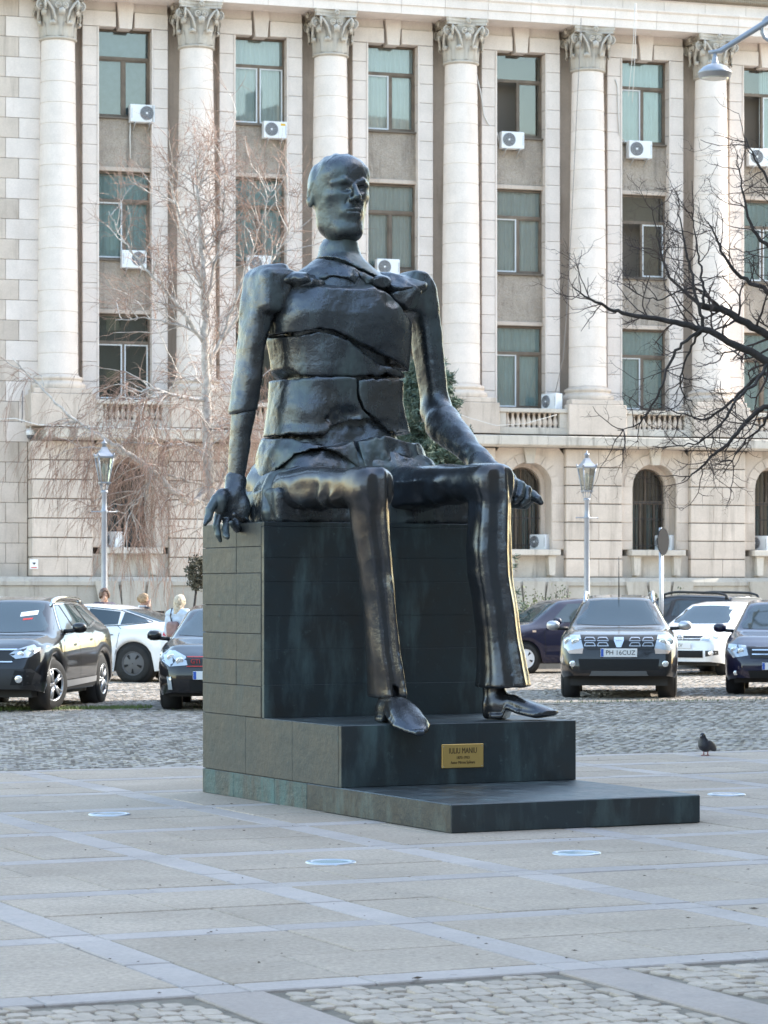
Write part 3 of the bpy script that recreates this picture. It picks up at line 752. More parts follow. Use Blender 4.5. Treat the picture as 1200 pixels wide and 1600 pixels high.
# ---- arms
U, V, Wg, lo, h = grid((-0.35, 3.2, 2.2), (0.75, 4.25, 4.5), 0.0135); wl = Wg[0, 0, :]
LA = [(422, 395, 446), (430, 389, 446), (440, 385, 443), (470, 379, 436), (500, 376, 424), (540, 371, 412), (580, 366, 409), (620, 360, 406), (645, 356, 403), (670, 354, 399), (700, 352, 396), (730, 351, 391), (757, 349, 386), (780, 349, 384)]
cu, au, ws = table(LA, 3.80, 0.15, wl); au = au * .90
bv = np.interp(wl, [2.4, 2.7, 3.1, 3.3, 4.0, 4.3], [0.08, 0.105, 0.13, 0.135, 0.17, 0.18])
arm = sd_col(U, V, cu[None, None, :], 3.80, au[None, None, :], bv[None, None, :], np.interp(wl, [3.0, 3.9], [2.5, 4.0])[None, None, :])
wt = uw(415, 419, 3.8)[1]; wb = uw(368, 762, 3.8)[1]
arm = smax(arm, (Wg - wt - .10 * (U - .25)) * 0.9, 0.03); arm = smax(arm, wb - Wg, 0.03)
arm = smin(arm, smax(sd_box(U, V, Wg, pt(424, 458, 3.76), (0.15, 0.22, 0.17), .05), (U - pt(447, 460, 3.7)[0]) + .25 * (pt(447, 440, 3.7)[2] - Wg), .02), 0.05)
ew = uw(385, 645, 3.8)[1]
sleeve = smax(arm - 0.006, (ew - Wg + 0.10 * (U - 0.1)) * 0.9, 0.015); fore = smax(arm + 0.008, (Wg - ew - 0.03), 0.03)
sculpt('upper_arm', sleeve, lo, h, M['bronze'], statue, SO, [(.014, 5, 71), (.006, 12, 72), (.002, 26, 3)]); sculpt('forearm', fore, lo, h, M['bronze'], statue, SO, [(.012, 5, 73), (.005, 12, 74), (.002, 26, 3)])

U, V, Wg, lo, h = grid((1.15, 2.45, 2.2), (2.5, 4.25, 4.5), 0.0145); wl = Wg[0, 0, :]
RA = [(426, 626, 664), (435, 622, 670), (450, 622, 676), (480, 634, 682), (520, 643, 688), (560, 650, 693), (600, 655, 697), (630, 658, 700), (660, 662, 706)]
cu, au, ws = table(RA, 3.76, 0.15, wl); au = au * .90
bv = np.interp(wl, [2.9, 3.3, 4.0, 4.3], [0.13, 0.135, 0.165, 0.18])
arm = sd_col(U, V, cu[None, None, :], 3.76, au[None, None, :], bv[None, None, :], np.interp(wl, [3.0, 3.9], [2.5, 4.0])[None, None, :])
wt = uw(650, 426, 3.76)[1]; wb = uw(680, 640, 3.76)[1]
arm = smax(arm, (Wg - wt + .08 * (U - 1.7)) * 0.9, 0.03); arm = smax(arm, wb - Wg, 0.08)
el = pt(681, 645, 3.72); wr = pt(752, 724, 2.95); wr2 = pt(790, 752, 2.72)
up = smin(arm, sd_caps(U, V, Wg, el, pt(698, 668, 3.5), 0.125, 0.14), 0.08)
up = smin(up, sd_box(U, V, Wg, pt(645, 468, 3.76), (0.13, 0.18, 0.13), .06), 0.08)
sculpt('upper_arm', up, lo, h, M['bronze'], statue, SO, RG)
fa = smin(sd_caps(U, V, Wg, pt(690, 660, 3.58), wr, 0.145, 0.10), sd_caps(U, V, Wg, wr, wr2, 0.10, 0.085), 0.05)
sculpt('forearm', fa, lo, h, M['bronze'], statue, SO, [(0.016, 6, 12), (0.006, 14, 13), (0.002, 26, 3)])

# ---- hands
def fingers(d, chains, k=0.012):
    for ch in chains:
        e = None
        for (a, ra), (b_, rb) in zip(ch[:-1], ch[1:]):
            s_ = sd_caps(U, V, Wg, a, b_, ra, rb); e = s_ if e is None else smin(e, s_, 0.012)
        d = smin(d, e, k)
    return d
U, V, Wg, lo, h = grid((-0.40, 3.35, 1.95), (0.45, 4.0, 2.75), 0.0068)
HV = 3.72
palm = smin(sd_caps(U, V, Wg, pt(368, 752, 3.79), pt(366, 772, HV + .03), 0.088, 0.085), sd_ell(U, V, Wg, pt(362, 790, HV), (0.145, 0.06, 0.135)), 0.04)
palm = smin(palm, sd_ell(U, V, Wg, pt(347, 783, HV - .03), (0.07, 0.06, 0.10)), 0.03)
palm = smin(palm, sd_ell(U, V, Wg, pt(381, 795, HV - .03), (0.055, 0.055, 0.11)), 0.03)
palm = smax(palm, -sd_ell(U, V, Wg, pt(365, 795, HV - .10), (0.055, 0.05, 0.085)), 0.03)
hand = fingers(palm, [
    [(pt(338, 780, HV - .02), .042), (pt(328, 797, HV - .06), .034), (pt(325, 810, HV - .08), .029), (pt(320, 819, HV - .10), .018)],
    [(pt(341, 806, HV), .034), (pt(338, 822, HV - .05), .029), (pt(341, 836, HV - .07), .026), (pt(344, 845, HV - .06), .020)],
    [(pt(354, 810, HV), .034), (pt(352, 826, HV - .09), .029), (pt(353, 836, HV - .14), .026), (pt(355, 839, HV - .19), .021)],
    [(pt(367, 810, HV), .032), (pt(373, 826, HV - .10), .028), (pt(370, 827, HV - .17), .025), (pt(361, 817, HV - .20), .020)],
    [(pt(382, 806, HV), .031), (pt(386, 816, HV - .08), .026), (pt(378, 811, HV - .15), .023), (pt(366, 804, HV - .17), .019)]], .008)
sculpt('hand', hand, lo, h, M['bronze'], statue, SO, [(0.004, 12, 3), (0.002, 30, 4)])
U, V, Wg, lo, h = grid((1.75, 2.2, 2.05), (2.65, 3.05, 2.85), 0.0072)
q0 = pt(786, 752, 2.74)
palm = smin(sd_caps(U, V, Wg, q0, pt(812, 772, 2.62), 0.088, 0.085), sd_ell(U, V, Wg, pt(803, 770, 2.66), (0.13, 0.10, 0.085)), 0.04)
hand = fingers(palm, [
    [(pt(815, 765, 2.60), .040), (pt(832, 774, 2.54), .037), (pt(840, 780, 2.50), .031), (pt(845, 785, 2.48), .022)],
    [(pt(812, 762, 2.56), .038), (pt(824, 766, 2.50), .036), (pt(823, 780, 2.46), .031), (pt(815, 788, 2.47), .026)],
    [(pt(804, 758, 2.55), .038), (pt(814, 758, 2.48), .036), (pt(812, 775, 2.44), .031), (pt(805, 783, 2.45), .026)],
    [(pt(795, 755, 2.56), .036), (pt(803, 754, 2.50), .034), (pt(800, 770, 2.45), .030), (pt(794, 778, 2.46), .025)],
    [(pt(802, 786, 2.66), .042), (pt(820, 789, 2.60), .036), (pt(831, 780, 2.57), .030), (pt(836, 774, 2.56), .024)]])
sculpt('hand', hand, lo, h, M['bronze'], statue, SO, [(0.004, 12, 5), (0.002, 30, 6)])

# ---- legs in pressed, flared trousers
def leg(ubox, shin_rows, vknee, vank, thigh, hem_py, knee_b, twist, seed):
    global U, V, Wg
    U, V, Wg, lo, h = grid((ubox[0], 1.75, 0.70), (ubox[1], 4.15, 2.85), 0.0145); wl = Wg[0, 0, :]
    wk = uw(0.5 * (shin_rows[0][1] + shin_rows[0][2]), shin_rows[0][0], vknee)[1]
    wh = uw(0.5 * (shin_rows[-1][1] + shin_rows[-1][2]), hem_py, vank)[1]
    vf = lambda py: vknee + (vank - vknee) * (py - shin_rows[0][0]) / (shin_rows[-1][0] - shin_rows[0][0])
    cu, au, ws = table(shin_rows, vf, 0.17, wl)
    vcen = np.interp(wl, [wh, wk], [vank, vknee])
    bb = np.interp(wl, [wh, wh + 0.35, wh + 0.9, wk], [0.215, 0.17, 0.165, knee_b])
    cu, au, vcen, bb = [x[None, None, :] for x in (cu, au, vcen, bb)]
    d = sd_col(U, V, cu, vcen, au, bb, 2.8)
    # pressed crease down the front, pulled to one side, and a hollow beside it
    x = (U - cu) / au
    fr = np.exp(-((V - (vcen - bb)) / 0.10) ** 2)
    d = d - fr * (0.030 * np.exp(-((x - twist) / 0.16) ** 2) - 0.014 * np.exp(-((x - twist + 0.5) / 0.28) ** 2) - 0.012 * np.exp(-((x - twist - 0.42) / 0.22) ** 2))
    sw = smax(smax(d, wh - Wg, 0.012), Wg - wk - 0.08, 0.10)
    # hollow of the trouser leg at the hem
    sw = smax(sw, -np.maximum(sd_col(U, V, cu, vcen, au - 0.03, bb - 0.03, 2.3), Wg - wh - 0.10), 0.012)
    tv, tu, tw, ta, tb = [np.array(x, float) for x in zip(*thigh)]
    vl = V[0, :, 0]; I = lambda y: np.interp(vl, tv, y)[None, :, None]
    t = sd_col(U, Wg, I(tu), I(tw), I(ta), I(tb), 2.6)
    t = smax(smax(t, (tv[0] - V), 0.09), V - 4.0, 0.05)
    nz = gnoise(U, V * .45, Wg, 6.0, seed)
    t = t + .030 * (np.abs(nz) - .28) * np.clip((V - 2.25) / .45, 0, 1) + .018 * np.sin((V - 2.3) * 26 + nz * 3 + (Wg - 2.4) * 8) * np.exp(-((V - 2.62) / .22) ** 2 - ((Wg - 2.3) / .16) ** 2)
    d = smin(sw, t, 0.05)
    d = smax(d, H2 + 0.008 - Wg - np.clip((V2 + 0.01 - V) * 60, 0, 3), 0.02)
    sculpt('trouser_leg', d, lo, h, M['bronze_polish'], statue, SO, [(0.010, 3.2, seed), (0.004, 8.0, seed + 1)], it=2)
LS = [(745, 544, 607), (780, 547, 606), (820, 550, 607), (860, 556, 610), (900, 561, 614), (940, 566, 617), (980, 570, 620), (1020, 573, 624), (1060, 577, 629), (1092, 579, 633)]
ku = uw(576, 745, 2.22)[0]
leg((ku - 0.5, ku + 0.45), LS, 2.22, 2.20, [(2.06, ku, 2.435, .16, .14), (2.4, ku - .02, 2.455, .165, .145), (2.9, ku - .04, 2.465, .19, .155), (3.3, ku - .03, 2.46, .25, .18), (4.1, ku, 2.46, .28, .27)], 1090, 0.17, 0.30, 21)
RS = [(745, 734, 794), (780, 736, 796), (820, 733, 797), (860, 731, 798), (900, 734, 800), (940, 741, 805), (980, 746, 810), (1020, 748, 816), (1060, 749, 823), (1075, 748, 826)]
ku = uw(766, 745, 2.20)[0]
leg((ku - 0.6, ku + 0.5), RS, 2.20, 2.12, [(2.04, ku, 2.505, .165, .145), (2.4, ku - .03, 2.515, .17, .15), (2.9, ku - .09, 2.50, .19, .16), (3.3, ku - .16, 2.47, .25, .19), (4.1, ku - .2, 2.46, .28, .27)], 1074, 0.17, 0.28, 31)
# jacket tail flaring out over the seat on the near side
U, V, Wg, lo, h = grid((-0.02, 2.9, 2.18), (0.95, 4.15, 2.98), 0.0115); wl = Wg[0, 0, :]
cu, au, _ = table([(725, 424, 500), (745, 416, 490), (765, 408, 482), (785, 403, 478), (800, 401, 474), (816, 404, 468)], 3.5, .2, wl)
an_ = np.arctan2(V - 3.55, U - .45)
bv = np.interp(wl, [2.2, 2.35, 2.6, 2.9], [.26, .30, .26, .22])
tail = sd_col(U, V, cu[None, None, :], 3.55, au[None, None, :], bv[None, None, :], 2.2) + .028 * np.sin(an_ * 7 + Wg * 5) * np.clip((2.75 - Wg) / .35, 0, 1) + .012 * gnoise(U, V, Wg, 9, 5)
tail = smax(smax(tail, H2 + 0.008 - Wg, 0.01), Wg - uw(450, 728, 3.5)[1] - .25 * (U - .4), .02)
sculpt('jacket_tail', tail, lo, h, M['bronze'], statue, SO, [(0.006, 9, 41), (0.003, 20, 42)])

# ---- shoes
def shoe(H_, T_, droop, seed, ank, heel=0.10):
    """H_ heel, T_ toe in (u, v); sole on the step top"""
    global U, V, Wg
    d0 = Vector((T_[0] - H_[0], T_[1] - H_[1])); L = d0.length; d0.normalize(); n0 = Vector((-d0.y, d0.x))
    lo_ = (min(H_[0], T_[0]) - .35, min(H_[1], T_[1]) - .3, 0.42); hi_ = (max(H_[0], T_[0]) + .35, max(H_[1], T_[1]) + .3, 1.15)
    U, V, Wg, lo, h = grid(lo_, hi_, 0.0105)
    s = (U - H_[0]) * d0.x + (V - H_[1]) * d0.y; t = (U - H_[0]) * n0.x + (V - H_[1]) * n0.y
    z = Wg - H1
    ss = s / L; dz = -droop * np.clip(ss - 0.45, 0, 1) ** 1.5
    hw = np.interp(ss, [-.1, 0.0, .15, .35, .6, .78, .92, 1.0], [.03, .085, .105, .09, .125, .13, .085, .03])
    ht = np.interp(ss, [-.1, 0.0, .2, .4, .6, .8, .95, 1.0], [.08, .17, .20, .20, .16, .12, .085, .05])
    zb = np.interp(ss, [-.1, .28, .34, .5, .75, 1.0], [.0, .0, heel * .6, heel * .30, 0.012, 0.03]) + dz
    zt = zb * 0 + ht + dz
    q = ((np.abs(t) / hw) ** 2.4 + (np.abs(z - (zb + zt) / 2) / np.maximum((zt - zb) / 2, 0.02)) ** 2.4) ** (1 / 2.4)
    d = (q - 1) * 0.06
    d = smax(d, np.maximum(-s - 0.02, s - L), 0.03)
    welt = np.maximum(np.maximum(np.abs(t) - hw - 0.012, np.abs(z - zb - 0.028) - 0.018), np.maximum(0.05 - s, s - L - 0.012))
    d = smin(d, welt, 0.014)
    a_, b_ = ank
    d = smin(d, sd_caps(U, V, Wg, a_, b_, 0.085, 0.085), 0.05)
    d = smax(d, -(Wg - H1 - 0.002) - np.clip((V1 - V) * 50, 0, 4), 0.006)
    sculpt('shoe', d, lo, h, M['bronze_polish'], statue, SO, [(0.004, 9, seed)], it=2)
a0 = (uw(604, 1092, 2.2)[0], 2.20)
shoe((a0[0], 2.22), (uw(655, 1152, 1.42)[0], 1.42), 0.25, 51, ((a0[0] + .01, 2.14, 0.78), (a0[0], 2.17, 1.05)))
a1 = (uw(768, 1075, 2.15)[0], 2.15)
shoe((a1[0] - .02, 2.20), (uw(868, 1118, 1.80)[0], 1.80), -0.02, 52, ((a1[0] + .03, 2.16, 0.80), (a1[0] + .01, 2.16, 1.05)), 0.12)

# ---- head
HF = R(29); hc = pt(530, 382, 3.72)                 # facing direction, right of the camera axis; chin point
HH = 0.73
hx = Vector((math.cos(HF - TH), math.sin(HF - TH))); hy = Vector((math.sin(HF - TH), -math.cos(HF - TH)))
x, y, z, lo, h = grid((-.48, -.60, -.12), (.48, .62, 1.10), 0.0105)
zf = z - .050; zm_ = z - .082
skull = sd_ell(x, y, z, (0, -.05, .665), (.320, .385, .335))
face = sd_ell(x, y, z, (0, .05, .45), (.280, .292, .47))
d = smin(skull, face, .12)
for s in (-1, 1): d = smin(d, sd_caps(x, y, z, (s * .15, .00, .22), (s * .075, .210, .10), .092, .080), .12)      # jaw
d = smin(d, sd_ell(x, y, z, (0, .262, .14), (.105, .07, .10)), .07)                                   # chin
d = smin(d, sd_ell(x, y, z, (0, .205, .80), (.225, .13, .14)), .12)                                    # forehead
for s in (-1, 1):
    d = smax(d, -sd_ell(x, y, zf, (s * .120, .385, .535), (.088, .090, .058)), .022)                      # eye socket
    d = smin(d, sd_caps(x, y, zf, (s * .040, .345, .600), (s * .115, .335, .625), .030, .036), .02); d = smin(d, sd_caps(x, y, zf, (s * .115, .335, .625), (s * .215, .255, .590), .036, .026), .02)   # brow
    d = smin(d, sd_ell(x, y, zf, (s * .120, .262, .532), (.055, .050, .040)), .012)                       # eyeball
    d = smin(d, sd_caps(x, y, zf, (s * .072, .297, .556), (s * .170, .275, .552), .013, .012), .008); d = smin(d, sd_caps(x, y, zf, (s * .075, .300, .508), (s * .165, .272, .505), .011, .010), .008)
    d = smin(d, sd_ell(x, y, zf, (s * .185, .20, .455), (.07, .075, .05)), .05)                           # cheekbone
    d = smax(d, -sd_ell(x, y, zm_, (s * .26, .29, .27), (.05, .05, .09)), .09)                           # hollow cheek
    d = smin(d, sd_ell(x, y, zm_, (s * .046, .372, .378), (.036, .046, .030)), .012)                       # nostril
    d = smax(d, -sd_ell(x, y, zm_, (s * .026, .390, .350), (.014, .025, .012)), .008)
    ear = sd_ell(x, y + .25 * np.abs(np.abs(x) - .32), z, (s * .308, -.10, .53), (.034, .080, .125))
    ear = smax(ear, -sd_ell(x, y, z, (s * .348, -.085, .545), (.028, .046, .078)), .012)
    d = smin(d, ear, .012)
    d = smax(d, -sd_caps(x, y, zm_, (s * .070, .345, .385), (s * .118, .295, .235), .010, .010), .02)       # fold beside the mouth
d = smin(d, sd_caps(x, y, zf, (0, .330, .60), (0, .430, .44), .030, .042), .018)                       # nose
d = smin(d, sd_ell(x, y, zm_, (0, .425, .405), (.042, .046, .038)), .012)
d = smin(d, sd_ell(x, y, zm_, (0, .305, .245), (.11, .055, .085)), .04)                                   # muzzle
d = smin(d, sd_caps(x, y, zm_, (-.080, .335, .268), (0, .352, .276), .016, .018), .010); d = smin(d, sd_caps(x, y, zm_, (.080, .335, .268), (0, .352, .276), .016, .018), .010)
d = smin(d, sd_caps(x, y, zm_, (-.062, .338, .222), (.062, .338, .222), .022), .010)
d = smax(d, -sd_caps(x, y, zm_, (-.098, .352, .246), (.098, .352, .246), .007), .006)                     # mouth line
d = smax(d, -sd_caps(x, y, zm_, (-.055, .365, .178), (.055, .365, .178), .020), .02)
d = smax(d, (np.maximum(.36 * (y - .06), .30 * (np.abs(x) - .10)) - .015 - z) * .9, .05)
hl_ = .66 + np.clip(y * 1.15, -.25, .26) + .02 * np.sin(x * 9)                                            # hairline
hair = smax(d - .005, (hl_ - z) * .8, .004)
d = smin(d, np.maximum(hair, (y - .17)), .004)
d = d + .006 * np.sin((x * 40 + y * 25)) * (z > hl_ + .02) * (y < .15)
v_, q_ = surfnet(d, lo, h); v_ = relax(v_, q_, 1)
disp = vnoise(v_, 5, 61) * .008 + vnoise(v_, 14, 62) * .004
v_ = v_ * HH
vv = np.stack([hc[0] + v_[:, 0] * hx.x + v_[:, 1] * hy.x, hc[1] + v_[:, 0] * hx.y + v_[:, 1] * hy.y, hc[2] + v_[:, 2]], 1) - np.array(SO)
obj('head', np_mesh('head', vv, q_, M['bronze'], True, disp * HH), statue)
print('STATUE OK')

# ---------------------------------------------------------------- palace front (u along the wall, v into it, z up; v = 0 is the plane of the column axes)
pal = tag(empty('palace', (0, FY, 0), PH), 'long pale stone palace front with giant columns behind the car park', 'building')
def pm(px, v=0.0):
    """u of a photo column on the plane v"""
    k = (px - 600) / F; c, s = math.cos(PH), math.sin(PH)
    return (k * (FY + v * c) + v * s) / (c - k * s)
CU = [-10.76 + 4.471 * i for i in range(-1, 8)]          # column axes; -1 and the last are off the picture
CU = CU[1:8]
BAYS = [(CU[i] + CU[i + 1]) / 2 for i in range(6)]
ZB, ZC, ZT = 8.49, 19.0, 20.45                       # shaft foot, shaft head, capital top
UL = -11.28                                              # end of the plain wall on the left
OW = 1.77                                                # opening width
VA, VR, VG_ = 0.35, 0.80, 0.82                           # faces: pilaster strip, recess wall, glass
ROWS = [(16.85, 19.66), (12.30, 15.10), (7.79, 10.54)]

# wall body behind everything (its face shows in the recesses beside the columns)
wallm = MB()
Z0, Z1 = 6.4, 20.6
segs = []
for i, bc in enumerate(BAYS):
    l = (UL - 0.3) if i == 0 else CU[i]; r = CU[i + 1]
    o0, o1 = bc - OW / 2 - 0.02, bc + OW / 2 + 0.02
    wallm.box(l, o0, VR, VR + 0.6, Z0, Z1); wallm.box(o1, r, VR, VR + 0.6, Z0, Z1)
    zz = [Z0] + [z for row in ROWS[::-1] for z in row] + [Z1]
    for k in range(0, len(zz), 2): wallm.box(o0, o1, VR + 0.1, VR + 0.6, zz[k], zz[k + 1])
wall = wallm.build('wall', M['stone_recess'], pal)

# pilaster strips beside the windows: courses of blocks
CH_ = 0.64
def course_z(z0, z1, st):
    n = round((z1 - z0) / st); return [z0 + (z1 - z0) * k / n for k in range(n + 1)]
PW = 0.50
zs = course_z(7.72, 19.66, CH_)
blk = {}
def block(name, du, dv, dz, mat, ch=0.012):
    key = (name, round(du, 3), round(dv, 3), round(dz, 3))
    if key not in blk: blk[key] = MB().box(-du / 2, du / 2, 0, dv, -dz / 2, dz / 2, ch).mesh(name, mat)
    return blk[key]
J = 0.010
for i, bc in enumerate(BAYS):
    for s in (-1, 1):
        uc_ = bc + s * (OW / 2 + PW / 2)
        if pm(-30) > uc_ or pm(1240) < uc_: continue
        for a, b in zip(zs[:-1], zs[1:]):
            obj('pilaster_block', block('pilaster_block', PW, VR - VA + 0.3, b - a - J, M['stone']), pal, (uc_, VA + random.uniform(-.003, .003), (a + b) / 2))
        # thin jamb moulding inside the strip
        MB().box(bc + s * (OW / 2) - 0.03, bc + s * (OW / 2) + 0.03, VA - 0.03, VA + 0.03, 7.72, 19.66, 0.01).build('jamb_moulding', M['stone'], pal)
    # lintel blocks and keystone
    zl = 19.66
    for (a, b) in ((bc - OW / 2 - PW, bc - 0.30), (bc + 0.30, bc + OW / 2 + PW)):
        m = MB(); m.box(a, b, VA, VR + 0.3, zl + 0.012, zl + 0.50, 0.012); m.build('lintel_block', M['stone'], pal)
        m = MB(); m.box(a - 0.02, b, VA + 0.07, VR + 0.3, zl + 0.51, zl + 0.92, 0.012); m.build('lintel_block', M['stone'], pal)
    m = MB(); k0, k1 = 0.20, 0.27
    m.prism([(bc - k0, zl - 0.04), (bc + k0, zl - 0.04), (bc + k1, zl + 0.80), (bc - k1, zl + 0.80)], VA - 0.07, VR + 0.2); m.build('keystone', M['stone'], pal)
# stucco panels between the windows
sp_m = {}
for i, bc in enumerate(BAYS):
    for (z0, z1) in ((15.10, 16.85), (10.54, 12.30)):
        o = MB().box(bc - OW / 2, bc + OW / 2, VR - 0.12, VR + 0.12, z0 + 0.16, z1 - 0.06).build('stucco_panel', M['stucco'], pal)
        MB().box(bc - OW / 2, bc + OW / 2, VR - 0.17, VR + 0.12, z0 + 0.02, z0 + 0.155, 0.012).build('panel_moulding', M['stone_recess'], pal)
        MB().box(bc - OW / 2, bc + OW / 2, VR - 0.22, VR + 0.12, z1 - 0.055, z1 + 0.0, 0.008).build('window_ledge', M['joint'], pal)

# windows
def curtain(name, x0, x1, v, z0, z1, mat, folds=14, amp=0.03, parent=None, seed=0):
    rnd = random.Random(seed); n = folds * 6; vs = []; f = []
    for k in range(n + 1):
        t = k / n; x = x0 + (x1 - x0) * t; y = v + amp * math.sin(t * folds * 6.28 + rnd.uniform(-.3, .3)) + amp * .5 * math.sin(t * folds * 2.3)
        vs += [(x, y, z0), (x, y + rnd.uniform(-.004, .004), z1)]
    f = [(2 * k, 2 * k + 2, 2 * k + 3, 2 * k + 1) for k in range(n)]
    return obj(name, mesh(name, vs, f, mat, True), parent)
def window(bc, z0, z1, style, seed):
    """frame with transom light above two casements; style: material, which leaf is open, curtain"""
    fm, leaf, cur = style
    x0, x1 = bc - OW / 2, bc + OW / 2; v = VG_; zt = z0 + (z1 - z0) * 0.675; t = 0.06; mull = bc + 0.02
    f = MB()
    f.box(x0, x0 + t, v - .04, v + .04, z0, z1); f.box(x1 - t, x1, v - .04, v + .04, z0, z1)
    f.box(x0 + t, x1 - t, v - .04, v + .04, z1 - t, z1); f.box(x0 + t, x1 - t, v - .04, v + .04, z0, z0 + t)
    f.box(x0 + t, x1 - t, v - .06, v + .05, zt - .05, zt + .05)
    f.box(mull - .035, mull + .035, v - .05, v + .05, z0 + t, zt - .05)
    win = f.build('window', M['wood'], pal)
    inner = M['pvc'] if fm == 'pvc' else M['wood']
    for side, (a, b) in enumerate(((x0 + t, mull - .035), (mull + .035, x1 - t))):
        if leaf == side:                       # open leaf, swung into the room
            continue
        m = MB(); q = 0.045
        m.box(a, a + q, v - .03, v + .03, z0 + t, zt - .05); m.box(b - q, b, v - .03, v + .03, z0 + t, zt - .05)
        m.box(a + q, b - q, v - .03, v + .03, z0 + t, z0 + t + q); m.box(a + q, b - q, v - .03, v + .03, zt - .05 - q, zt - .05)
        m.build('casement', inner if fm != 'mixed' or side == 1 else M['pvc'], win)
        MB().box(a + q, b - q, v - .004, v + .004, z0 + t + q, zt - .05 - q).build('pane', M['glass'], win)
    MB().box(x0 + t, x1 - t, v - .004, v + .004, zt + .05, z1 - t).build('pane', M['glass'], win)
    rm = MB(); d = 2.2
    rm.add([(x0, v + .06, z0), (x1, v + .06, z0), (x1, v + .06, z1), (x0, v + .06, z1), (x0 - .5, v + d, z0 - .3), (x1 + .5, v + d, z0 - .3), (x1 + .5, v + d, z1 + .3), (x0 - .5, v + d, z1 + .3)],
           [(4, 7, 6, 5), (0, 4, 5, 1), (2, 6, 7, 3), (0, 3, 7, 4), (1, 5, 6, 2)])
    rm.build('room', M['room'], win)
    cm = {'pale': M['curtain'], 'teal': M['curtain_teal'], 'blind': M['blind'], 'none': None}[cur]
    if cm:
        if cur == 'blind':
            MB().box(x0 + .03, x1 - .03, v + .12, v + .13, z0 + .02, z1 - .02).build('blind', cm, win)
        else:
            a = x0 + .03 if leaf != 0 else bc - 0.02
            curtain('curtain', a, x1 - .03, v + .10, z0 + .02, z1 - .03, cm, 11, 0.025, win, seed)
    return win
ST = {(0, 0): ('wood', None, 'blind'), (1, 0): ('pvc', None, 'pale'), (2, 0): ('mixed', None, 'pale'), (3, 0): ('mixed', 0, 'none'), (4, 0): ('mixed', None, 'teal'), (5, 0): ('pvc', 0, 'pale'),
      (0, 1): ('mixed', None, 'teal'), (1, 1): ('wood', None, 'teal'), (2, 1): ('wood', None, 'pale'), (3, 1): ('mixed', None, 'pale'), (4, 1): ('pvc', 0, 'none'), (5, 1): ('pvc', None, 'teal'),
      (0, 2): ('pvc', None, 'none'), (1, 2): ('wood', None, 'none'), (2, 2): ('wood', None, 'teal'), (3, 2): ('mixed', None, 'teal'), (4, 2): ('mixed', None, 'teal'), (5, 2): ('wood', None, 'teal')}
for i, bc in enumerate(BAYS):
    for r, (z0, z1) in enumerate(ROWS):
        window(bc, z0, z1, ST[i, r], i * 7 + r)

# columns: base, drums, Corinthian capital (shared meshes)
nd = 16; dz = (ZC - ZB) / nd
def rad(z):
    t = (z - ZB) / (ZC - ZB); return 0.635 - 0.105 * t ** 1.6
drum_me = []
for k in range(nd):
    a, b = ZB + k * dz, ZB + (k + 1) * dz; e = 0.011
    dm = MB(); dm.lathe([(rad(a) - 0.016, 0), (rad(a) - 0.016, e)], 40, caps=False); dm.lathe([(rad(a) - 0.016, e), (rad(a), e + 0.006)], 40, caps=False); dm.lathe([(rad(a), e + 0.006), (rad(b), b - a - e - 0.006)], 40, caps=False)
    dm.lathe([(rad(b), b - a - e - 0.006), (rad(b) - 0.016, b - a - e)], 40, caps=False); dm.lathe([(rad(b) - 0.016, b - a - e), (rad(b) - 0.016, b - a)], 40, caps=False); drum_me.append(dm.mesh('drum', M['stone']))
base_me = MB().lathe([(0.86, 8.02), (0.86, 8.06), (0.87, 8.09), (0.87, 8.16), (0.85, 8.21), (0.79, 8.23), (0.77, 8.26), (0.755, 8.29), (0.755, 8.31), (0.79, 8.33), (0.79, 8.39), (0.76, 8.42), (0.70, 8.43), (0.675, 8.46), (0.65, 8.49)], 40).mesh('column', M['stone_low'])
plinth_me = MB().box(-0.92, 0.92, -0.92, 0.92, 7.86, 8.02, 0.015).mesh('base_plinth', M['stone_low'])
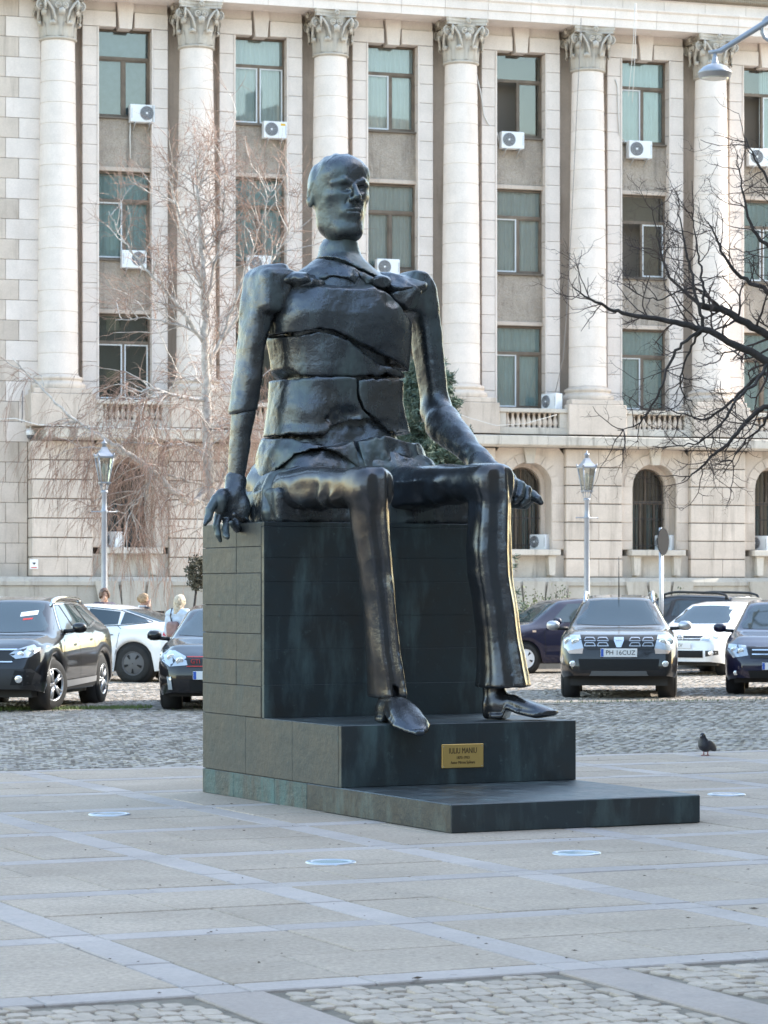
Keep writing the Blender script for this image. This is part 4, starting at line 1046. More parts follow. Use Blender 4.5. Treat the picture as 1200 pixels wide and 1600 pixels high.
def capital_mesh():
    m = MB(); r0 = 0.53
    m.lathe([(r0 - .01, 0), (r0 + .05, .02), (r0 + .075, .055), (r0 + .05, .09), (r0, .10), (r0, .45), (r0 + .03, .9), (r0 + .10, 1.18), (r0 + .14, 1.24)], 32)
    def leaf(ang, z0, hgt, out, wid):
        # rib section curls out at the top
        prof = [(0.0, 0.0), (0.02, .25), (0.05, .5), (0.12, .75), (0.26, .93), (0.42, .99), (0.52, .90), (0.50, .78), (0.42, .76)]
        ca, sa = math.cos(ang), math.sin(ang); v = []; f = []
        for j, (o, t) in enumerate(prof):
            wv = wid * (0.85 + 0.25 * math.sin(t * 3.1)) * (1.0 if j < 5 else 0.9 - 0.12 * (j - 5))
            for k in (-1, -.5, 0, .5, 1):
                rr = r0 + .015 + out * o + (0.05 if abs(k) < .3 else (0.0 if abs(k) < .8 else -.012)) * (1 - .3 * t)
                lx = k * wv / 2; v.append((ca * rr - sa * lx, sa * rr + ca * lx, z0 + hgt * t + (-.05 * hgt * abs(k) if j > 4 else 0)))
        for j in range(len(prof) - 1):
            for k in range(4): f.append((j * 5 + k, j * 5 + k + 1, j * 5 + k + 6, j * 5 + k + 5))
        n = len(v)
        v2 = [(x * .96, y * .96, z - .015) for x, y, z in v]
        m.add(v + v2, f + [tuple(i + n for i in q)[::-1] for q in f], True)
    for k in range(8): leaf(k * math.pi / 4 + math.pi / 8, .10, .48, .34, .30)
    for k in range(8): leaf(k * math.pi / 4, .12, .86, .46, .27)
    def spiral(c, ax, rad0, w, up=1):
        # volute: flat ribbon scroll in the plane (ax, z)
        pts = []; 
        for i in range(26):
            t = i / 25; a = -math.pi * .5 + t * math.pi * 3.6; r = rad0 * (1 - .80 * t)
            pts.append((c[0] + ax[0] * r * math.cos(a), c[1] + ax[1] * r * math.cos(a), c[2] + r * math.sin(a)))
        m.tube(pts, [w * (1 - .35 * i / 25) for i in range(26)], 5)
        m.tube([(c[0] - ax[1] * .05, c[1] + ax[0] * .05, c[2]), (c[0] + ax[1] * .05, c[1] - ax[0] * .05, c[2])], rad0 * .3, 8)
    for k in range(4):
        a = math.pi / 4 + k * math.pi / 2; d = (math.cos(a), math.sin(a))
        for s in (-1, 1):
            side = (-d[1] * s, d[0] * s); q = (d[0] * .93 + side[0] * .05, d[1] * .93 + side[1] * .05)
            dd = Vector((d[0] + side[0] * .6, d[1] + side[1] * .6)).normalized()
            spiral((d[0] * .80 + side[0] * .09, d[1] * .80 + side[1] * .09, 1.06), (dd.x, dd.y), .155, .040)
            st = [(0.60, .50, .34), (0.62, .70, .32), (0.66, .90, .27), (.76, 1.10, .17), (.86, 1.20, .10)]
            m.tube([(d[0] * r + side[0] * o, d[1] * r + side[1] * o, z) for r, z, o in st], [.035, .045, .05, .05, .045], 5)
        a2 = k * math.pi / 2; d2 = (math.cos(a2), math.sin(a2)); t2 = (-d2[1], d2[0])
        for s in (-1, 1):
            spiral((d2[0] * .70 + t2[0] * .10 * s, d2[1] * .70 + t2[1] * .10 * s, 1.04), (t2[0] * s, t2[1] * s), .105, .030)
        # fleuron
        for q in range(6):
            an = q * math.pi / 3; c = (d2[0] * .80 + t2[0] * .075 * math.cos(an), d2[1] * .80 + t2[1] * .075 * math.cos(an), 1.34 + .075 * math.sin(an))
            m.tube([(d2[0] * .74, d2[1] * .74, 1.34), c], [.03, .05], 5)
    # abacus with hollow sides
    out = []
    for k in range(4):
        a = math.pi / 4 + k * math.pi / 2; nx = a + math.pi / 2
        A_ = Vector((math.cos(a), math.sin(a))) * 1.02; B_ = Vector((math.cos(nx), math.sin(nx))) * 1.02
        tv = (B_ - A_).normalized(); md = ((A_ + B_) / 2)
        out.append(A_ + tv * .05)
        for t in (.12, .25, .38, .5, .62, .75, .88):
            p = A_.lerp(B_, t); out.append(p - md.normalized() * (.14 * math.sin(math.pi * t)))
        out.append(B_ - tv * .05)
    n = len(out); lv = [(1.0, 1.24), (.95, 1.27), (.97, 1.33), (1.0, 1.345), (1.0, 1.42), (1.03, 1.45)]
    v = [(p.x * s, p.y * s, z) for s, z in lv for p in out]; f = []
    for j in range(len(lv) - 1):
        for k in range(n): f.append((j * n + k, j * n + (k + 1) % n, (j + 1) * n + (k + 1) % n, (j + 1) * n + k))
    f += [tuple(range(n))[::-1], tuple((len(lv) - 1) * n + k for k in range(n))]
    m.add(v, f); return m.mesh('capital', M['capital'])
M['capital'] = stone('capital_stone', (0.50, 0.455, 0.40), (0.17, 0.14, 0.115), block=0.05, streak=0.7, scale=3.0)
cap_me = capital_mesh()
for i, u in enumerate(CU[:6]):
    c = obj('column', base_me, pal, (u, 0, 0))
    obj('base_plinth', plinth_me, c)
    for k in range(nd): obj('drum', drum_me[k], c, (0, 0, ZB + k * dz), (0, 0, random.uniform(0, 6)))
    obj('capital', cap_me, c, (0, 0, ZC))
    # die under the column
    m = MB(); m.box(u - 1.02, u + 1.02, -0.96, VR, 6.85, 7.855, 0.015); m.build('column_die', M['stone_low'], pal)

# plain ashlar on the left
zz = course_z(0.0, 20.4, 0.645)
for k, (a, b) in enumerate(zip(zz[:-1], zz[1:])):
    cuts = [-13.4, -12.40 + (k % 2) * 0.42, UL if a > 6.3 else pm(44)]
    for x0, x1 in zip(cuts[:-1], cuts[1:]):
        obj('ashlar_block', block('ashlar_block', x1 - x0 - J, 0.7, b - a - J, M['stone'] if a > 6 else M['stone_low']), pal, ((x0 + x1) / 2, 0.12 + random.uniform(-.004, .004), (a + b) / 2))
MB().box(-16, UL, 0.16, 1.4, 0, 20.6).build('wall_core', M['joint'], pal)

# entablature
def extrude_u(name, prof, u0, u1, mat):
    """profile of (v, z), run along u"""
    n = len(prof); v = [(u0, a, b) for a, b in prof] + [(u1, a, b) for a, b in prof]
    f = [tuple(range(n))[::-1], tuple(range(n, 2 * n))] + [(i, (i + 1) % n, (i + 1) % n + n, i + n) for i in range(n)]
    return MB().add(v, f).build(name, mat, pal)
cuts = [-16 + 1.49 * k for k in range(22)]
for x0, x1 in zip(cuts[:-1], cuts[1:]):
    extrude_u('architrave_block', [(1.5, 20.46), (-0.66, 20.46), (-0.66, 20.74), (-0.70, 20.745), (-0.70, 21.0), (-0.76, 21.06), (-0.76, 21.10), (1.5, 21.10)], x0 + .005, x1 - .005, M['stone'])
    extrude_u('frieze_block', [(1.5, 21.105), (-0.62, 21.105), (-0.62, 21.42), (-0.68, 21.46), (1.5, 21.46)], x0 + .305, x1 + .295, M['stone'])
extrude_u('ornament_band', [(1.5, 21.47), (-0.70, 21.47), (-0.86, 21.66), (-0.86, 21.74), (1.5, 21.74)], -16, 16, M['ornament'])
egg = MB().lathe([(0.012, 0), (0.045, .03), (0.055, .09), (0.035, .15), (0.01, .17)], 7).mesh('ornament', M['ornament'])
eggs = MB()
for k in range(170):
    x = 2.0 + k * 0.075
    eggs.add([(x + v.co.x * .8, -0.785 + v.co.y, 21.49 + v.co.z) for v in egg.vertices], [tuple(p.vertices) for p in egg.polygons], True)
stuff(eggs.build('egg_moulding', M['ornament'], pal))
# storey above, seen as a strip
up = MB()
for (a, b) in ((-16, 7.9), (9.9, 12.1), (14.1, 16)): up.box(a, b, 0.3, 1.2, 21.745, 26)
up.box(7.9, 9.9, 0.3, 1.2, 24.5, 26); up.box(12.1, 14.1, 0.3, 1.2, 24.5, 26); up.box(7.9, 9.9, 0.3, 1.2, 21.745, 22.0); up.box(12.1, 14.1, 0.3, 1.2, 21.745, 21.95)
up.build('upper_wall', M['stone'], pal)
for a in (7.9, 12.1):
    w_ = MB(); w_.box(a, a + .08, .5, .6, 22.0, 24.5); w_.box(a + 1.92, a + 2, .5, .6, 22.0, 24.5); w_.box(a + .08, a + 1.92, .5, .6, 22.0, 22.08); w_.box(a + .96, a + 1.04, .49, .59, 22.08, 24.5)
    wn = w_.build('window', M['pvc'], pal); MB().box(a + .08, a + 1.92, .545, .555, 22.08, 24.5).build('pane', M['glass'], wn); MB().box(a, a + 2, 1.0, 1.1, 22, 24.5).build('room', M['room'], wn)
# roof so that no light falls in from above
MB().box(-16, 16, 1.25, 14, 0, 26).build('building_body', M['joint'], pal)

# ledge above the ground floor
cuts = [pm(62)] + [-10.9 + 1.62 * k for k in range(18)]
for x0, x1 in zip(cuts[:-1], cuts[1:]):
    extrude_u('ledge_block', [(1.2, 6.43), (-1.0, 6.43), (-1.04, 6.46), (-1.10, 6.47), (-1.12, 6.50), (-1.12, 6.76), (-1.09, 6.79), (1.2, 6.845)], x0 + .004, x1 - .004, M['stone_dirty'])
# balustrades under the lowest big windows
bal = MB().lathe([(0.075, 7.07), (0.075, 7.10), (0.05, 7.12), (0.085, 7.18), (0.095, 7.24), (0.08, 7.31), (0.045, 7.42), (0.04, 7.50), (0.06, 7.53), (0.06, 7.56)], 12).mesh('baluster', M['stone_low'])
for i, bc in enumerate(BAYS):
    b_ = MB(); x0, x1 = bc - 1.24, bc + 1.24
    b_.box(x0, x1, -0.86, VR, 7.56, 7.70, 0.02); b_.box(x0, x1, -0.80, -0.45, 6.85, 7.07, 0.01)
    b_.box(x0, x0 + 0.30, -0.80, -0.45, 7.075, 7.555); b_.box(x1 - 0.30, x1, -0.80, -0.45, 7.075, 7.555)
    B = b_.build('balustrade', M['stone_dirty'], pal)
    MB().box(x0, x1, -0.1, VR + .2, 6.85, 7.555).build('balustrade_back', M['stone_recess'], B)
    for k in range(10): obj('baluster', bal, B, (x0 + 0.40 + k * (2.48 - 0.8) / 9, -0.63, 0))

# rusticated ground floor: piers of blocks, arched windows between
zg = course_z(2.14, 6.40, 0.606)
PWD = 2.0
def in_px(u): return pm(-40) < u < pm(1260)
for i, u in enumerate([CU[0] - 0.30] + CU[1:6]):
    for k, (a, b) in enumerate(zip(zg[:-1], zg[1:])):
        x0, x1 = u - PWD / 2, u + PWD / 2
        if i == 0: x0 = pm(45) ; x1 = CU[0] + PWD / 2
        sp_ = (x1 - x0) * (0.42 if k % 2 else 0.58)
        for (p, q) in ((x0, x0 + sp_), (x0 + sp_, x1)):
            o = obj('rusticated_block', block('rusticated_block', q - p - 0.006, 1.3, b - a - 0.035, M['stone_low'], 0.014), pal, ((p + q) / 2, -0.62 + random.uniform(-.004, .004), (a + b) / 2))
    MB().box((u - PWD / 2 if i else pm(45)) + 0.02, (u if i else CU[0]) + PWD / 2 - 0.02, -0.585, 0.6, 2.12, 6.42).build('pier_core', M['joint'], pal)
AW, ASP, ASILL = 0.79, 5.16, 3.06                     # arch half width, spring line, sill top
def arch_pts(hw, zsp, n=18): return [(hw * math.cos(math.pi * k / n), zsp + hw * math.sin(math.pi * k / n)) for k in range(n + 1)]
def arch_wall(bc, x0, x1, z0, z1, v0, v1, hw, zsp):
    """wall with an arched opening; returns MB"""
    m = MB(); ap = arch_pts(hw, zsp); n = len(ap)
    outer = []
    for k in range(n):
        a = math.pi * k / (n - 1); cx, cz = math.cos(a), math.sin(a)
        t = min((x1 - bc) / max(abs(cx), 1e-6), (z1 - zsp) / max(cz, 1e-6)); outer.append((cx * t, zsp + cz * t))
    for v, flip in ((v0, 0), (v1, 1)):
        V_ = [(bc + x, v, z) for x, z in ap] + [(bc + x, v, z) for x, z in outer]
        f = [(k, k + 1, n + k + 1, n + k) for k in range(n - 1)]
        m.add(V_, f if not flip else [q[::-1] for q in f])
        m.add([(x0, v, z0), (bc - hw, v, z0), (bc - hw, v, zsp), (x0, v, zsp)], [(0, 1, 2, 3)]); m.add([(bc + hw, v, z0), (x1, v, z0), (x1, v, zsp), (bc + hw, v, zsp)], [(0, 1, 2, 3)])
        for s in (0, 1):   # corner pieces
            c = (outer[0], (outer[0][0], z1), outer[1]) if s == 0 else None
    # soffit and reveals
    V_ = [(bc + x, v, z) for v in (v0, v1) for x, z in ap]
    m.add(V_, [(k, k + n, k + n + 1, k + 1) for k in range(n - 1)], True)
    for s in (-1, 1): m.add([(bc + s * hw, v0, z0), (bc + s * hw, v1, z0), (bc + s * hw, v1, zsp), (bc + s * hw, v0, zsp)], [(0, 1, 2, 3)])
    return m
for i, bc in enumerate(BAYS):
    x0, x1 = CU[i] + PWD / 2 + 0.004, CU[i + 1] - PWD / 2 - 0.004
    m = arch_wall(bc, x0, x1, ASILL, 6.42, -0.42, 0.55, AW, ASP)
    # side strips beside the piers get joints as the courses run through
    aw = m.build('arch_surround', M['stone_low'], pal)
    MB().box(x0, x1, 0.56, 0.9, 2.1, 6.42).build('backing', M['joint'], aw) if False else None
    # inner rebate
    m2 = arch_wall(bc, bc - AW - .01, bc + AW + .01, ASILL, ASP + AW + .02, 0.20, 0.55, AW - 0.14, ASP); m2.build('rebate', M['stone_low'], aw)
    # voussoirs around the arch
    for k in range(9):
        a0, a1 = math.pi * (k + .03) / 9, math.pi * (k + .97) / 9
        if k == 4: continue
        pts = [(bc + r * math.cos(a), ASP + r * math.sin(a)) for r, a in ((AW + .004, a0), (AW + .004, (a0 + a1) / 2), (AW + .004, a1), (AW + .30, a1), (AW + .31, (a0 + a1) / 2), (AW + .30, a0))]
        MB().prism(pts, -0.445, -0.3).build('voussoir', M['stone_low'], aw)
    MB().prism([(bc - .13, ASP + AW - .05), (bc + .13, ASP + AW - .05), (bc + .22, 6.42), (bc - .22, 6.42)], -0.56, -0.2).build('keystone', M['stone_dirty'], aw)
    for s in (-1, 1):
        for k, (a, b) in enumerate(zip(zg[:-1], zg[1:])):
            if a > ASP - .3 or b < ASILL: continue
            xa = bc + s * (AW + .2); 
            MB().box(min(bc + s * (AW + .015), x0 if s < 0 else x1), max(bc + s * (AW + .015), x0 if s < 0 else x1), -0.44, -0.3, max(a, ASILL) + .016, b - .016, .008).build('jamb_block', M['stone_low'], aw)
    # arched window with mullions, bars and teal curtain
    hw = AW - 0.14; v = 0.42
    fr = MB(); ap = arch_pts(hw, ASP, 16); inn = arch_pts(hw - .06, ASP, 16); n = len(ap)
    for vv, fl in ((v - .04, 0), (v + .04, 1)):
        q = [(bc + x, vv, z) for x, z in ap] + [(bc + x, vv, z) for x, z in inn]; f = [(k, k + 1, n + k + 1, n + k) for k in range(n - 1)]; fr.add(q, f if not fl else [t[::-1] for t in f])
    fr.add([(bc + x, vv, z) for vv in (v - .04, v + .04) for x, z in inn], [(k, k + 1, k + 1 + n, k + n) for k in range(n - 1)])
    for s in (-1, 1): fr.box(min(bc + s * hw, bc + s * (hw - .06)), max(bc + s * hw, bc + s * (hw - .06)), v - .04, v + .04, ASILL, ASP)
    fr.box(bc - hw + .06, bc + hw - .06, v - .05, v + .05, ASP - .55, ASP - .43); fr.box(bc - .22, bc - .15, v - .045, v + .045, ASILL, ASP - .55); fr.box(bc + .28, bc + .35, v - .045, v + .045, ASILL, ASP - .55)
    fr.box(bc - .035, bc + .035, v - .045, v + .045, ASP - .43, ASP + hw - .05)
    win = fr.build('arched_window', M['wood'], pal)
    gl = [(bc + x * .97, v, z) for x, z in arch_pts(hw, ASP, 16)] + [(bc - hw + .03, v, ASILL), (bc + hw - .03, v, ASILL)]
    MB().add(gl, [tuple(range(len(gl)))]).build('pane', M['glass'], win)
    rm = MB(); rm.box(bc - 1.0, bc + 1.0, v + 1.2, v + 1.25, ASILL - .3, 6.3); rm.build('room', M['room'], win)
    curtain('curtain', bc - .60, bc - .1, v + .25, ASILL + .02, ASP - .5, M['curtain_dark'], 5, .03, win, i); curtain('curtain', bc + .15, bc + .60, v + .25, ASILL + .02, ASP - .5, M['curtain_dark'], 4, .03, win, i + 50)
    br = MB()
    for k in range(9):
        x = -hw + .08 + k * (2 * hw - .16) / 8; zt_ = ASP + math.sqrt(max(0, (hw - .03) ** 2 - x * x))
        br.tube([(bc + x, v - .12, ASILL), (bc + x, v - .12, zt_)], .011, 5)
    for zq in (3.2, 4.1, 4.65): br.box(bc - hw, bc + hw, v - .135, v - .125, zq, zq + .03)
    br.build('window_bars', M['ironwork'], win)
    # sill slab on two brackets, apron below
    s_ = MB(); s_.box(bc - 0.98, bc + 0.98, -0.82, 0.45, 2.86, 3.055, .018); sill = s_.build('sill', M['stone_dirty'], win)
    MB().box(x0, x1, -0.40, 0.4, 2.14, 2.858).build('apron', M['stone_dirty'], sill)
    for s in (-1, 1):
        MB().prism([(bc + s * .72 - .1, 2.2), (bc + s * .72 + .1, 2.2), (bc + s * .72 + .13, 2.85), (bc + s * .72 - .13, 2.85)], -0.70, -0.35).build('bracket', M['stone_dirty'], sill)
# plinth course
for x0, x1 in zip([-16 + 1.35 * k for k in range(23)], [-16 + 1.35 * k for k in range(1, 24)]):
    extrude_u('plinth_moulding', [(0.6, 1.86), (-0.86, 1.86), (-0.86, 1.98), (-0.80, 2.06), (-0.72, 2.13), (0.6, 2.135)], x0 + .003, x1 - .003, M['plinth'])
    extrude_u('plinth_block', [(0.6, 0.1), (-0.82, 0.1), (-0.80, 1.855), (0.6, 1.855)], x0 + .304, x1 + .296, M['plinth'])
for i, bc in enumerate(BAYS):   # basement openings with flared lintel stones
    for k in range(3):
        a, b = bc - 1.05 + .7 * k, bc - .35 + .7 * k; sk = (k - 1) * .14
        MB().prism([(a + .01, 1.05), (b - .01, 1.05), (b - .01 + sk + .05 * (k > 0), 2.0), (a + .01 + sk - .05 * (k < 2), 2.0)], -0.93, -0.6).build('basement_lintel', M['plinth'], pal)
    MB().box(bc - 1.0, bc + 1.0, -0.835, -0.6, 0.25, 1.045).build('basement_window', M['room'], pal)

# ---------------------------------------------------------------- tall unseen block added on the right, outside the picture, that keeps the square in shade
M['opposite'] = stone('opposite_stone', (0.30, 0.27, 0.235), (0.15, 0.13, 0.11))
def shade_block():
    t = tag(empty('added_shade_building', (22, 48.9, 0), 0), 'tall plain building, out of view, added right of the square for shade', 'building')
    H_ = 25.0; L = 75.0; D = 52.0
    b = MB(); b.box(0.3, D, -L, 0, 0, H_); b.build('wall', M['opposite'], t)
    b = MB(); b.box(-0.3, D + .3, -L - .3, 0.25, H_ + .002, H_ + 1.0); b.build('cornice', M['stone_dirty'], t)
    w1 = MB().box(0.24, 0.32, -.75, .75, 0, 2.2).mesh('window', M['car_glass'])
    for k in range(18):
        for r in range(6): obj('window', w1, t, (0, -3 - k * 5.0, 3 + r * 4.4))
shade_block()
def added_opposite_building():  # unseen building, added so glass and bronze reflect stone instead of bright horizon
    """plain front added across the square, behind the camera, to be mirrored in glass and bronze"""
    t = tag(empty('added_opposite_building', (-20, -90, 0), R(4)), 'long stone building added across the square behind the camera, for reflections', 'building')
    MB().box(-75, 75, -16, 0, 0, 19).build('wall', M['opposite'], t); MB().box(-75.5, 75.5, -16.5, .6, 19.002, 20.2).build('cornice', M['stone_dirty'], t)
    MB().prism([(-76, 20.21), (76, 20.21), (73, 24), (-73, 24)], -15, -1).build('roof', M['roof_dark'], t)
    w1 = MB().box(-.9, .9, 0.02, .06, 0, 2.6).mesh('window', M['car_glass'])
    for k in range(30):
        for r in range(4): obj('window', w1, t, (-72 + k * 4.95, 0, 1.6 + r * 4.4))
M['opposite'] = stone('opposite_stone', (0.30, 0.27, 0.235), (0.15, 0.13, 0.11)); M['roof_dark'] = plain('dark_roof', (0.07, 0.065, 0.065), 0.7)
added_opposite_building()

# ---------------------------------------------------------------- air conditioners on the palace
def to_fac(u, v, z): return fp(u, v, z)
def ac_unit(u, v, z, wd, label, turn=0.0, fan='left', tag_yellow=False, bracket=True):
    """outdoor unit; u, v, z of its bottom centre in wall coordinates"""
    t = tag(empty('air_conditioner', fp(u, v, z), PH + turn), label, 'air conditioner', 'air conditioner units on the palace')
    h = wd * 0.70; d = 0.30
    MB().box(-wd / 2, wd / 2, -d, 0, 0, h, 0.015).build('casing', M['ac_white'], t)
    fx = -wd * 0.17 if fan == 'left' else wd * 0.17; r = h * 0.40
    m = MB(); m.lathe([(r, 0), (r, .008), (r * .93, .014)], 28); fg = m.build('fan_grille', M['ac_dark'], t, loc=(fx, -d - .001, h * .52), rot=(R(90), 0, 0))
    ring = MB()
    for rr in (.95, .78, .61, .44, .27): ring.tube([(r * rr * math.cos(k * .3142), r * rr * math.sin(k * .3142), .018) for k in range(21)], .006, 4, caps=False)
    ring.build('grille_ring', M['steel'], fg)
    m = MB(); m.lathe([(r * .16, .01), (r * .16, .022)], 12); m.build('fan_hub', M['ac_white'], fg)
    sx = 1 if fan == 'left' else -1
    MB().box(sx * wd * .44 - .015, sx * wd * .44 + .015, -d - .004, -d - .001, h * .2, h * .8).build('side_louvre', M['steel'], t)
    if tag_yellow: MB().box(wd * .22, wd * .42, -d - .004, -d - .001, h * .75, h * .88).build('sticker', M['yellow'], t)
    if bracket:
        for s in (-1, 1):
            b = MB(); b.box(s * wd * .3 - .015, s * wd * .3 + .015, -d - .03, .12, -.035, -.004); b.tube([(s * wd * .3, -d, -.03), (s * wd * .3, .10, -.26)], .012, 5); b.build('bracket', M['steel'], t)
    return t
def at_px(px, py, v): u = pm(px, v); Y = FY + u * math.sin(PH) + v * math.cos(PH); return u, CH + (YH - py) * Y / F
for (px, py, v, wd, lab, kw) in (
    (220, 193, 0.62, 0.80, 'white air conditioner with dark fan below the top left window', dict(fan='right')),
    (427, 218, 0.62, 0.78, 'white air conditioner with yellow sticker below a top floor window', dict(tag_yellow=True)),
    (797, 234, 0.62, 0.80, 'white air conditioner below the open top floor window right of the head', {}),
    (996, 249, 0.62, 0.84, 'white air conditioner below the top window left of the hanging street lamp', {}),
    (1183, 261, 0.62, 0.84, 'white air conditioner at the right picture edge under the top window', {}),
    (207, 420, 0.62, 0.80, 'white air conditioner below the middle left window behind birch twigs', dict(fan='right')),
    (402, 427, 0.62, 0.78, 'white air conditioner just above the statue shoulder on the left', {}),
    (603, 432, 0.62, 0.78, 'white air conditioner just above the statue shoulder on the right', {})):
    u, z = at_px(px, py, v); ac_unit(u, v, z, wd, lab, **kw)
u, z = at_px(870, 640, -0.3); ac_unit(u, -0.15, 7.71, 0.75, 'white air conditioner standing side-on on the balustrade', turn=R(-70), bracket=False)
for (px, lab) in ((851, 'white air conditioner on the sill of the arched window by the statue hand'), (1047, 'white air conditioner on the sill of the arched window behind the road sign'), (182, 'white air conditioner on the sill of the arched window behind the birch'), (1196, 'white air conditioner on the sill of the arched window at the right edge')):
    u = pm(px, 0.0); ac_unit(u, 0.15, 3.06, 0.72, lab, turn=R(-62), bracket=False)

# cables and pipes on the front
def cable(name, pts, r, mat, label):
    q = []
    for (px, py, v) in pts: u, z = at_px(px, py, v); q.append(fp(u, v, z))
    o0 = q[0]; m = MB(); m.tube([p - o0 for p in q], r, 5)
    tag(m.build(name, mat, None, loc=o0), label, 'cable', 'cables on the palace')
cable('cable', [(745, 118, .3), (752, 150, .3), (756, 180, .32), (762, 192, .32), (777, 208, .5), (780, 222, .5)], .022, M['cable_white'], 'grey cable running down to the air conditioner below the open window')
cable('cable', [(961, 124, .33), (965, 135, .32), (966, 180, .32), (968, 210, .32), (976, 222, .5)], .022, M['cable_white'], 'grey cable beside the column above the rightmost large air conditioner')
cable('cable', [(204, 190, .6), (203, 215, .66), (204, 248, .66)], .025, M['cable_white'], 'white pipe hanging straight down from the top left air conditioner')
cable('cable', [(908, 28, -.75), (906, 80, -.75), (900, 200, -.75), (893, 350, -.75), (886, 480, -.7), (880, 560, -.5), (868, 612, -.5)], .012, M['cable'], 'thin dark cable hanging down along the right column')
cable('cable', [(992, 5, -1.0), (990, 60, -1.0), (986, 110, -.9), (982, 150, -.8)], .010, M['cable_white'], 'pale thin wire hanging from the cornice over the right window')
cable('cable', [(994, 5, -1.0), (993, 60, -1.0), (991, 110, -.9), (988, 160, -.8)], .010, M['cable_white'], 'second pale wire hanging from the cornice over the right window')
cable('cable', [(700, 640, -1.15), (730, 652, -1.15), (775, 665, -1.15), (820, 662, -1.15), (870, 648, -1.1)], .012, M['cable_white'], 'pale cable sagging across the balustrade right of the statue')
cable('cable', [(0, 655, -1.2), (24, 654, -1.2), (60, 664, -1.2), (160, 667, -1.2), (320, 671, -1.2)], .018, M['cable_white'], 'white cable run along the ledge on the left')
cable('cable', [(35, 610, -.05), (35, 650, -.05), (34, 660, -1.1)], .018, M['cable'], 'dark cable dropping to the security camera on the left')

# security camera and alarm notice
u, z = at_px(48, 684, -0.25)
t = tag(empty('security_camera', fp(u, -0.1, z), PH), 'small white dome security camera on the wall at left', 'security camera')
m = MB(); m.tube([(0, .3, .42), (0, .1, .46), (0, -.12, .40), (0, -.14, .28)], .03, 8); m.build('bracket', M['white'], t)
m = MB(); m.lathe([(.02, .30), (.12, .27), (.15, .20), (.15, .08)], 20, c=(0, -.14)); m.build('housing', M['ac_white'], t)
m = MB(); m.lathe([(.13, .08), (.12, .02), (.07, -.05), (.02, -.07)], 20, c=(0, -.14)); m.build('dome', M['ac_dark'], t)
u, z = at_px(53, 889, -0.66)
t = tag(empty('notice_sign', fp(u, -0.645, z), PH), 'small white notice with a dark mark on the lower left wall', 'sign')
MB().box(-.13, .13, -.02, 0, 0, .30, .004).build('plate', M['white'], t)
m = MB(); m.prism([(-.06, .20), (.06, .20), (.05, .17), (.0, .13), (-.03, .17)], -.024, -.021); m.build('mark', M['black'], t)
MB().box(-.09, .09, -.024, -.021, .03, .06).build('red_line', M['red'], t)

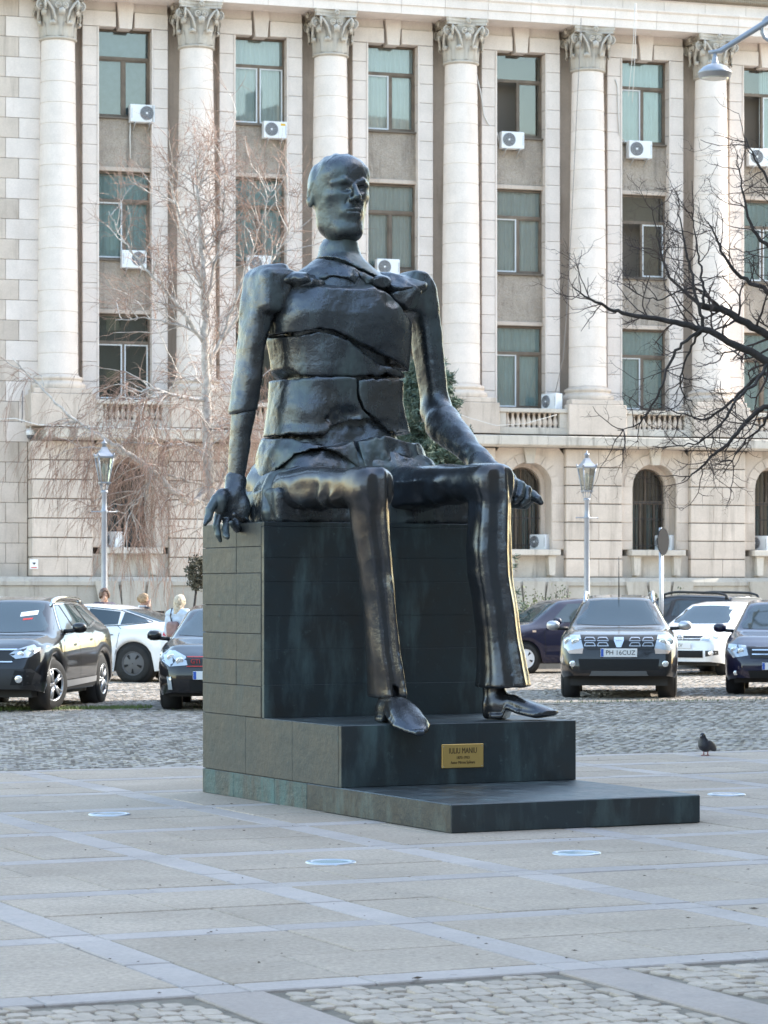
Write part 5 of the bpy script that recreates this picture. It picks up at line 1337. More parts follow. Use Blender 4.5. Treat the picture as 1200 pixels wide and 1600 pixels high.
# ---------------------------------------------------------------- lamp posts with lanterns
def lamp_post(px, Y, label, H_=5.02):
    base = Vector(((px - 600) * Y / F, Y, 0.0))
    t = tag(empty('lamp_post', base, R(20)), label, 'lamp post', 'grey lantern lamp posts before the palace')
    m = MB(); m.lathe([(.16, 0), (.16, .12), (.12, .16), (.11, .7), (.09, .75), (.085, .8), (.075, .84), (.068, 2.2), (.060, H_ - 1.62), (.075, H_ - 1.60), (.08, H_ - 1.56), (.06, H_ - 1.53), (.055, H_ - 1.18), (.085, H_ - 1.16), (.085, H_ - 1.12), (.06, H_ - 1.10)], 16); m.build('post', M['lamp_paint'], t)
    m = MB(); z = H_ - 1.58; m.tube([(-.27, 0, z), (.27, 0, z)], .014, 6); m.lathe([(.005, z - .02), (.022, z), (.005, z + .02)], 8, c=(-.28, 0)); m.lathe([(.005, z - .02), (.022, z), (.005, z + .02)], 8, c=(.28, 0)); m.build('ladder_bar', M['lamp_paint'], t)
    z0 = H_ - .92; z1 = H_ - .38; a, b = .090, .165
    ft = MB()
    for k in range(4):
        an = math.pi / 4 + k * math.pi / 2; c, s = math.cos(an), math.sin(an)
        ft.tube([(c * .05, s * .05, H_ - 1.13), (c * .09, s * .09, H_ - 1.05), (c * .10, s * .10, z0 - .02)], .012, 5)
        ft.tube([(c * a * 1.41, s * a * 1.41, z0), (c * b * 1.41, s * b * 1.41, z1)], .016, 5)
        ft.tube([(c * .12, s * .12, z0 - .06), (c * .14, s * .14, z0 - .03), (c * .12, s * .12, z0)], .014, 5)
    ft.box(-a - .03, a + .03, -a - .03, a + .03, z0 - .03, z0); ft.box(-b - .02, b + .02, -b - .02, b + .02, z1 + .001, z1 + .03)
    lan = ft.build('lantern', M['lamp_paint'], t)
    for k in range(4):
        an = k * math.pi / 2; c, s = math.cos(an), math.sin(an); q = []
        for (h_, zz, wv) in ((a, z0 + .01, a - .01), (b, z1 - .005, b - .015)):
            for e in (-1, 1): q.append((c * h_ - s * e * wv, s * h_ + c * e * wv, zz))
        MB().add([q[0], q[1], q[3], q[2]], [(0, 1, 2, 3)]).build('glass_pane', M['lamp_glass_clear'], lan)
    rf = MB(); n = 4
    prof = [(b + .03, z1 + .03), (b + .01, z1 + .05), (.11, z1 + .12), (.07, z1 + .19), (.05, z1 + .24)]
    vv = []
    for r_, zz in prof:
        for k in range(4): an = math.pi / 4 + k * math.pi / 2; vv.append((r_ * 1.41 * math.cos(an), r_ * 1.41 * math.sin(an), zz))
    ff = [(j * 4 + k, j * 4 + (k + 1) % 4, j * 4 + 4 + (k + 1) % 4, j * 4 + 4 + k) for j in range(4) for k in range(4)] + [(3, 2, 1, 0), (16, 17, 18, 19)]
    rf.add(vv, ff); rf.lathe([(.05, z1 + .24), (.05, z1 + .31), (.075, z1 + .315), (.055, z1 + .35), (.02, z1 + .37), (.016, z1 + .40), (.004, z1 + .43)], 12)
    for k in range(4):
        an = math.pi / 4 + k * math.pi / 2; rf.tube([(b * 1.41 * math.cos(an), b * 1.41 * math.sin(an), z1 + .03), (b * 1.6 * math.cos(an), b * 1.6 * math.sin(an), z1 + .10)], [.035, .012], 5)
    rf.build('lantern_roof', M['lamp_paint'], lan)
    bl = MB(); bl.lathe([(.025, z0 + .0), (.025, z0 + .15), (.045, z0 + .22), (.05, z0 + .30), (.035, z0 + .38), (.01, z0 + .42)], 12); bl.build('bulb', M['lamp_glass'], lan)
M['lamp_glass_clear'] = glass_mat('lantern_glass', (0.86, 0.88, 0.86), 0.12)
lamp_post(163, 61.3, 'grey lantern lamp post in front of the birch at left')
lamp_post(917, 66.4, 'grey lantern lamp post right of the statue knee')

# street lamp that hangs in from the right
def street_lamp():
    Y = 50.0; b = Vector(((1300 - 600) * Y / F, Y, 0)); t = tag(empty('street_lamp', b), 'grey street lamp with flat dish head hanging into the upper right corner', 'street lamp')
    hd = P(1117, 112, Y) - b; tip = P(1107, 82, Y) - b; j1 = P(1125, 80, Y) - b; j2 = P(1205, 30, Y) - b; top = Vector((0, 0, j2.z + .55))
    m = MB(); m.lathe([(.16, 0), (.16, .5), (.11, .55), (.08, top.z)], 16); m.build('post', M['lamp_paint'], t)
    m = MB(); m.tube([tip, tip.lerp(j1, .6), j1, j1.lerp(j2, .5), j2, Vector((0, 0, top.z - .1))], [.035, .04, .05, .055, .06, .06], 10); m.build('arm', M['lamp_paint'], t)
    m = MB(); c = P(1204, 45, Y) - b; m.tube([c + Vector((.16 * math.cos(k * .5), 0, .22 * math.sin(k * .5))) for k in range(13)], .035, 8, caps=False); m.build('scroll', M['lamp_paint'], t)
    z = hd.z; c = (hd.x, hd.y)
    m = MB(); m.lathe([(.03, z + .33), (.05, z + .22), (.07, z + .14), (.13, z + .125), (.22, z + .08), (.30, z + .0), (.315, z - .04), (.30, z - .045), (.285, z - .11), (.25, z - .12)], 36, c=c); m.build('lamp_head', M['lamp_paint'], t)
    m = MB(); m.lathe([(.25, z - .121), (.20, z - .135)], 30, c=c); m.build('lens', M['lamp_glass'], t)
street_lamp()

# road sign, seen from behind and almost edge-on
M['sign_back'] = plain('sign_back', (0.03, 0.031, 0.034), 0.9, spec=0.1)
def road_sign():
    Y = 60.0; b = Vector(((1032 - 600) * Y / F, Y, 0)); t = tag(empty('road_sign', b, R(60)), 'round road sign on a grey pole seen from the back, right of the brown car', 'sign')
    zc = CH + (YH - 846) * Y / F
    m = MB(); m.lathe([(.035, 0), (.035, zc + .30)], 12); m.build('pole', M['steel'], t)
    m = MB(); m.lathe([(.03, 0), (.03, zc - .3)], 10, c=(0.09, 0.0)); m.build('pole', M['steel'], t)
    m = MB(); m.lathe([(.295, 0), (.30, .01), (.295, .02)], 32); d = m.build('sign_disc', M['sign_back'], t, loc=(0, -.055, zc), rot=(R(90), 0, 0))
    m = MB(); m.box(-.05, .05, -.05, .05, -.006, -.001); m.build('sticker', M['yellow'], d)
    for s in (-.1, .1): MB().box(-.06, .06, -.055, .05, zc + s - .015, zc + s + .015).build('clamp', M['steel'], t)
road_sign()

# ---------------------------------------------------------------- cars
def paint(name, c, rough=0.30, metal=0.0, dust=0.12):
    m, nt, b = mat_base(name)
    b.inputs['Metallic'].default_value = metal; b.inputs['Specular IOR Level'].default_value = 0.1; b.inputs['Coat Weight'].default_value = 1.0; b.inputs['Coat Roughness'].default_value = 0.04
    n = noise(nt, 1.5, 5, 0.6)
    g = nt.nodes.new('ShaderNodeNewGeometry'); sx = nt.nodes.new('ShaderNodeSeparateXYZ'); nt.links.new(g.outputs['Normal'], sx.inputs[0])
    upf = math_n(nt, 'MAXIMUM', sx.outputs[2], 0.0)
    df = math_n(nt, 'MULTIPLY', math_n(nt, 'MULTIPLY', upf, ramp(nt, n, [(0.3, (0.5, 0.5, 0.5)), (0.7, (1, 1, 1))])), dust)
    nt.links.new(mix(nt, df, c, (0.30, 0.27, 0.23)), b.inputs['Base Color'])
    nt.links.new(math_n(nt, 'ADD', math_n(nt, 'MULTIPLY', df, 0.6), rough), b.inputs['Roughness'])
    return m
M['paint_black'] = paint('black_car_paint', (0.010, 0.010, 0.012), 0.28)
M['paint_brown'] = paint('dusty_dark_car_paint', (0.012, 0.011, 0.012), 0.3, dust=0.40)
M['paint_white'] = paint('white_car_paint', (0.80, 0.81, 0.82), 0.3, dust=0.03)
M['paint_blue'] = paint('dark_blue_car_paint', (0.010, 0.011, 0.035), 0.28, dust=0.2)
M['paint_grey'] = paint('dark_grey_car_paint', (0.030, 0.031, 0.036), 0.35, dust=0.1)
M['tyre'] = plain('tyre_rubber', (0.018, 0.018, 0.018), 0.85, vary=0.3, scale=8)
M['plastic'] = plain('black_plastic', (0.020, 0.020, 0.021), 0.6)
M['chrome'] = plain('chrome', (0.75, 0.76, 0.78), 0.12, metal=1.0)
M['silver_dark'] = plain('grey_plastic', (0.09, 0.095, 0.10), 0.5)
M['silver'] = plain('silver_paint', (0.50, 0.51, 0.53), 0.3, metal=0.7)
M['rim_dark'] = plain('dark_wheel_cover', (0.09, 0.09, 0.095), 0.55)
M['lamp_lens'] = plain('headlamp_glass', (0.50, 0.54, 0.57), 0.08, metal=0.3, spec=0.8, coat=1.0)
M['lamp_inner'] = plain('headlamp_reflector', (0.78, 0.80, 0.82), 0.15, metal=0.8)
M['red_lens'] = plain('red_tail_lens', (0.50, 0.02, 0.03), 0.1, coat=1.0)
M['amber_lens'] = plain('amber_lens', (0.55, 0.42, 0.33), 0.12, coat=1.0)
M['plate_white'] = plain('number_plate', (0.72, 0.73, 0.74), 0.4)
M['plate_blue'] = plain('number_plate_blue', (0.03, 0.10, 0.45), 0.4)
M['seam'] = plain('panel_gap', (0.004, 0.004, 0.004), 0.8)

class Car:
    def __init__(s, name, label, paint_, spec, loc, rz, group='cars parked before the palace'):
        s.L, s.W, s.H, s.wb, s.fo, s.r = [spec[k] for k in ('L', 'W', 'H', 'wb', 'fo', 'r')]
        s.spec = spec; s.mat = paint_
        s.root = tag(empty(name, (0, 0, 0), rz), label, 'car', group)
        s.root.location = loc
        s.body()
    # side profile in metres from the front bumper
    def curve(s, key, x):
        p = s.spec[key]; return np.interp(x, [a for a, _ in p], [b for _, b in p])
    def smooth(s, key, x):
        xs = np.asarray(x); acc = 0
        for d, wgt in ((-.10, 1), (-.05, 2), (0, 3), (.05, 2), (.10, 1)): acc = acc + wgt * s.curve(key, np.clip(xs + d, 0, s.L))
        return acc / 9
    def body(s):
        L, hw = s.L, s.W / 2
        x = np.unique(np.concatenate([np.linspace(0, .5, 9), np.linspace(.5, L - .5, 64), np.linspace(L - .5, L, 9)]))
        top = s.smooth('top', x); belt = np.minimum(s.smooth('belt', x), top - 0.035)
        nose, tail = s.spec.get('nose', .55), s.spec.get('tail', .5)
        kf, kr = s.spec.get('kf', .22), s.spec.get('kr', .17)
        pl = 1 - kf * np.clip(1 - x / nose, 0, 1) ** 2.4 - kr * np.clip(1 - (L - x) / tail, 0, 1) ** 2.2
        wv = hw * pl
        wt = np.minimum(s.smooth('roofw', x), wv - .05)
        sill = np.full_like(x, s.spec.get('sill', .24)); sill += .06 * np.clip(1 - x / .5, 0, 1) + .08 * np.clip(1 - (L - x) / .6, 0, 1)
        ra = s.r + .055
        for cx in (s.fo, s.fo + s.wb):
            dxx = np.abs(x - cx); sill = np.where(dxx < ra, np.maximum(sill, s.r + np.sqrt(np.maximum(ra ** 2 - dxx ** 2, 0)) - .0), sill)
        rows = []
        for i in range(len(x)):
            W_, zb, zt, Wt, z0 = wv[i], belt[i], top[i], wt[i], sill[i]
            zm = min(max(z0 + .08, .62), zb - .12)
            gh = zt - zb
            zr = zb + gh * .80; 
            pts = [(W_ - .045, z0), (W_ - .012, z0 + (zm - z0) * .25), (W_ + .0, z0 + (zm - z0) * .6), (W_ + .004, zm), (W_ - .002, zm + (zb - zm) * .45), (W_ - .018, zm + (zb - zm) * .8), (W_ - .05, zb)]
            for t in (.33, .66, 1.0): pts.append((W_ - .055 + (Wt - W_ + .055) * t, zb + (zr - zb) * t))
            pts += [(Wt - .035, zr + (zt - zr) * .5), (Wt * .84, zr + (zt - zr) * .80), (Wt * .6, zr + (zt - zr) * .94), (Wt * .3, zt - .003), (0, zt)]
            rows.append(pts)
        rows = np.array(rows); n, m = rows.shape[:2]
        V_ = []
        lean = s.spec.get('lean', .16); rl = s.spec.get('rlean', .10)
        for i in range(n):
            full = np.concatenate([rows[i], rows[i][:-1][::-1] * np.array([-1, 1])])   # left to right
            fx = max(0, 1 - x[i] / .45); rx = max(0, 1 - (L - x[i]) / .45)
            for (yy, zz) in full:
                bul = .09 * (1 - min(1, abs(yy) / hw) ** 2)
                z_ = (zz - .30) / .55
                xx = x[i] + fx * (lean * max(0, z_) ** 2 - bul * .9 + .05 * max(0, .45 - zz) / .2) - rx * (rl * max(0, z_) ** 2 - bul * .5)
                V_.append((-(xx - L / 2), yy, zz))
        mm = 2 * m - 1; f = []
        for i in range(n - 1):
            for j in range(mm - 1): f.append((i * mm + j, i * mm + j + 1, (i + 1) * mm + j + 1, (i + 1) * mm + j))
        # end caps as strips between mirrored points, with middle columns for the bulge
        for (i, fl) in ((0, 0), (n - 1, 1)):
            K = 10; grid_ = {}
            for j in range(m):
                a = V_[i * mm + j]; b = V_[i * mm + mm - 1 - j]
                for k in range(K + 1):
                    if j == m - 1 or k == 0: idx = i * mm + j
                    elif k == K: idx = i * mm + mm - 1 - j
                    else:
                        y = a[1] + (b[1] - a[1]) * k / K; zz = a[2]
                        bul = .09 * ((1 - (abs(y) / hw) ** 2) - (1 - (abs(a[1]) / hw) ** 2))
                        xx = a[0] + (bul * .9 if i == 0 else -bul * .5); idx = len(V_); V_.append((xx, y, zz))
                    grid_[j, k] = idx
            for j in range(m - 1):
                for k in range(K):
                    q = [grid_[j, k], grid_[j, k + 1], grid_[j + 1, k + 1], grid_[j + 1, k]]
                    q = list(dict.fromkeys(q))
                    if len(q) > 2: f.append(tuple(q[::-1]) if not fl else tuple(q))
        me = mesh('body', V_, f, s.mat, True)
        bm = bmesh.new(); bm.from_mesh(me); bmesh.ops.recalc_face_normals(bm, faces=bm.faces); bm.to_mesh(me)
        s.bvh = BVHTree.FromBMesh(bm); bm.free()
        s.bodyo = obj('body', me, s.root)
        u = MB(); u.box(-L / 2 + .25, L / 2 - .25, -hw + .16, hw - .16, .20, .75); u.build('underbody', M['plastic'], s.root)
        for cx in (s.fo, s.fo + s.wb):
            for sy in (-1, 1):
                u = MB(); u.tube([(L / 2 - cx, sy * (hw - .30), s.r), (L / 2 - cx, sy * (hw - .05), s.r)], s.r + .05, 20); u.build('wheel_well', M['plastic'], s.root)
    def X(s, x): return s.L / 2 - x
    def patch(s, name, poly, view, mat, off=.006, parent=None, res=.05, side=1, smooth=True):
        """polygon laid on to the body; view 'front'/'rear': (y, z); 'side': (x from front, z)"""
        pts = [Vector(p) for p in poly]; n = len(pts)
        # densify the outline and fill with a grid
        out = []
        for i in range(n):
            a, b = pts[i], pts[(i + 1) % n]; k = max(1, int((b - a).length / res))
            out += [a.lerp(b, t / k) for t in range(k)]
        edges = [(i, (i + 1) % len(out)) for i in range(len(out))]
        xs = [p.x for p in out]; ys = [p.y for p in out]; allp = list(out)
        def inside(p):
            c = False; j = len(out) - 1
            for i in range(len(out)):
                a, b = out[i], out[j]
                if (a.y > p.y) != (b.y > p.y) and p.x < (b.x - a.x) * (p.y - a.y) / (b.y - a.y) + a.x: c = not c
                j = i
            return c
        gx = min(xs) + res
        while gx < max(xs):
            gy = min(ys) + res
            while gy < max(ys):
                p = Vector((gx, gy))
                if inside(p) and min((p - q).length for q in out) > res * .45: allp.append(p)
                gy += res
            gx += res
        vs_, _, fs, _, _, _ = delaunay_2d_cdt(allp, edges, [], 1, 1e-5)
        V_ = []
        for p in vs_:
            if view == 'front': o, d = Vector((s.L, p.x, p.y)), Vector((-1, 0, 0))
            elif view == 'rear': o, d = Vector((-s.L, p.x, p.y)), Vector((1, 0, 0))
            else: o, d = Vector((s.X(p.x), side * 4, p.y)), Vector((0, -side, 0))
            h, nrm, _, _ = s.bvh.ray_cast(o, d)
            if h is None:
                hn = s.bvh.find_nearest(Vector((s.X(p.x), side * s.W / 2, p.y)) if view == 'side' else Vector((s.X(0) if view == 'front' else s.X(s.L), p.x, p.y))); h = hn[0]
            V_.append(h - d * off)
        me = mesh(name, V_, fs, mat, smooth)
        bm = bmesh.new(); bm.from_mesh(me); bmesh.ops.recalc_face_normals(bm, faces=bm.faces)
        dd = Vector((1, 0, 0)) if view == 'front' else Vector((-1, 0, 0)) if view == 'rear' else Vector((0, side, 0))
        if sum((fc.normal.dot(dd) for fc in bm.faces), 0.0) < 0: bmesh.ops.reverse_faces(bm, faces=bm.faces)
        bm.to_mesh(me); bm.free()
        return obj(name, me, parent or s.root)
    def sym(s, name, poly, mat, off=.006, parent=None, res=.05):
        r = []
        for sg in (1, -1): r.append(s.patch(name, [(sg * y, z) for y, z in poly], 'front', mat, off, parent[(1 - sg) // 2] if parent else None, res))
        return r
    def side_line(s, pts, wid=.012, side=1, mat=None, name='panel_gap', off=.004):
        for a, b in zip(pts[:-1], pts[1:]):
            a, b = Vector(a), Vector(b); n_ = Vector((-(b - a).y, (b - a).x)).normalized() * wid / 2
            s.patch(name, [a - n_, b - n_, b + n_, a + n_], 'side', mat or M['seam'], off, s.bodyo, .08, side)
    def wheel(s, x, side, rimmat, style='spoke', steer=0.0):
        t = empty('wheel', (s.X(x), side * (s.W / 2 - .115), s.r), steer, s.root)
        r, w_ = s.r, .105
        m = MB(); m.lathe([(r * .62, -w_), (r * .80, -w_ - .004), (r * .93, -w_ + .012), (r, -w_ + .035), (r, w_ - .035), (r * .93, w_ - .012), (r * .80, w_ + .004), (r * .62, w_)], 36, caps=False); m.build('tyre', M['tyre'], t, rot=(R(-90) * side, 0, 0))
        m = MB(); R_ = r * .64
        m.lathe([(R_, w_ - .02), (R_ * 1.02, w_), (R_ * .95, w_ + .002), (R_ * .92, w_ - .03)], 36, caps=False)
        back = MB(); back.lathe([(R_, -.02), (R_ * .98, .0)], 28); 
        if style == 'cover':
            m.lathe([(R_ * .93, w_ - .012), (R_ * .6, w_ + .006), (R_ * .2, w_ + .012), (.01, w_ + .014)], 30, caps=False)
        else:
            ns = 5
            for k in range(ns):
                for e in (-.16, .16):
                    a = 2 * math.pi * k / ns; a2 = a + e
                    m.tube([(R_ * .15 * math.cos(a), R_ * .15 * math.sin(a), w_ - .025), (R_ * .55 * math.cos(a + e * .8), R_ * .55 * math.sin(a + e * .8), w_ - .018), (R_ * .95 * math.cos(a2), R_ * .95 * math.sin(a2), w_ - .022)], [R_ * .12, R_ * .085, R_ * .09], 6)
            m.lathe([(R_ * .2, w_ - .03), (R_ * .2, w_ - .01), (R_ * .08, w_ - .004)], 14)
        rim = m.build('rim', rimmat, t, rot=(R(-90) * side, 0, 0))
        back.build('brake_disc', M['plastic'], t, rot=(R(-90) * side, 0, 0))
        if style == 'cover':   # five dark slots
            sl_ = MB()
            for k in range(5):
                a = 2 * math.pi * k / 5 + .3; q = [(R_ * rr * math.cos(a + e), R_ * rr * math.sin(a + e), zz) for rr, e, zz in ((.42, -.10, w_ + .0145), (.80, -.17, w_ + .006), (.84, .12, w_ + .006), (.46, .14, w_ + .0145))]
                sl_.add(q, [(0, 1, 2, 3)])
            sl_.build('slot', M['seam'], t, rot=(R(-90) * side, 0, 0))
        return t
    def wheels(s, rimmat, style='spoke', steer=0.0):
        for side in (1, -1):
            s.wheel(s.fo, side, rimmat, style, steer); s.wheel(s.fo + s.wb, side, rimmat, style)
    def mirror(s, x, z, mat, d=.0):
        for side in (1, -1):
            yy = side * (s.W / 2 - .06)
            m = MB(); c = Vector((s.X(x), side * (s.W / 2 + .10 + d), z)); 
            vv = []; fs = []
            n = 12; prof = [(-.045, .55), (-.02, .9), (.03, 1.0), (.075, .85), (.10, .45)]
            for (dx, k) in prof:
                for j in range(n):
                    a = 2 * math.pi * j / n; cy, cz = math.cos(a), math.sin(a); q = 1 / (abs(cy) ** 3 + abs(cz) ** 3) ** (1 / 3)
                    vv.append((c.x + dx, c.y + cy * q * .105 * k, c.z + cz * q * .075 * k))
            for i in range(len(prof) - 1):
                for j in range(n): fs.append((i * n + j, i * n + (j + 1) % n, (i + 1) * n + (j + 1) % n, (i + 1) * n + j))
            fs += [tuple(range(n))[::-1], tuple((len(prof) - 1) * n + j for j in range(n))]
            m.add(vv, fs, True); mo = m.build('mirror', mat, s.root)
            MB().tube([(c.x, yy - side * .04, z - .05), (c.x + .02, c.y - side * .06, z - .04)], [.035, .03], 6).build('mirror_arm', M['plastic'], mo)
    def rails(s, x0, x1, mat, hgt=.075, inset=.06):
        for side in (1, -1):
            q = []
            for k in range(11):
                x = x0 + (x1 - x0) * k / 10; h_, _, _, _ = s.bvh.ray_cast(Vector((s.X(x), side * (float(s.smooth('roofw', x)) - inset), 3)), Vector((0, 0, -1)))
                lift = hgt * min(1, min(k, 10 - k) / 1.6) ** .6
                q.append(h_ + Vector((0, 0, lift)))
            m = MB(); m.tube(q, [.022] + [.028] * 9 + [.022], 8)
            for k in (1, 9): m.tube([q[k], q[k] - Vector((0, 0, hgt))], .026, 6)
            m.build('roof_rail', mat, s.root)
    def plate(s, txt, z, y=0.0, w_=.52, hgt=.115, view='front', blue=True, band=None):
        h_, _, _, _ = s.bvh.ray_cast(Vector((s.L, y, z)), Vector((-1, 0, 0)))
        t = obj('number_plate', MB().box(-w_ / 2, w_ / 2, -.012, 0, -hgt / 2, hgt / 2, .003).mesh('number_plate', M['plate_white']), s.root, h_ + Vector((.035, 0, 0)), (0, 0, R(90)))
        MB().box(-w_ / 2 + .004, -w_ / 2 + .045, -.0145, -.0125, -hgt / 2 + .005, hgt / 2 - .005).build('country_band', M['plate_blue'], t)
        me = text_mesh('plate_text', txt, .098, M['black'], width=w_ * .80 if len(txt) > 3 else None, extrude=.0008); obj('plate_text', me, t, (.025, -.0145, 0), (R(90), 0, 0))
    def headlamp_bulbs(s, spots, r=.055, parent=None):
        for sg in (1, -1):
            for (y, z) in spots:
                h_, _, _, _ = s.bvh.ray_cast(Vector((s.L, sg * y, z)), Vector((-1, 0, 0)))
                m = MB(); m.lathe([(r, 0), (r * .9, .006), (r * .5, .002), (r * .2, .006)], 16); m.build('lamp_bowl', M['lamp_inner'], s.root, loc=h_ + Vector((.016, 0, 0)), rot=(0, R(90), 0))
    def windscreen(s, x0, x1, k=.9, inset=.06):
        """front glass between cowl x0 and roof x1"""
        a = float(s.smooth('belt', x0)); zb = float(s.smooth('top', x0)) + .035; zt = float(s.smooth('top', x1)) - .045
        yb = float(np.interp(0, [0], [s.W / 2])) - .16; yt = float(s.smooth('roofw', x1)) - .05
        return s.patch('windscreen', [(-yb, zb), (-yb * .5, zb - .02), (0, zb - .025), (yb * .5, zb - .02), (yb, zb), (yb * .55 + yt * .45, zb * .5 + zt * .5), (yt, zt), (yt * .5, zt + .02), (0, zt + .025), (-yt * .5, zt + .02), (-yt, zt), (-yb * .55 - yt * .45, zb * .5 + zt * .5)], 'front', M['car_glass'], .010, None, .09)

def hatch(L, W, H, wb, fo, r, hood0=.80, hood1=1.02, cowl=1.10, wtop=1.85, rr=.55, belt_r=1.0, roofw=.58, **k):
    d = dict(L=L, W=W, H=H, wb=wb, fo=fo, r=r)
    d['top'] = [(0, hood0 - .08), (.10, hood0), (.45, hood0 + (hood1 - hood0) * .6), (cowl, hood1), (wtop, H - .05), (wtop + .55, H), (L - rr - .5, H - .03), (L - rr, H - .09), (L - .12, belt_r), (L, belt_r - .12)]
    d['belt'] = [(0, hood0 - .12), (.2, hood0 - .05), (cowl, hood1 - .08), (L * .6, belt_r - .06), (L - .3, belt_r - .02), (L, belt_r - .16)]
    d['roofw'] = [(0, W / 2 - .22), (cowl, W / 2 - .16), (wtop, roofw), (L * .6, roofw + .01), (L - rr, roofw - .04), (L, W / 2 - .22)]
    d.update(k); return d

def facing_camera(px, Y, off=0.0):
    p = Vector(((px - 600) * Y / F, Y, 0)); return p, math.atan2(-p.y, -p.x) + off

# brown-black off-roader that faces the camera
sp_ = hatch(4.31, 1.82, 1.61, 2.67, .82, .345, hood0=.98, hood1=1.10, cowl=1.12, wtop=1.80, rr=.30, belt_r=1.05, roofw=.585, sill=.30, lean=.10, kf=.16, nose=.45)
p, rz = facing_camera(967, 43.2); ctr = p + Vector((0, sp_['L'] / 2 - sp_['fo'], 0)); ctr.x = p.x * ctr.y / p.y
c = Car('parked_car', 'dusty dark off-roader facing the camera with number plate PH 16 CUZ', M['paint_brown'], sp_, ctr, rz)
c.windscreen(1.12, 1.80)
c.patch('bumper', [(-.87, .34), (.87, .34), (.89, .62), (.80, .78), (.62, .80), (-.62, .80), (-.80, .78), (-.89, .62)], 'front', M['paint_black'], .008)
c.patch('grille', [(-.50, .76), (.50, .76), (.60, .985), (-.60, .985)], 'front', M['plastic'], .014)
for row_, zz in ((0, .925), (1, .845)):
    for sg in (1, -1):
        for k, y0 in enumerate((.16, .36)):
            q = [(sg * y0, zz - .025), (sg * (y0 + .17), zz - .025), (sg * (y0 + .15), zz + .025), (sg * (y0 + .03), zz + .025)]
            for a, b in zip(q, q[1:] + q[:1]):
                a, b = Vector(a), Vector(b); n_ = Vector((-(b - a).y, (b - a).x)).normalized() * .006
                c.patch('grille_bar', [a - n_, b - n_, b + n_, a + n_], 'front', M['silver'], .022, None, .1)
c.patch('emblem', [(-.075, .955), (.075, .955), (.075, .90), (.035, .80), (-.035, .80), (-.075, .90)], 'front', M['chrome'], .030); c.patch('emblem', [(-.045, .935), (.045, .935), (.045, .905), (-.045, .905)], 'front', M['silver'], .034)
hl = c.sym('headlamp', [(.545, .78), (.78, .74), (.85, .80), (.855, .985), (.60, .99)], M['lamp_lens'], .016)
c.headlamp_bulbs([(.67, .88), (.785, .885)], .060)
c.sym('indicator', [(.56, .70), (.76, .70), (.80, .745), (.545, .785)], M['amber_lens'], .017)
c.patch('skid_plate', [(-.46, .32), (.46, .32), (.42, .435), (-.42, .435)], 'front', M['silver_dark'] if 'silver_dark' in M else M['plastic'], .02)
c.patch('lower_grille', [(-.60, .455), (.60, .455), (.62, .62), (-.62, .62)], 'front', M['seam'], .012)
c.headlamp_bulbs([(.71, .545)], .05)
c.plate('PH 16CUZ', .715, w_=.56, hgt=.13)
c.wheels(M['silver']); c.mirror(1.25, 1.12, M['silver'], .03); c.rails(1.75, 3.9, M['silver'], .09, .05)
MB().tube([(c.X(1.86), .0, 1.57), (c.X(1.9), .0, 2.22)], [.012, .006], 5).build('antenna', M['plastic'], c.root)
for sg in (1, -1): c.side_line([(1.45, .45), (1.42, .95), (1.9, 1.5)], side=sg); c.patch('side_window', [(1.45, 1.10), (3.75, 1.14), (3.5, 1.45), (2.05, 1.46)], 'side', M['car_glass'], .008, None, .08, sg)

# black crossover at the left edge
sp_ = hatch(4.45, 1.84, 1.585, 2.646, .93, .355, hood0=.92, hood1=1.06, cowl=1.15, wtop=1.95, rr=.45, belt_r=1.12, roofw=.585, sill=.26, lean=.15, kf=.20)
rz = math.atan2(-1, -.155)
front = Vector((math.cos(rz), math.sin(rz), 0)); left = Vector((-front.y, front.x, 0))
fw = Vector((-4.60, 38.45, 0)) - left * (sp_['W'] / 2 - .02)
c = Car('parked_car', 'black crossover with chrome window line, front wheel turned, at the left edge', M['paint_black'], sp_, fw - front * (sp_['L'] / 2 - sp_['fo']), rz)
c.windscreen(1.15, 1.95)
c.patch('bumper', [(-.86, .30), (.86, .30), (.89, .50), (.80, .60), (-.80, .60), (-.89, .50)], 'front', M['plastic'], .008)
c.patch('grille', [(-.55, .70), (.55, .70), (.60, .86), (-.60, .86)], 'front', M['plastic'], .012); c.patch('chrome_strip', [(-.60, .855), (.60, .855), (.60, .875), (-.60, .875)], 'front', M['chrome'], .02); c.patch('chrome_strip', [(-.56, .69), (.56, .69), (.56, .705), (-.56, .705)], 'front', M['chrome'], .02)
c.sym('headlamp', [(.50, .80), (.60, .735), (.78, .76), (.90, .90), (.80, .94), (.58, .86)], M['lamp_lens'], .012); c.headlamp_bulbs([(.66, .80), (.77, .845)], .045)
c.headlamp_bulbs([(.66, .46)], .055)
c.sym('fog_surround', [(.54, .38), (.80, .38), (.84, .55), (.60, .58)], M['seam'], .010)
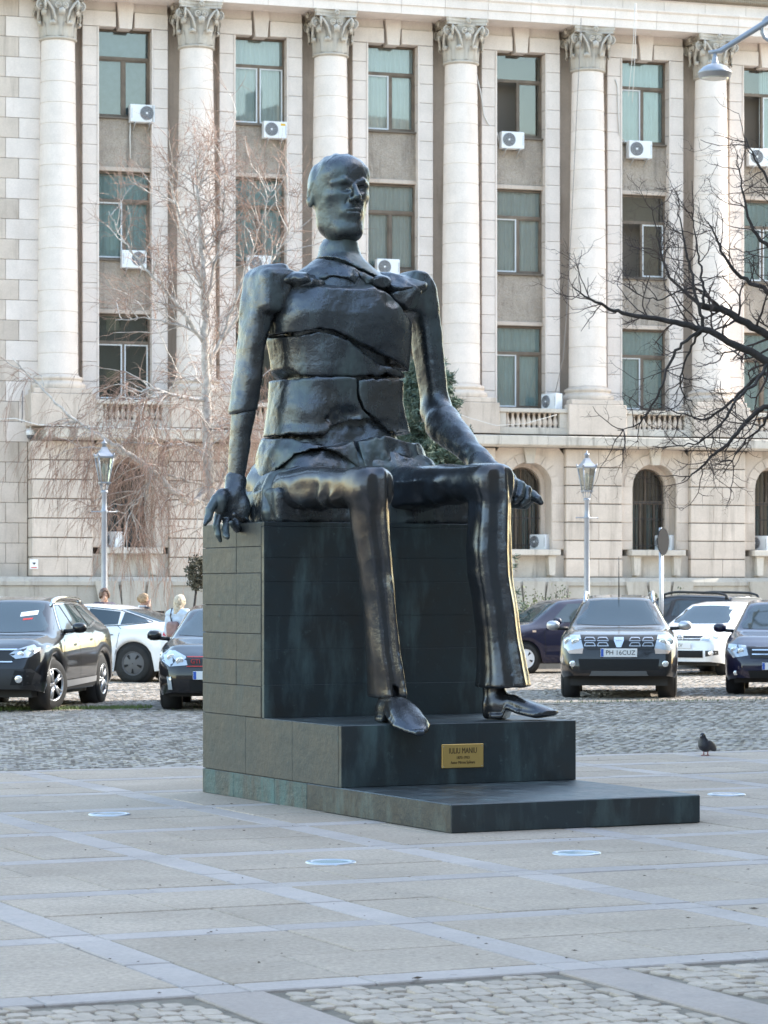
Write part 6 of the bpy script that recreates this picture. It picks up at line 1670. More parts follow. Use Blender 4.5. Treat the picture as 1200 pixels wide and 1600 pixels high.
for sg in (1, -1):
    c.patch('side_window', [(1.62, 1.08), (2.18, 1.11), (2.16, 1.46), (2.04, 1.45)], 'side', M['car_glass'], .008, None, .08, sg)
    c.patch('side_window', [(2.28, 1.115), (3.05, 1.16), (2.98, 1.46), (2.25, 1.475)], 'side', M['car_glass'], .008, None, .08, sg)
    c.patch('side_window', [(3.12, 1.17), (3.62, 1.24), (3.40, 1.43), (3.06, 1.455)], 'side', M['car_glass'], .008, None, .08, sg)
    c.side_line([(1.52, 1.05), (2.2, 1.085), (3.08, 1.135), (3.68, 1.225)], .022, sg, M['chrome'], 'chrome_strip', .012); c.side_line([(1.62, 1.12), (2.02, 1.475), (2.9, 1.49), (3.5, 1.44)], .018, sg, M['chrome'], 'chrome_strip', .012)
    c.side_line([(1.40, .42), (1.38, .80), (1.55, 1.05)], side=sg); c.side_line([(2.24, .42), (2.24, 1.1)], side=sg); c.side_line([(3.12, .62), (3.05, 1.13)], side=sg)
    c.side_line([(2.02, .90), (2.18, .91)], .035, sg, M['chrome'], 'door_handle', .03); c.side_line([(2.92, .96), (3.08, .97)], .035, sg, M['chrome'], 'door_handle', .03)
    c.patch('sill_trim', [(1.42, .30), (3.10, .34), (3.10, .42), (1.42, .40)], 'side', M['silver'], .02, None, .08, sg); c.patch('arch_trim', [(1.44, .27), (3.12, .28), (3.12, .345), (1.42, .31)], 'side', M['plastic'], .014, None, .08, sg)
    c.patch('tail_lamp', [(4.12, .98), (4.36, 1.00), (4.40, 1.10), (4.15, 1.10)], 'side', M['red_lens'], .01, None, .06, sg)
c.wheels(M['silver'], steer=R(-20)); c.mirror(1.72, 1.14, M['paint_black'], .03); c.rails(1.9, 3.75, M['chrome'], .055, .03)
MB().tube([(c.X(1.22), -.55, 1.10), (c.X(1.30), .1, 1.14), (c.X(1.30), .3, 1.14)], .012, 5).build('wiper', M['plastic'], c.root)
c.patch('parking_card', [(.22, 1.30), (.46, 1.33), (.45, 1.39), (.21, 1.36)], 'front', M['white'], .014); c.patch('red_sticker', [(.28, 1.25), (.42, 1.265), (.42, 1.285), (.28, 1.275)], 'front', M['red'], .014)

# white saloon seen from the side
sp_ = hatch(4.69, 1.85, 1.44, 2.875, .84, .345, hood0=.72, hood1=.96, cowl=1.15, wtop=2.1, rr=.55, belt_r=1.0, roofw=.56, sill=.20, lean=.25)
sp_['top'] = [(0, .58), (.12, .68), (.5, .83), (1.15, .98), (2.1, 1.40), (2.55, 1.44), (3.1, 1.41), (3.7, 1.26), (4.25, 1.08), (4.55, 1.06), (4.69, .95)]
sp_['belt'] = [(0, .55), (.5, .76), (1.2, .90), (3.0, .96), (4.2, 1.0), (4.69, .9)]
rz = R(180 - 20)
front = Vector((math.cos(rz), math.sin(rz), 0)); left = Vector((-front.y, front.x, 0))
rw = Vector(((208 - 600) * 50.2 / F, 50.2, 0)); cpos = rw - left * (sp_['W'] / 2 - .02) + front * (sp_['fo'] + sp_['wb'] - sp_['L'] / 2)
c = Car('parked_car', 'white saloon car with dark wheel covers seen from the side behind the black crossover', M['paint_white'], sp_, cpos, rz)
for sg in (1, -1):
    c.patch('side_window', [(1.75, 1.0), (2.62, 1.03), (2.60, 1.35), (2.2, 1.34)], 'side', M['car_glass'], .008, None, .08, sg); c.patch('side_window', [(2.70, 1.03), (3.35, 1.06), (3.30, 1.29), (2.68, 1.35)], 'side', M['car_glass'], .008, None, .08, sg)
    c.patch('side_window', [(3.40, 1.06), (3.92, 1.10), (3.70, 1.20), (3.38, 1.28)], 'side', M['car_glass'], .008, None, .08, sg)
    c.side_line([(1.7, .985), (2.7, 1.01), (3.4, 1.04), (3.98, 1.095)], .014, sg, M['plastic'], 'window_trim', .010); c.side_line([(2.2, 1.36), (2.65, 1.375), (3.3, 1.315), (3.98, 1.11)], .014, sg, M['plastic'], 'window_trim', .010)
    c.side_line([(3.36, .50), (3.45, .98), (3.36, 1.03)], side=sg, wid=.008); c.side_line([(3.12, .86), (3.32, .87)], .016, sg, M['plastic'], 'door_handle', .02)
    c.patch('tail_lamp', [(4.30, .86), (4.62, .80), (4.66, .90), (4.32, .94)], 'side', M['red_lens'], .01, None, .06, sg)
    c.patch('sill_trim', [(1.3, .23), (3.2, .23), (3.2, .30), (1.3, .30)], 'side', M['plastic'], .01, None, .1, sg)
c.wheels(M['rim_dark'], 'cover'); c.mirror(1.6, 1.02, M['paint_white'])
c.patch('rear_window', [(-.55, 1.10), (.55, 1.10), (.50, 1.34), (-.50, 1.34)], 'rear', M['car_glass'], .01)

# black hatchback half hidden by the pedestal
sp_ = hatch(4.20, 1.79, 1.47, 2.575, .88, .32, hood0=.78, hood1=1.0, cowl=1.10, wtop=1.85, rr=.40, belt_r=1.0, roofw=.57, sill=.20, lean=.14, kf=.2)
p = Vector(((350 - 600) * 38.9 / F, 38.9, 0)); rz = math.atan2(-1, .02); front = Vector((math.cos(rz), math.sin(rz), 0))
c = Car('parked_car', 'black hatchback with red grille line half hidden behind the pedestal', M['paint_black'], sp_, p - front * (sp_['L'] / 2 - sp_['fo']), rz)
c.windscreen(1.10, 1.85)
c.patch('grille', [(-.46, .62), (.46, .62), (.50, .76), (-.50, .76)], 'front', M['plastic'], .012)
for zz in (.625, .755): c.patch('red_line', [(-.48, zz - .006), (.48, zz - .006), (.48, zz + .006), (-.48, zz + .006)], 'front', M['red'], .02)
h_, _, _, _ = c.bvh.ray_cast(Vector((c.L, -.36, .69)), Vector((-1, 0, 0)))
obj('badge', text_mesh('badge', 'GTI', .085, M['red'], extrude=.004), c.root, h_ + Vector((.03, 0, 0)), (R(90), 0, R(90)))
c.sym('headlamp', [(.47, .64), (.72, .62), (.84, .70), (.80, .84), (.66, .84), (.50, .76)], M['lamp_lens'], .010); c.headlamp_bulbs([(.58, .70), (.71, .745)], .055)
c.patch('lower_grille', [(-.42, .28), (.42, .28), (.45, .44), (-.45, .44)], 'front', M['seam'], .012); c.sym('fog_lamp', [(.68, .30), (.74, .30), (.76, .48), (.70, .48)], M['lamp_lens'], .012)
c.plate('B', .50, y=-.13)
c.wheels(M['silver']); c.mirror(1.42, 1.03, M['paint_black'], .02)
for sg in (1, -1): c.patch('side_window', [(1.5, 1.02), (3.4, 1.06), (3.2, 1.36), (2.1, 1.37)], 'side', M['car_glass'], .008, None, .08, sg)

# dark blue hatchback behind the off-roader, seen from the side
sp_b = hatch(4.06, 1.73, 1.53, 2.59, .83, .305, hood0=.82, hood1=1.02, cowl=1.05, wtop=1.75, rr=.35, belt_r=1.02, roofw=.57, sill=.22)
rz = R(180 + 22); front = Vector((math.cos(rz), math.sin(rz), 0)); left = Vector((-front.y, front.x, 0))
fw = Vector(((821 - 600) * 55.4 / F, 55.4, 0)); cpos = fw - left * (sp_b['W'] / 2 - .02) - front * (sp_b['L'] / 2 - sp_b['fo'])
c = Car('parked_car', 'dark blue hatchback side-on between the statue leg and the off-roader', M['paint_blue'], sp_b, cpos, rz)
c.windscreen(1.05, 1.75)
for sg in (1, -1):
    c.patch('side_window', [(1.42, 1.03), (2.25, 1.05), (2.25, 1.42), (1.90, 1.41)], 'side', M['car_glass'], .008, None, .08, sg); c.patch('side_window', [(2.35, 1.055), (3.1, 1.08), (3.05, 1.40), (2.33, 1.42)], 'side', M['car_glass'], .008, None, .08, sg)
    c.side_line([(1.28, .40), (1.25, .85), (1.45, 1.03)], side=sg); c.side_line([(2.30, .40), (2.30, 1.04)], side=sg); c.side_line([(2.05, .86), (2.2, .865)], .04, sg, M['paint_blue'], 'door_handle', .03)
    c.side_line([(.98, .86), (1.06, .86)], .04, sg, M['amber_lens'], 'indicator', .014)
c.sym('headlamp', [(.42, .70), (.74, .66), (.80, .76), (.70, .84), (.48, .82)], M['lamp_lens'], .010)
c.wheels(M['white'] , 'cover'); c.mirror(1.5, 1.06, M['paint_blue'], .02)

# dark grey off-roader seen from its rear left corner
sp_d = hatch(4.31, 1.82, 1.61, 2.67, .82, .345, hood0=.98, hood1=1.10, cowl=1.12, wtop=1.80, rr=.28, belt_r=1.06, roofw=.59, sill=.30)
rz = R(180 - 48); front = Vector((math.cos(rz), math.sin(rz), 0)); left = Vector((-front.y, front.x, 0))
rc = Vector(((1148 - 600) * 59 / F, 59, 0)); cpos = rc - left * (sp_d['W'] / 2) + front * (sp_d['L'] / 2)
c = Car('parked_car', 'dark grey off-roader with roof rails behind the white hatchback', M['paint_grey'], sp_d, cpos, rz)
for sg in (1, -1):
    c.patch('side_window', [(1.45, 1.10), (2.25, 1.12), (2.25, 1.46), (1.95, 1.45)], 'side', M['car_glass'], .008, None, .08, sg); c.patch('side_window', [(2.38, 1.12), (3.1, 1.14), (3.08, 1.46), (2.36, 1.465)], 'side', M['car_glass'], .008, None, .08, sg); c.patch('side_window', [(3.25, 1.15), (3.85, 1.18), (3.72, 1.44), (3.22, 1.455)], 'side', M['car_glass'], .008, None, .08, sg)
c.patch('rear_window', [(-.55, 1.12), (.55, 1.12), (.48, 1.42), (-.48, 1.42)], 'rear', M['car_glass'], .01)
for sg in (1, -1): c.patch('tail_lamp', [(sg * .68, .80), (sg * .80, .80), (sg * .78, 1.1), (sg * .68, 1.1)], 'rear', M['red_lens'], .01)
c.wheels(M['silver']); c.mirror(1.3, 1.14, M['paint_grey'], .02); c.rails(1.75, 3.95, M['plastic'], .10, .04)

# white hatchback
sp_p = hatch(3.97, 1.69, 1.46, 2.47, .82, .305, hood0=.80, hood1=1.0, cowl=1.05, wtop=1.80, rr=.35, belt_r=1.0, roofw=.55, sill=.22, kf=.2)
p = Vector(((1062 - 600) * 54.2 / F, 54.2, 0)); rz = R(270 - 28); front = Vector((math.cos(rz), math.sin(rz), 0))
c = Car('parked_car', 'white hatchback nose-on between the two front row cars at right', M['paint_white'], sp_p, p - front * (sp_p['L'] / 2), rz)
c.windscreen(1.05, 1.80)
c.patch('grille', [(-.42, .70), (.42, .70), (.44, .79), (-.44, .79)], 'front', M['plastic'], .012)
h_, _, _, _ = c.bvh.ray_cast(Vector((c.L, 0, .745)), Vector((-1, 0, 0)))
m = MB(); m.tube([(0, .062 * math.cos(k * .3142), .062 * math.sin(k * .3142)) for k in range(21)], .009, 6, caps=False)
for a in (((-.035, .045), (-.012, -.045)), ((-.012, -.045), (0, -.01)), ((0, -.01), (.012, -.045)), ((.012, -.045), (.035, .045)), ((-.02, .05), (0, .012)), ((0, .012), (.02, .05))): m.tube([(0, a[0][0], a[0][1]), (0, a[1][0], a[1][1])], .007, 5)
m.build('emblem', M['chrome'], c.root, loc=h_ + Vector((.03, 0, 0)))
c.sym('headlamp', [(.44, .70), (.70, .67), (.82, .76), (.76, .86), (.50, .80)], M['lamp_lens'], .010); c.headlamp_bulbs([(.57, .745), (.68, .765)], .05)
c.patch('lower_grille', [(-.50, .36), (.50, .36), (.50, .50), (-.50, .50)], 'front', M['seam'], .012); c.sym('fog_lamp', [(.55, .38), (.76, .42), (.76, .50), (.55, .50)], M['plastic'], .012); c.headlamp_bulbs([(.65, .45)], .045)
c.plate('XV', .60)
c.wheels(M['silver']); c.mirror(1.4, 1.03, M['paint_white'], .02)

# dark blue hatchback at the right edge
p = Vector(((1218 - 600) * 44.6 / F, 44.6, 0)); rz = math.atan2(-1, -.16); front = Vector((math.cos(rz), math.sin(rz), 0))
c = Car('parked_car', 'dark blue hatchback facing the camera at the right edge', M['paint_blue'], dict(sp_b), p - front * (sp_b['L'] / 2 - sp_b['fo']), rz)
c.windscreen(1.05, 1.75)
c.patch('grille', [(-.44, .60), (.44, .60), (.50, .78), (-.50, .78)], 'front', M['plastic'], .012)
for zz in (.66, .73): c.patch('grille_bar', [(-.42, zz - .010), (.42, zz - .010), (.42, zz + .010), (-.42, zz + .010)], 'front', M['chrome'], .022)
c.sym('headlamp', [(.48, .64), (.72, .60), (.82, .72), (.80, .82), (.52, .80)], M['lamp_lens'], .010); c.headlamp_bulbs([(.60, .71), (.71, .73)], .05)
c.patch('lower_grille', [(-.45, .28), (.45, .28), (.48, .40), (-.48, .40)], 'front', M['seam'], .012); c.headlamp_bulbs([(.68, .36)], .04)
c.plate('PH', .47); c.wheels(M['silver']); c.mirror(1.5, 1.06, M['paint_blue'], .02)

# ---------------------------------------------------------------- trees
class Twigs:
    """many thin tapering branches gathered into one mesh (3-sided), vectorised at the end"""
    def __init__(s): s.v = []; s.f = []; s.n = 0
    def add(s, pts, r0, r1, k=3):
        pts = np.asarray(pts, float); n = len(pts)
        t = np.gradient(pts, axis=0); t /= np.linalg.norm(t, axis=1)[:, None] + 1e-9
        a = np.array([0.31, 0.87, 0.38]); nx = np.cross(t, a); nx /= np.linalg.norm(nx, axis=1)[:, None] + 1e-9; ny = np.cross(t, nx)
        r = np.linspace(r0, r1, n)[:, None]
        for j in range(k):
            an = 2 * math.pi * j / k; s.v.append(pts + (nx * math.cos(an) + ny * math.sin(an)) * r)
        b = s.n; i = np.arange(n - 1)
        for j in range(k):
            j2 = (j + 1) % k; s.f.append(np.stack([b + j * n + i, b + j2 * n + i, b + j2 * n + i + 1, b + j * n + i + 1], 1))
        s.n += n * k
    def build(s, name, mat, parent, origin):
        return obj(name, np_mesh(name, np.concatenate(s.v) - np.array(origin), np.concatenate(s.f), mat, True), parent)
def wander(rs, p, d, length, n, wob, pull=(0, 0, 0), gain=0.0):
    """polyline that strays from direction d and is pulled (droop / lift)"""
    p = np.array(p, float); d = np.array(d, float); d /= np.linalg.norm(d); out = [p.copy()]; st = length / n; pl = np.array(pull, float)
    for k in range(n):
        d = d + rs.normal(0, wob, 3) + pl * (1 + gain * k); d /= np.linalg.norm(d); p = p + d * st; out.append(p.copy())
    return np.array(out)
def refine(pts, rs, wob, sub=5):
    """smooth polyline with a little wobble"""
    pts = np.array(pts, float); t = np.arange(len(pts)); tt = np.linspace(0, len(pts) - 1, (len(pts) - 1) * sub + 1)
    q = np.stack([np.interp(tt, t, pts[:, k]) for k in range(3)], 1)
    for _ in range(3): q[1:-1] = (q[:-2] + q[1:-1] * 2 + q[2:]) / 4
    q[1:-1] += rs.normal(0, wob, q[1:-1].shape); return q
def px3(px, py, Y): p = P(px, py, Y); return [p.x, p.y, p.z]

def birch():
    Y = 64.0; rs = np.random.RandomState(21)
    base = Vector(((338 - 600) * Y / F, Y, 0.1)); t = tag(empty('birch_tree', base), 'bare white birch with hanging reddish twigs left of the statue', 'tree')
    limbs = []
    def L(pts, r0, r1): q = refine([px3(*p) for p in pts], rs, .015); limbs.append((q, r0, r1)); return q
    tr = L([(338, 1010, Y), (334, 900, Y), (328, 780, Y), (324, 680, Y), (322, 600, Y), (320, 520, Y), (318, 440, Y), (314, 360, Y - .1), (310, 300, Y - .1), (306, 250, Y)], .17, .02)
    L([(327, 760, Y), (300, 792, Y - .4), (268, 766, Y - .8), (240, 735, Y - 1.0), (205, 712, Y - 1.2), (170, 690, Y - 1.3), (140, 672, Y - 1.3), (95, 640, Y - 1.4), (50, 590, Y - 1.4), (20, 560, Y - 1.4)], .10, .012)
    L([(205, 712, Y - 1.2), (165, 700, Y - 1.0), (120, 700, Y - .8)], .04, .01)
    L([(325, 720, Y), (290, 690, Y - .3), (262, 700, Y - .5), (225, 693, Y - .6), (190, 690, Y - .6)], .05, .012)
    L([(322, 625, Y), (296, 622, Y - .3), (262, 616, Y - .6), (238, 606, Y - .8), (215, 612, Y - .9), (190, 600, Y - .9)], .06, .010)
    L([(262, 616, Y - .6), (225, 622, Y - .9), (212, 640, Y - 1.0)], .03, .010)
    L([(322, 620, Y), (318, 600, Y + .2), (290, 590, Y + .5), (260, 596, Y + .5)], .04, .010)
    L([(318, 535, Y), (295, 500, Y - .3), (272, 470, Y - .4), (245, 440, Y - .5), (215, 405, Y - .5), (190, 370, Y - .5), (170, 330, Y - .5)], .055, .008)
    L([(318, 530, Y), (300, 515, Y - .2), (270, 504, Y - .3), (225, 497, Y - .4), (180, 500, Y - .4)], .035, .008)
    L([(316, 450, Y), (300, 400, Y + .2), (285, 350, Y + .3), (270, 300, Y + .3), (255, 250, Y + .3)], .045, .007)
    L([(319, 500, Y), (330, 440, Y + .2), (342, 380, Y + .2), (350, 320, Y + .2), (352, 260, Y + .2), (345, 215, Y + .2)], .05, .007)
    L([(322, 580, Y), (350, 520, Y + .3), (372, 460, Y + .3), (392, 400, Y + .4), (410, 340, Y + .4), (425, 290, Y + .4)], .05, .007)
    L([(342, 540, Y + .3), (372, 490, Y + .2), (400, 450, Y + .2), (430, 400, Y + .2), (455, 360, Y + .2)], .035, .007)
    L([(330, 800, Y), (350, 740, Y + .3), (380, 690, Y + .4), (400, 640, Y + .4), (410, 560, Y + .4)], .05, .010)
    L([(328, 770, Y), (336, 735, Y - .4), (322, 690, Y - .6), (334, 660, Y - .6)], .03, .008)
    L([(240, 735, Y - 1.0), (232, 760, Y - 1.1), (212, 785, Y - 1.2), (200, 810, Y - 1.2)], .035, .008)
    L([(326, 760, Y), (296, 752, Y - .5), (262, 740, Y - .7), (228, 752, Y - .8), (205, 790, Y - .9), (190, 812, Y - .9)], .04, .008)
    L([(330, 790, Y), (345, 770, Y - .3), (330, 800, Y - .5), (312, 830, Y - .5)], .025, .008)
    tk = MB(); tk.tube([Vector(p) - base for p in tr], list(np.linspace(.17, .02, len(tr))), 10); tk.build('trunk', M['birch_bark'], t)
    br = []
    for q, a, b in limbs[1:]:
        m = MB(); m.tube([Vector(p) - base for p in q], list(np.linspace(a, b, len(q))), 7); m.build('limb', M['birch_bark'], t)
    white = Twigs(); red = Twigs()
    for li, (q, a, b) in enumerate(limbs):
        n = len(q); ln = np.linalg.norm(q[-1] - q[0]); cnt = int(6 + ln * 3.7)
        for k in range(cnt):
            f = rs.uniform(.28 if li == 0 else .12, 1.0); i = min(n - 2, int(f * (n - 1))); d = q[i + 1] - q[i]; d /= np.linalg.norm(d)
            side = rs.normal(0, 1, 3); side -= d * side.dot(d); side /= np.linalg.norm(side)
            dirv = d * .55 + side * .75 + np.array([0, 0, .35 if q[i][2] > 5 else .05])
            lg = rs.uniform(.6, 1.7)
            up_ = q[i][2] > 6.5
            w_ = wander(rs, q[i], dirv, lg, 8, .16, (0, 0, .03 if up_ else -.06), .3)
            white.add(w_, .017, .006)
            for _ in range(6):
                j = rs.randint(2, 9); dd = (w_[j] - w_[j - 1]); dd /= np.linalg.norm(dd)
                l2 = rs.uniform(.4, 1.0) if up_ else rs.uniform(.5, 1.6)
                tw = wander(rs, w_[j], dd + rs.normal(0, .55, 3), l2, 7, .12, (0, 0, -.02 if up_ else -.16), .25)
                red.add(tw, .0070, .0030)
                for _ in range(2 if up_ else 3):
                    jj = rs.randint(1, 7); red.add(wander(rs, tw[jj], (tw[jj] - tw[jj - 1]) + rs.normal(0, .05, 3), rs.uniform(.25, .7), 5, .12, (0, 0, -.03 if up_ else -.2), .25), .0046, .0022)
    # curtains of drooping twigs over the ground floor
    for (px, py, dY, n_) in ((95, 640, -1.4, 12), (140, 672, -1.3, 18), (170, 690, -1.3, 12), (230, 700, -.8, 22), (262, 700, -.5, 26), (290, 700, -.3, 26), (205, 712, -1.2, 14), (240, 740, -1.0, 16), (350, 690, .3, 50), (385, 700, .4, 60), (398, 640, .4, 50), (410, 600, .4, 30), (370, 640, .3, 36), (310, 700, .2, 34)):
        for _ in range(n_):
            p = np.array(px3(px + rs.normal(0, 14), py + rs.normal(0, 16), Y + dY + rs.normal(0, .4)))
            red.add(wander(rs, p, (rs.normal(0, .5), rs.normal(0, .4), -.5), rs.uniform(.8, 2.1), 9, .10, (0, 0, -.16), .1), .0048, .0022)
    stuff(white.build('branchlets', M['birch_bark'], t, base)); stuff(red.build('twigs', M['birch_twig'], t, base))
birch()

def dark_tree():
    Y = 37.0; rs = np.random.RandomState(8)
    base = Vector(((1330 - 600) * Y / F, Y, 0)); t = tag(empty('bare_tree', base), 'dark bare tree whose gnarled branches reach in from the right edge', 'tree')
    limbs = []
    def L(pts, r0, r1): q = refine([px3(px, py, Y + dy) for px, py, dy in pts], rs, .010); r0 *= .72; limbs.append((q, r0, r1)); return q
    tr = L([(1330, 1110, 0), (1326, 900, 0), (1318, 760, 0), (1305, 680, 0), (1300, 600, 0), (1292, 480, 0), (1280, 380, 0)], .24, .10)
    L([(1300, 630, 0), (1250, 592, -.2), (1205, 566, -.3), (1150, 538, -.4), (1098, 512, -.5), (1045, 501, -.6), (990, 494, -.7), (950, 482, -.8), (920, 466, -.9), (898, 452, -.9)], .10, .008)
    L([(1300, 610, 0), (1240, 545, .3), (1200, 523, .3), (1160, 502, .2), (1125, 482, .2), (1092, 477, .1)], .085, .045)
    L([(1092, 477, .1), (1050, 440, .2), (1032, 400, .2), (1026, 360, .2), (1018, 320, .2)], .03, .005)
    L([(1098, 512, -.5), (1092, 478, -.5), (1080, 430, -.4), (1070, 385, -.4), (1062, 340, -.3), (1056, 310, -.3)], .035, .005)
    L([(1098, 480, -.2), (1100, 440, -.2), (1090, 400, -.1), (1086, 360, 0), (1080, 330, 0)], .03, .005)
    L([(1098, 512, -.5), (1065, 535, -.6), (1045, 570, -.6), (1030, 610, -.7), (1015, 645, -.7), (990, 668, -.7), (965, 672, -.7)], .035, .006)
    L([(1098, 514, -.5), (1075, 550, -.3), (1062, 590, -.3), (1068, 620, -.2), (1090, 640, -.2)], .025, .006)
    L([(1310, 700, 0), (1240, 650, -.3), (1200, 630, -.4), (1170, 655, -.4), (1140, 690, -.5), (1110, 715, -.5), (1085, 738, -.5), (1065, 752, -.5)], .065, .006)
    L([(1305, 660, 0), (1230, 600, .2), (1190, 580, .2), (1160, 610, .2), (1130, 640, .1), (1095, 658, .1), (1070, 645, .1), (1050, 655, .1)], .05, .006)
    L([(1290, 520, 0), (1230, 475, .2), (1190, 450, .2), (1150, 428, .2), (1130, 400, .1), (1115, 360, .1), (1100, 340, .1)], .06, .006)
    L([(1285, 430, 0), (1220, 395, -.2), (1180, 370, -.3), (1165, 330, -.3), (1160, 290, -.3), (1150, 250, -.3)], .05, .006)
    L([(1285, 400, 0), (1230, 330, .2), (1200, 280, .2), (1180, 250, .2), (1165, 215, .2)], .045, .006)
    L([(1125, 482, .2), (1105, 460, .4), (1085, 450, .5), (1060, 455, .5), (1035, 470, .5), (1000, 462, .5), (975, 445, .5)], .025, .005)
    L([(1200, 566, -.3), (1180, 600, -.6), (1150, 625, -.8), (1130, 660, -.9), (1100, 690, -.9), (1060, 700, -.9), (1020, 697, -.9)], .035, .005)
    L([(1205, 640, -.4), (1190, 670, -.2), (1160, 690, -.2), (1130, 740, -.2)], .03, .006)
    m = MB(); m.tube([Vector(p) - base for p in tr], list(np.linspace(.26, .10, len(tr))), 12); m.build('trunk', M['dark_bark'], t)
    for q, a, b in limbs[1:]:
        m = MB(); m.tube([Vector(p) - base for p in q], list(np.linspace(a, b, len(q))), 8); m.build('limb', M['dark_bark'], t)
    tw = Twigs()
    def grow(p, d, lg, r, lev):
        q = wander(rs, p, d, lg, 7, .20, (0, 0, .035 if lev < 2 else .0)); tw.add(q, r, r * .45, 4 if lev == 0 else 3)
        if lev >= 3 or lg < .12: return
        for _ in range(rs.randint(2, 5) if lev < 2 else rs.randint(2, 4)):
            j = rs.randint(2, 8); dd = q[j] - q[j - 1]; dd /= np.linalg.norm(dd); s = rs.normal(0, 1, 3); s -= dd * s.dot(dd); s /= np.linalg.norm(s)
            grow(q[j], dd * .6 + s * .8, lg * rs.uniform(.38, .68), r * .58, lev + 1)
    for li, (q, a, b) in enumerate(limbs[1:]):
        n = len(q); ln = np.linalg.norm(q[-1] - q[0])
        for k in range(int(4 + ln * 4.2)):
            f = rs.uniform(.22, 1.0); i = min(n - 2, int(f * (n - 1))); d = q[i + 1] - q[i]; d /= np.linalg.norm(d)
            if q[i][0] > 5.6: continue
            s = rs.normal(0, 1, 3); s -= d * s.dot(d); s /= np.linalg.norm(s); s[1] *= .5
            grow(q[i], d * .5 + s * .85, rs.uniform(.3, .75), max(.008, (a + (b - a) * f) * .35), 0)
    stuff(tw.build('twigs', M['dark_twig'], t, base))
dark_tree()

def spruce():
    Y = 58.0; rs = np.random.RandomState(4); base = Vector(((668 - 600) * Y / F, Y, 0.0)); t = tag(empty('spruce_tree', base), 'dark green spruce standing behind the statue', 'tree')
    H_ = 6.7
    m = MB(); m.lathe([(.13, 0), (.09, 3), (.03, H_)], 10); m.build('trunk', M['dark_bark'], t)
    V_ = []; F_ = []; sk = Twigs()
    z = .7
    while z < H_ - .1:
        rad_ = (2.0 * (1 - z / H_) ** .7 + .08) * rs.uniform(.88, 1.12); nb = 19
        for k in range(nb):
            an = rs.uniform(0, 6.28); d = np.array([math.cos(an), math.sin(an), rs.uniform(-.05, .25)])
            q = wander(rs, (0, 0, z + rs.uniform(-.12, .12)), d, rad_ * rs.uniform(.75, 1.15), 8, .07, (0, 0, -.02)); sk.add(q, .018, .006)
            for j in range(1, 9):
                for _ in range(16):
                    p = q[j] + rs.normal(0, .035, 3); dr = (q[j] - q[j - 1]); dr = dr / np.linalg.norm(dr) + rs.normal(0, .75, 3) + np.array([0, 0, -.15]); dr /= np.linalg.norm(dr)
                    l = rs.uniform(.07, .14); w_ = np.cross(dr, rs.normal(0, 1, 3)); w_ = w_ / np.linalg.norm(w_) * .014
                    n = len(V_); V_ += [p - w_, p + w_, p + dr * l + w_ * .3, p + dr * l - w_ * .3]; F_.append((n, n + 1, n + 2, n + 3))
        z += .17
    stuff(sk.build('branches', M['dark_bark'], t, (0, 0, 0)))
    stuff(obj('needles', np_mesh('needles', np.array(V_), np.array(F_), M['spruce'], False), t))
spruce()

def leaf_cloud(rs, c, r, n, size):
    V_ = []; F_ = []
    for _ in range(n):
        d = rs.normal(0, 1, 3); d /= np.linalg.norm(d); p = np.array(c) + d * np.array(r) * rs.uniform(.35, 1.0) ** .6 * rs.uniform(.8, 1.1)
        a = rs.normal(0, 1, 3); a /= np.linalg.norm(a); b = np.cross(a, rs.normal(0, 1, 3)); b /= np.linalg.norm(b)
        s = size * rs.uniform(.6, 1.3); k = len(V_); V_ += [p - a * s, p + b * s * .45, p + a * s, p - b * s * .45]; F_.append((k, k + 1, k + 2, k + 3))
    return np.array(V_), np.array(F_)
def small_tree():
    Y = 52.0; rs = np.random.RandomState(9); base = Vector(((291 - 600) * Y / F, Y, 0.0)); t = tag(empty('shrub', base), 'small dark round shrub on a leaning stem beside the pedestal edge', 'shrub')
    top = P(309, 900, Y) - base; m = MB(); m.tube([(0, 0, 0), top * .35 + Vector((.03, 0, 0)), top * .7, top], [.035, .03, .025, .02], 7); m.build('stem', M['dark_bark'], t)
    v, f = leaf_cloud(rs, (top.x, top.y, top.z + .05), (.24, .24, .36), 900, .045); stuff(obj('crown', np_mesh('crown', v, f, M['shrub_leaf'], False), t))
M['shrub_leaf'] = plain('dull_shrub_leaf', (0.075, 0.068, 0.045), 0.8, vary=0.5, scale=8)
small_tree()
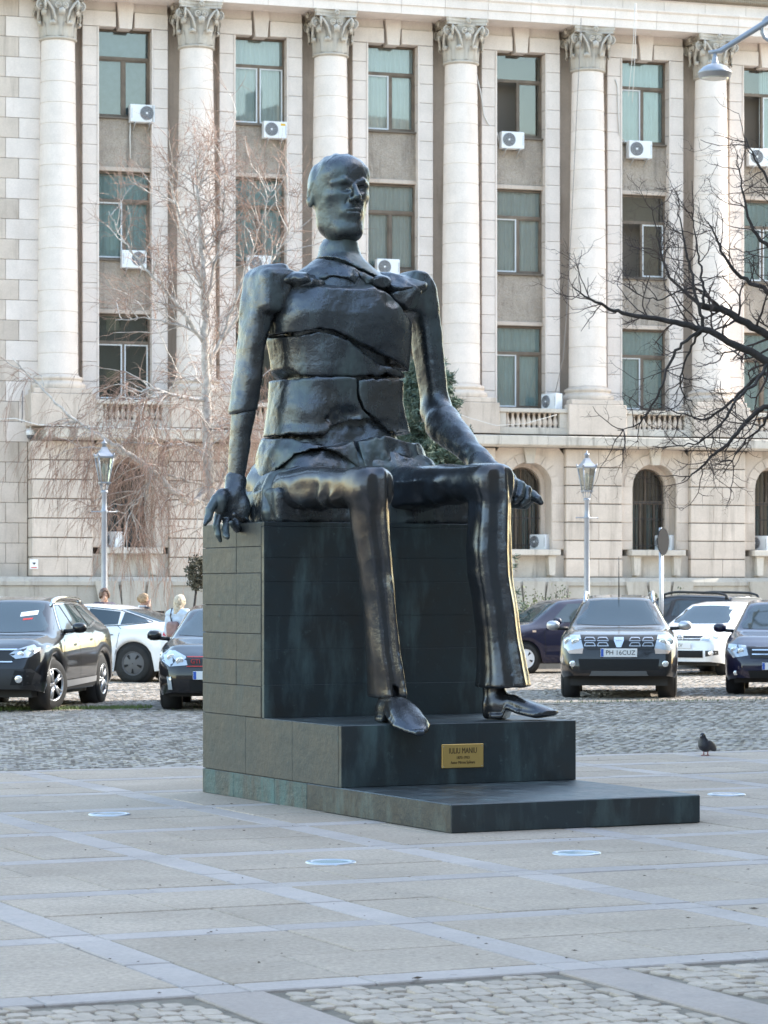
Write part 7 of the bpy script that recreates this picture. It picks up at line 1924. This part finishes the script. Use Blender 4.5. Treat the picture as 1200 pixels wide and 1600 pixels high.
# weeds and low bushes at the foot of the palace
rs = np.random.RandomState(12)
for k, (px, py, Y, n_, w_, h_, lab) in enumerate(((818, 938, 72, 420, .40, .26, 'yellow-green low bush right of the statue leg at the palace foot'), (868, 932, 74, 160, .35, .22, 'thin weeds behind the dark blue hatchback roof'), (1050, 938, 74, 260, .45, .25, 'dark weeds at the wall behind the off-roader and the road sign'))):
    b = P(px, py, Y); base = Vector((b.x, b.y, .115)); hh = b.z - .115
    t = tag(empty('weed_bush', base), lab, 'bush')
    st = Twigs(); tips = []
    for _ in range(26):
        q = wander(rs, (rs.normal(0, w_ * .4), rs.normal(0, .15), 0), (rs.normal(0, .25), rs.normal(0, .2), 1), max(.4, hh + rs.uniform(-.1, .35)), 7, .08); st.add(q, .010, .004); tips.append(q)
    stuff(st.build('stems', M['dark_twig'], t, (0, 0, 0)))
    V_ = []; F_ = []
    for _ in range(n_ * 3):
        q = tips[rs.randint(len(tips))]; p = q[rs.randint(2, 8)] + rs.normal(0, .05, 3); a = rs.normal(0, 1, 3); a /= np.linalg.norm(a); bb = np.cross(a, rs.normal(0, 1, 3)); bb /= np.linalg.norm(bb); s = rs.uniform(.02, .05)
        i = len(V_); V_ += [p - a * s, p + bb * s * .5, p + a * s, p - bb * s * .5]; F_.append((i, i + 1, i + 2, i + 3))
    stuff(obj('leaves', np_mesh('leaves', np.array(V_), np.array(F_), M['weed'] if k == 0 else M['leaf'], False), t))

# ---------------------------------------------------------------- pigeon
def pigeon():
    b = G(1103, 1181); t = tag(empty('pigeon', b, R(238)), 'dark pigeon standing on the paving at right', 'bird')
    M['feather'] = plain('dark_feather', (0.022, 0.023, 0.030), 0.5, vary=0.4, scale=30); M['feather_wing'] = plain('wing_feather', (0.035, 0.033, 0.042), 0.55, vary=0.35, scale=40); M['pink'] = plain('pink_foot', (0.38, 0.14, 0.13), 0.6); M['beak'] = plain('beak', (0.35, 0.33, 0.32), 0.6)
    x, y, z, lo, h = grid((-.20, -.10, .02), (.14, .10, .26), .0045)     # x forward
    d = sd_ell(x, y, z, (.0, 0, .105), (.095, .062, .066))
    d = smin(d, sd_caps(x, y, z, (.045, 0, .125), (.072, 0, .195), .052, .030), .04)
    d = smin(d, sd_ell(x, y, z, (.080, 0, .212), (.030, .024, .025)), .012)
    d = smin(d, sd_caps(x, y, z, (-.06, 0, .10), (-.165, 0, .050), .038, .014), .03)
    sculpt('body', d, lo, h, M['feather'], t)
    for s in (-1, 1):
        wg = sd_ell(x, y - s * .052, z + (x + .0) * -.35, (-.03, 0, .112), (.105, .016, .048))
        sculpt('wing', wg, lo, h, M['feather_wing'], t)
        m = MB(); m.tube([(.0, s * .022, .06), (.004, s * .022, .012)], .006, 6)
        for a in (-.5, 0, .5, 3.1): m.tube([(.004, s * .022, .010), (.004 + .035 * math.cos(a), s * .022 + .035 * math.sin(a), .004)], [.005, .003], 5)
        m.build('foot', M['pink'], t)
        m = MB(); m.lathe([(.001, -.004), (.005, 0), (.001, .004)], 8); m.build('eye', M['yellow'], t, loc=(.088, s * .022, .216), rot=(R(90), 0, 0))
    m = MB(); m.tube([(.104, 0, .210), (.132, 0, .200)], [.008, .002], 6); m.build('beak', M['beak'], t)
pigeon()

# ---------------------------------------------------------------- people behind the cars
M['skin'] = plain('skin', (0.42, 0.25, 0.18), 0.55)
def person(loc, face, label, jacket, trousers, hair_c, hgt=1.66, hand_up=False, long_hair=False, glasses=False, bag=None, collar=None, puffer=False):
    """standing figure; body, hair and clothes sculpted; face = heading angle"""
    t = tag(empty('person', loc, face), label, 'person', 'people behind the parked cars'); k = hgt / 1.70
    mj, mt, mh = plain('jacket_cloth', jacket, .7, vary=.15, scale=12), plain('trouser_cloth', trousers, .85, vary=.15, scale=12), plain('hair', hair_c, .5, vary=.35, scale=30)
    x, y, z, lo, h = grid((-.34, -.42, -.01), (.46, .42, 1.78), .0125)    # x forward
    hc = (.02, 0, 1.585)
    head = smin(sd_ell(x, y, z, (0, 0, 1.62), (.098, .078, .092)), sd_ell(x, y, z, (.032, 0, 1.545), (.062, .058, .085)), .03)
    head = smin(head, sd_caps(x, y, z, (.088, 0, 1.60), (.112, 0, 1.565), .010, .014), .014)
    for s in (-1, 1):
        head = smax(head, -sd_ell(x, y, z, (.098, s * .033, 1.60), (.018, .020, .012)), .01); head = smin(head, sd_ell(x, y, z, (.0, s * .080, 1.585), (.022, .012, .032)), .008)
    head = smin(head, sd_caps(x, y, z, (.085, -.02, 1.522), (.085, .02, 1.522), .010), .008)
    body = smin(head, sd_caps(x, y, z, (-.01, 0, 1.52), (-.02, 0, 1.38), .052, .060), .03)
    tor = smin(sd_ell(x, y, z, (-.01, 0, 1.22), (.115, .175, .24)), sd_ell(x, y, z, (-.01, 0, .95), (.115, .165, .16)), .08)
    tor = smin(tor, sd_caps(x, y, z, (-.02, -.155, 1.37), (-.02, .155, 1.37), .062, .062), .05)
    arms = None; hands = None
    for s in (-1, 1):
        sh, el, wr = (-.02, s * .185, 1.35), (-.04, s * .225, 1.08), (.06, s * .20, .86)
        if hand_up and s == -1: el, wr = (.10, s * .22, 1.14), (.125, s * .06, 1.46)
        a = smin(sd_caps(x, y, z, sh, el, .058, .047), sd_caps(x, y, z, el, wr, .046, .034), .02); arms = a if arms is None else np.minimum(arms, a)
        v = np.array(wr) - np.array(el); v /= np.linalg.norm(v); n_ = np.cross(v, [1, .2, 0]); n_ /= np.linalg.norm(n_); w_ = np.array(wr)
        hd = sd_caps(x, y, z, tuple(w_), tuple(w_ + v * .08), .030, .034)
        for q, ln in ((-1.5, .065), (-.5, .078), (.5, .074), (1.5, .058)):
            b0 = w_ + v * .085 + n_ * q * .019; hd = smin(hd, sd_caps(x, y, z, tuple(b0), tuple(b0 + v * ln + np.array([.012, 0, 0])), .0095, .008), .006)
        hd = smin(hd, sd_caps(x, y, z, tuple(w_ + v * .03 + n_ * .03), tuple(w_ + v * .075 + n_ * .06), .012, .009), .008)
        hands = hd if hands is None else np.minimum(hands, hd)
    legs = None
    for s in (-1, 1):
        a = smin(sd_caps(x, y, z, (-.01, s * .085, .92), (.0, s * .085, .50), .088, .062), sd_caps(x, y, z, (0, s * .085, .50), (-.02, s * .085, .09), .060, .042), .03); legs = a if legs is None else smin(legs, a, .02)
    feet = None
    for s in (-1, 1):
        a = sd_caps(x, y, z, (-.04, s * .085, .045), (.15, s * .10, .035), .045, .036); feet = a if feet is None else np.minimum(feet, a)
    full = smin(smin(smin(smin(body, tor, .05), arms, .03), legs, .05), hands, .02); full = smin(full, feet, .03)
    sculpt('body', full, lo, h, M['skin'], t)
    jk = smin(tor, arms, .05) - .016
    jk = np.maximum(jk, .78 - z); jk = np.maximum(jk, -(head - .012)); jk = np.maximum(jk, z - 1.455)
    jk = np.maximum(jk, -(hands - .002))
    if puffer: jk = jk - .012 - .010 * np.abs(np.sin(z * 26))
    sculpt('jacket', jk, lo, h, mj, t)
    tr = np.maximum(legs - .012, np.maximum(z - .95, .06 - z)); sculpt('trousers', tr, lo, h, mt, t)
    sculpt('shoes', np.maximum(feet - .008, z - .10), lo, h, plain('shoe_leather', (.02, .018, .016), .5), t)
    hr = smax(head - .020, -sd_ell(x, y, z, (.11, 0, 1.565), (.095, .064, .098)), .015); hr = np.maximum(hr, 1.50 - z + (x > -.02) * .03)
    if long_hair:
        hr = smin(hr, sd_caps(x, y, z, (-.05, 0, 1.58), (-.085, 0, 1.40), .085, .070), .04); hr = np.maximum(hr, -(sd_ell(x, y, z, (.11, 0, 1.56), (.10, .062, .11))))
    else:
        hr = smin(hr, sd_ell(x, y, z, (-.07, 0, 1.62), (.06, .07, .065)), .03)
    sculpt('hair', hr, lo, h, mh, t, rough=[(.008, 28, 3), (.004, 60, 4)])
    for s in (-1, 1):
        m = MB(); m.lathe([(.001, 0), (.008, .002), (.005, .006), (.001, .007)], 8); m.build('eye', M['black'], t, loc=(.083, s * .033, 1.60), rot=(0, R(90), 0))
    if glasses:
        m = MB()
        for s in (-1, 1): m.tube([(.108, s * .034 + .024 * math.cos(a * .5236), 1.598 + .020 * math.sin(a * .5236)) for a in range(13)], .0035, 5, caps=False); m.tube([(.10, s * .058, 1.60), (.0, s * .084, 1.60)], .003, 5)
        m.build('glasses', M['black'], t)
    if collar: 
        m = MB(); m.lathe([(.090, 1.40), (.098, 1.44), (.090, 1.475), (.075, 1.47), (.075, 1.41)], 20, c=(-.015, 0)); m.build('collar', collar, t)
    if bag:
        bm_ = sd_box(x, y, z, (-.19, .03, 1.10), (.07, .12, .14), .05); bm_ = np.maximum(bm_, -(jk - .001)); sculpt('backpack', bm_, lo, h, bag, t, rough=[(.006, 20, 2)])
        m = MB(); m.tube([(-.17, .06, 1.20), (-.165, .10, 1.34), (-.08, .12, 1.475), (.06, .11, 1.42)], .012, 6); m.build('strap', M['black'], t)
    t.scale = (k, k, k)
g = lambda px, Y: Vector(((px - 600) * Y / F, Y, 0.0))
person(g(163, 54.0), R(-70), 'person with brown hair and glasses, hand at the mouth, behind the white saloon roof', (.05, .04, .07), (.03, .03, .04), (.10, .055, .035), 1.70, True, False, True)
person(g(224, 53.4), R(-8), 'person with curly blond hair and dark coat in profile, facing right', (.025, .025, .03), (.03, .03, .035), (.27, .18, .10), 1.60, True, False, False, None, M['white'])
M['bag_pink'] = plain('pink_brown_bag', (.24, .15, .14), .6, vary=.2, scale=10)
person(g(281, 46.6), R(62), 'person with long blond hair and pale blue padded jacket, back to the camera', (.50, .58, .68), (.06, .07, .10), (.48, .40, .29), 1.58, False, True, False, M['bag_pink'], None, True)

# ---------------------------------------------------------------- litter on the paving
rl = random.Random(5)
M['dry_leaf'] = plain('dry_leaf', (0.075, 0.05, 0.03), 0.8)
lm = MB(); lm.add([(-.02, 0, .003), (0, -.008, .001), (.02, .002, .004), (.002, .008, .002), (0, 0, .008)], [(0, 1, 4), (1, 2, 4), (2, 3, 4), (3, 0, 4)]); lme = lm.mesh('dry_leaf', M['dry_leaf'])
scat = MB()
for k in range(170):
    px, py = rl.uniform(0, 1200), rl.choice([rl.uniform(1200, 1560), rl.uniform(1180, 1330)]); p = G(px, py); an = rl.uniform(0, 6.28); s = rl.uniform(.25, .9)
    u_, v_ = p.x - PX, p.y - PY; uu, vv = u_ * cT + v_ * sT, -u_ * sT + v_ * cT
    if -.05 < uu < W0 + .05 and -.05 < vv < L0: continue
    scat.add([(p.x + s * (v.co.x * math.cos(an) - v.co.y * math.sin(an)), p.y + s * (v.co.x * math.sin(an) + v.co.y * math.cos(an)), .003 + v.co.z * s) for v in lme.vertices], [tuple(q.vertices) for q in lme.polygons])
o = stuff(scat.build('leaf_litter', M['dry_leaf'])); tag(o, 'tiny dry leaf crumbs scattered over the paving', 'litter')
for (px, py, lab) in ((1178, 1422, 'small dark leaf on the paving at the lower right'), (652, 1531, 'dry twig lying on the paving near the bottom centre')):
    obj_ = obj('fallen_leaf', lme, None, G(px, py) + Vector((0, 0, .004)), (0, 0, rl.uniform(0, 3)), (1.4, 1.4, 1.4)); tag(obj_, lab, 'leaf')
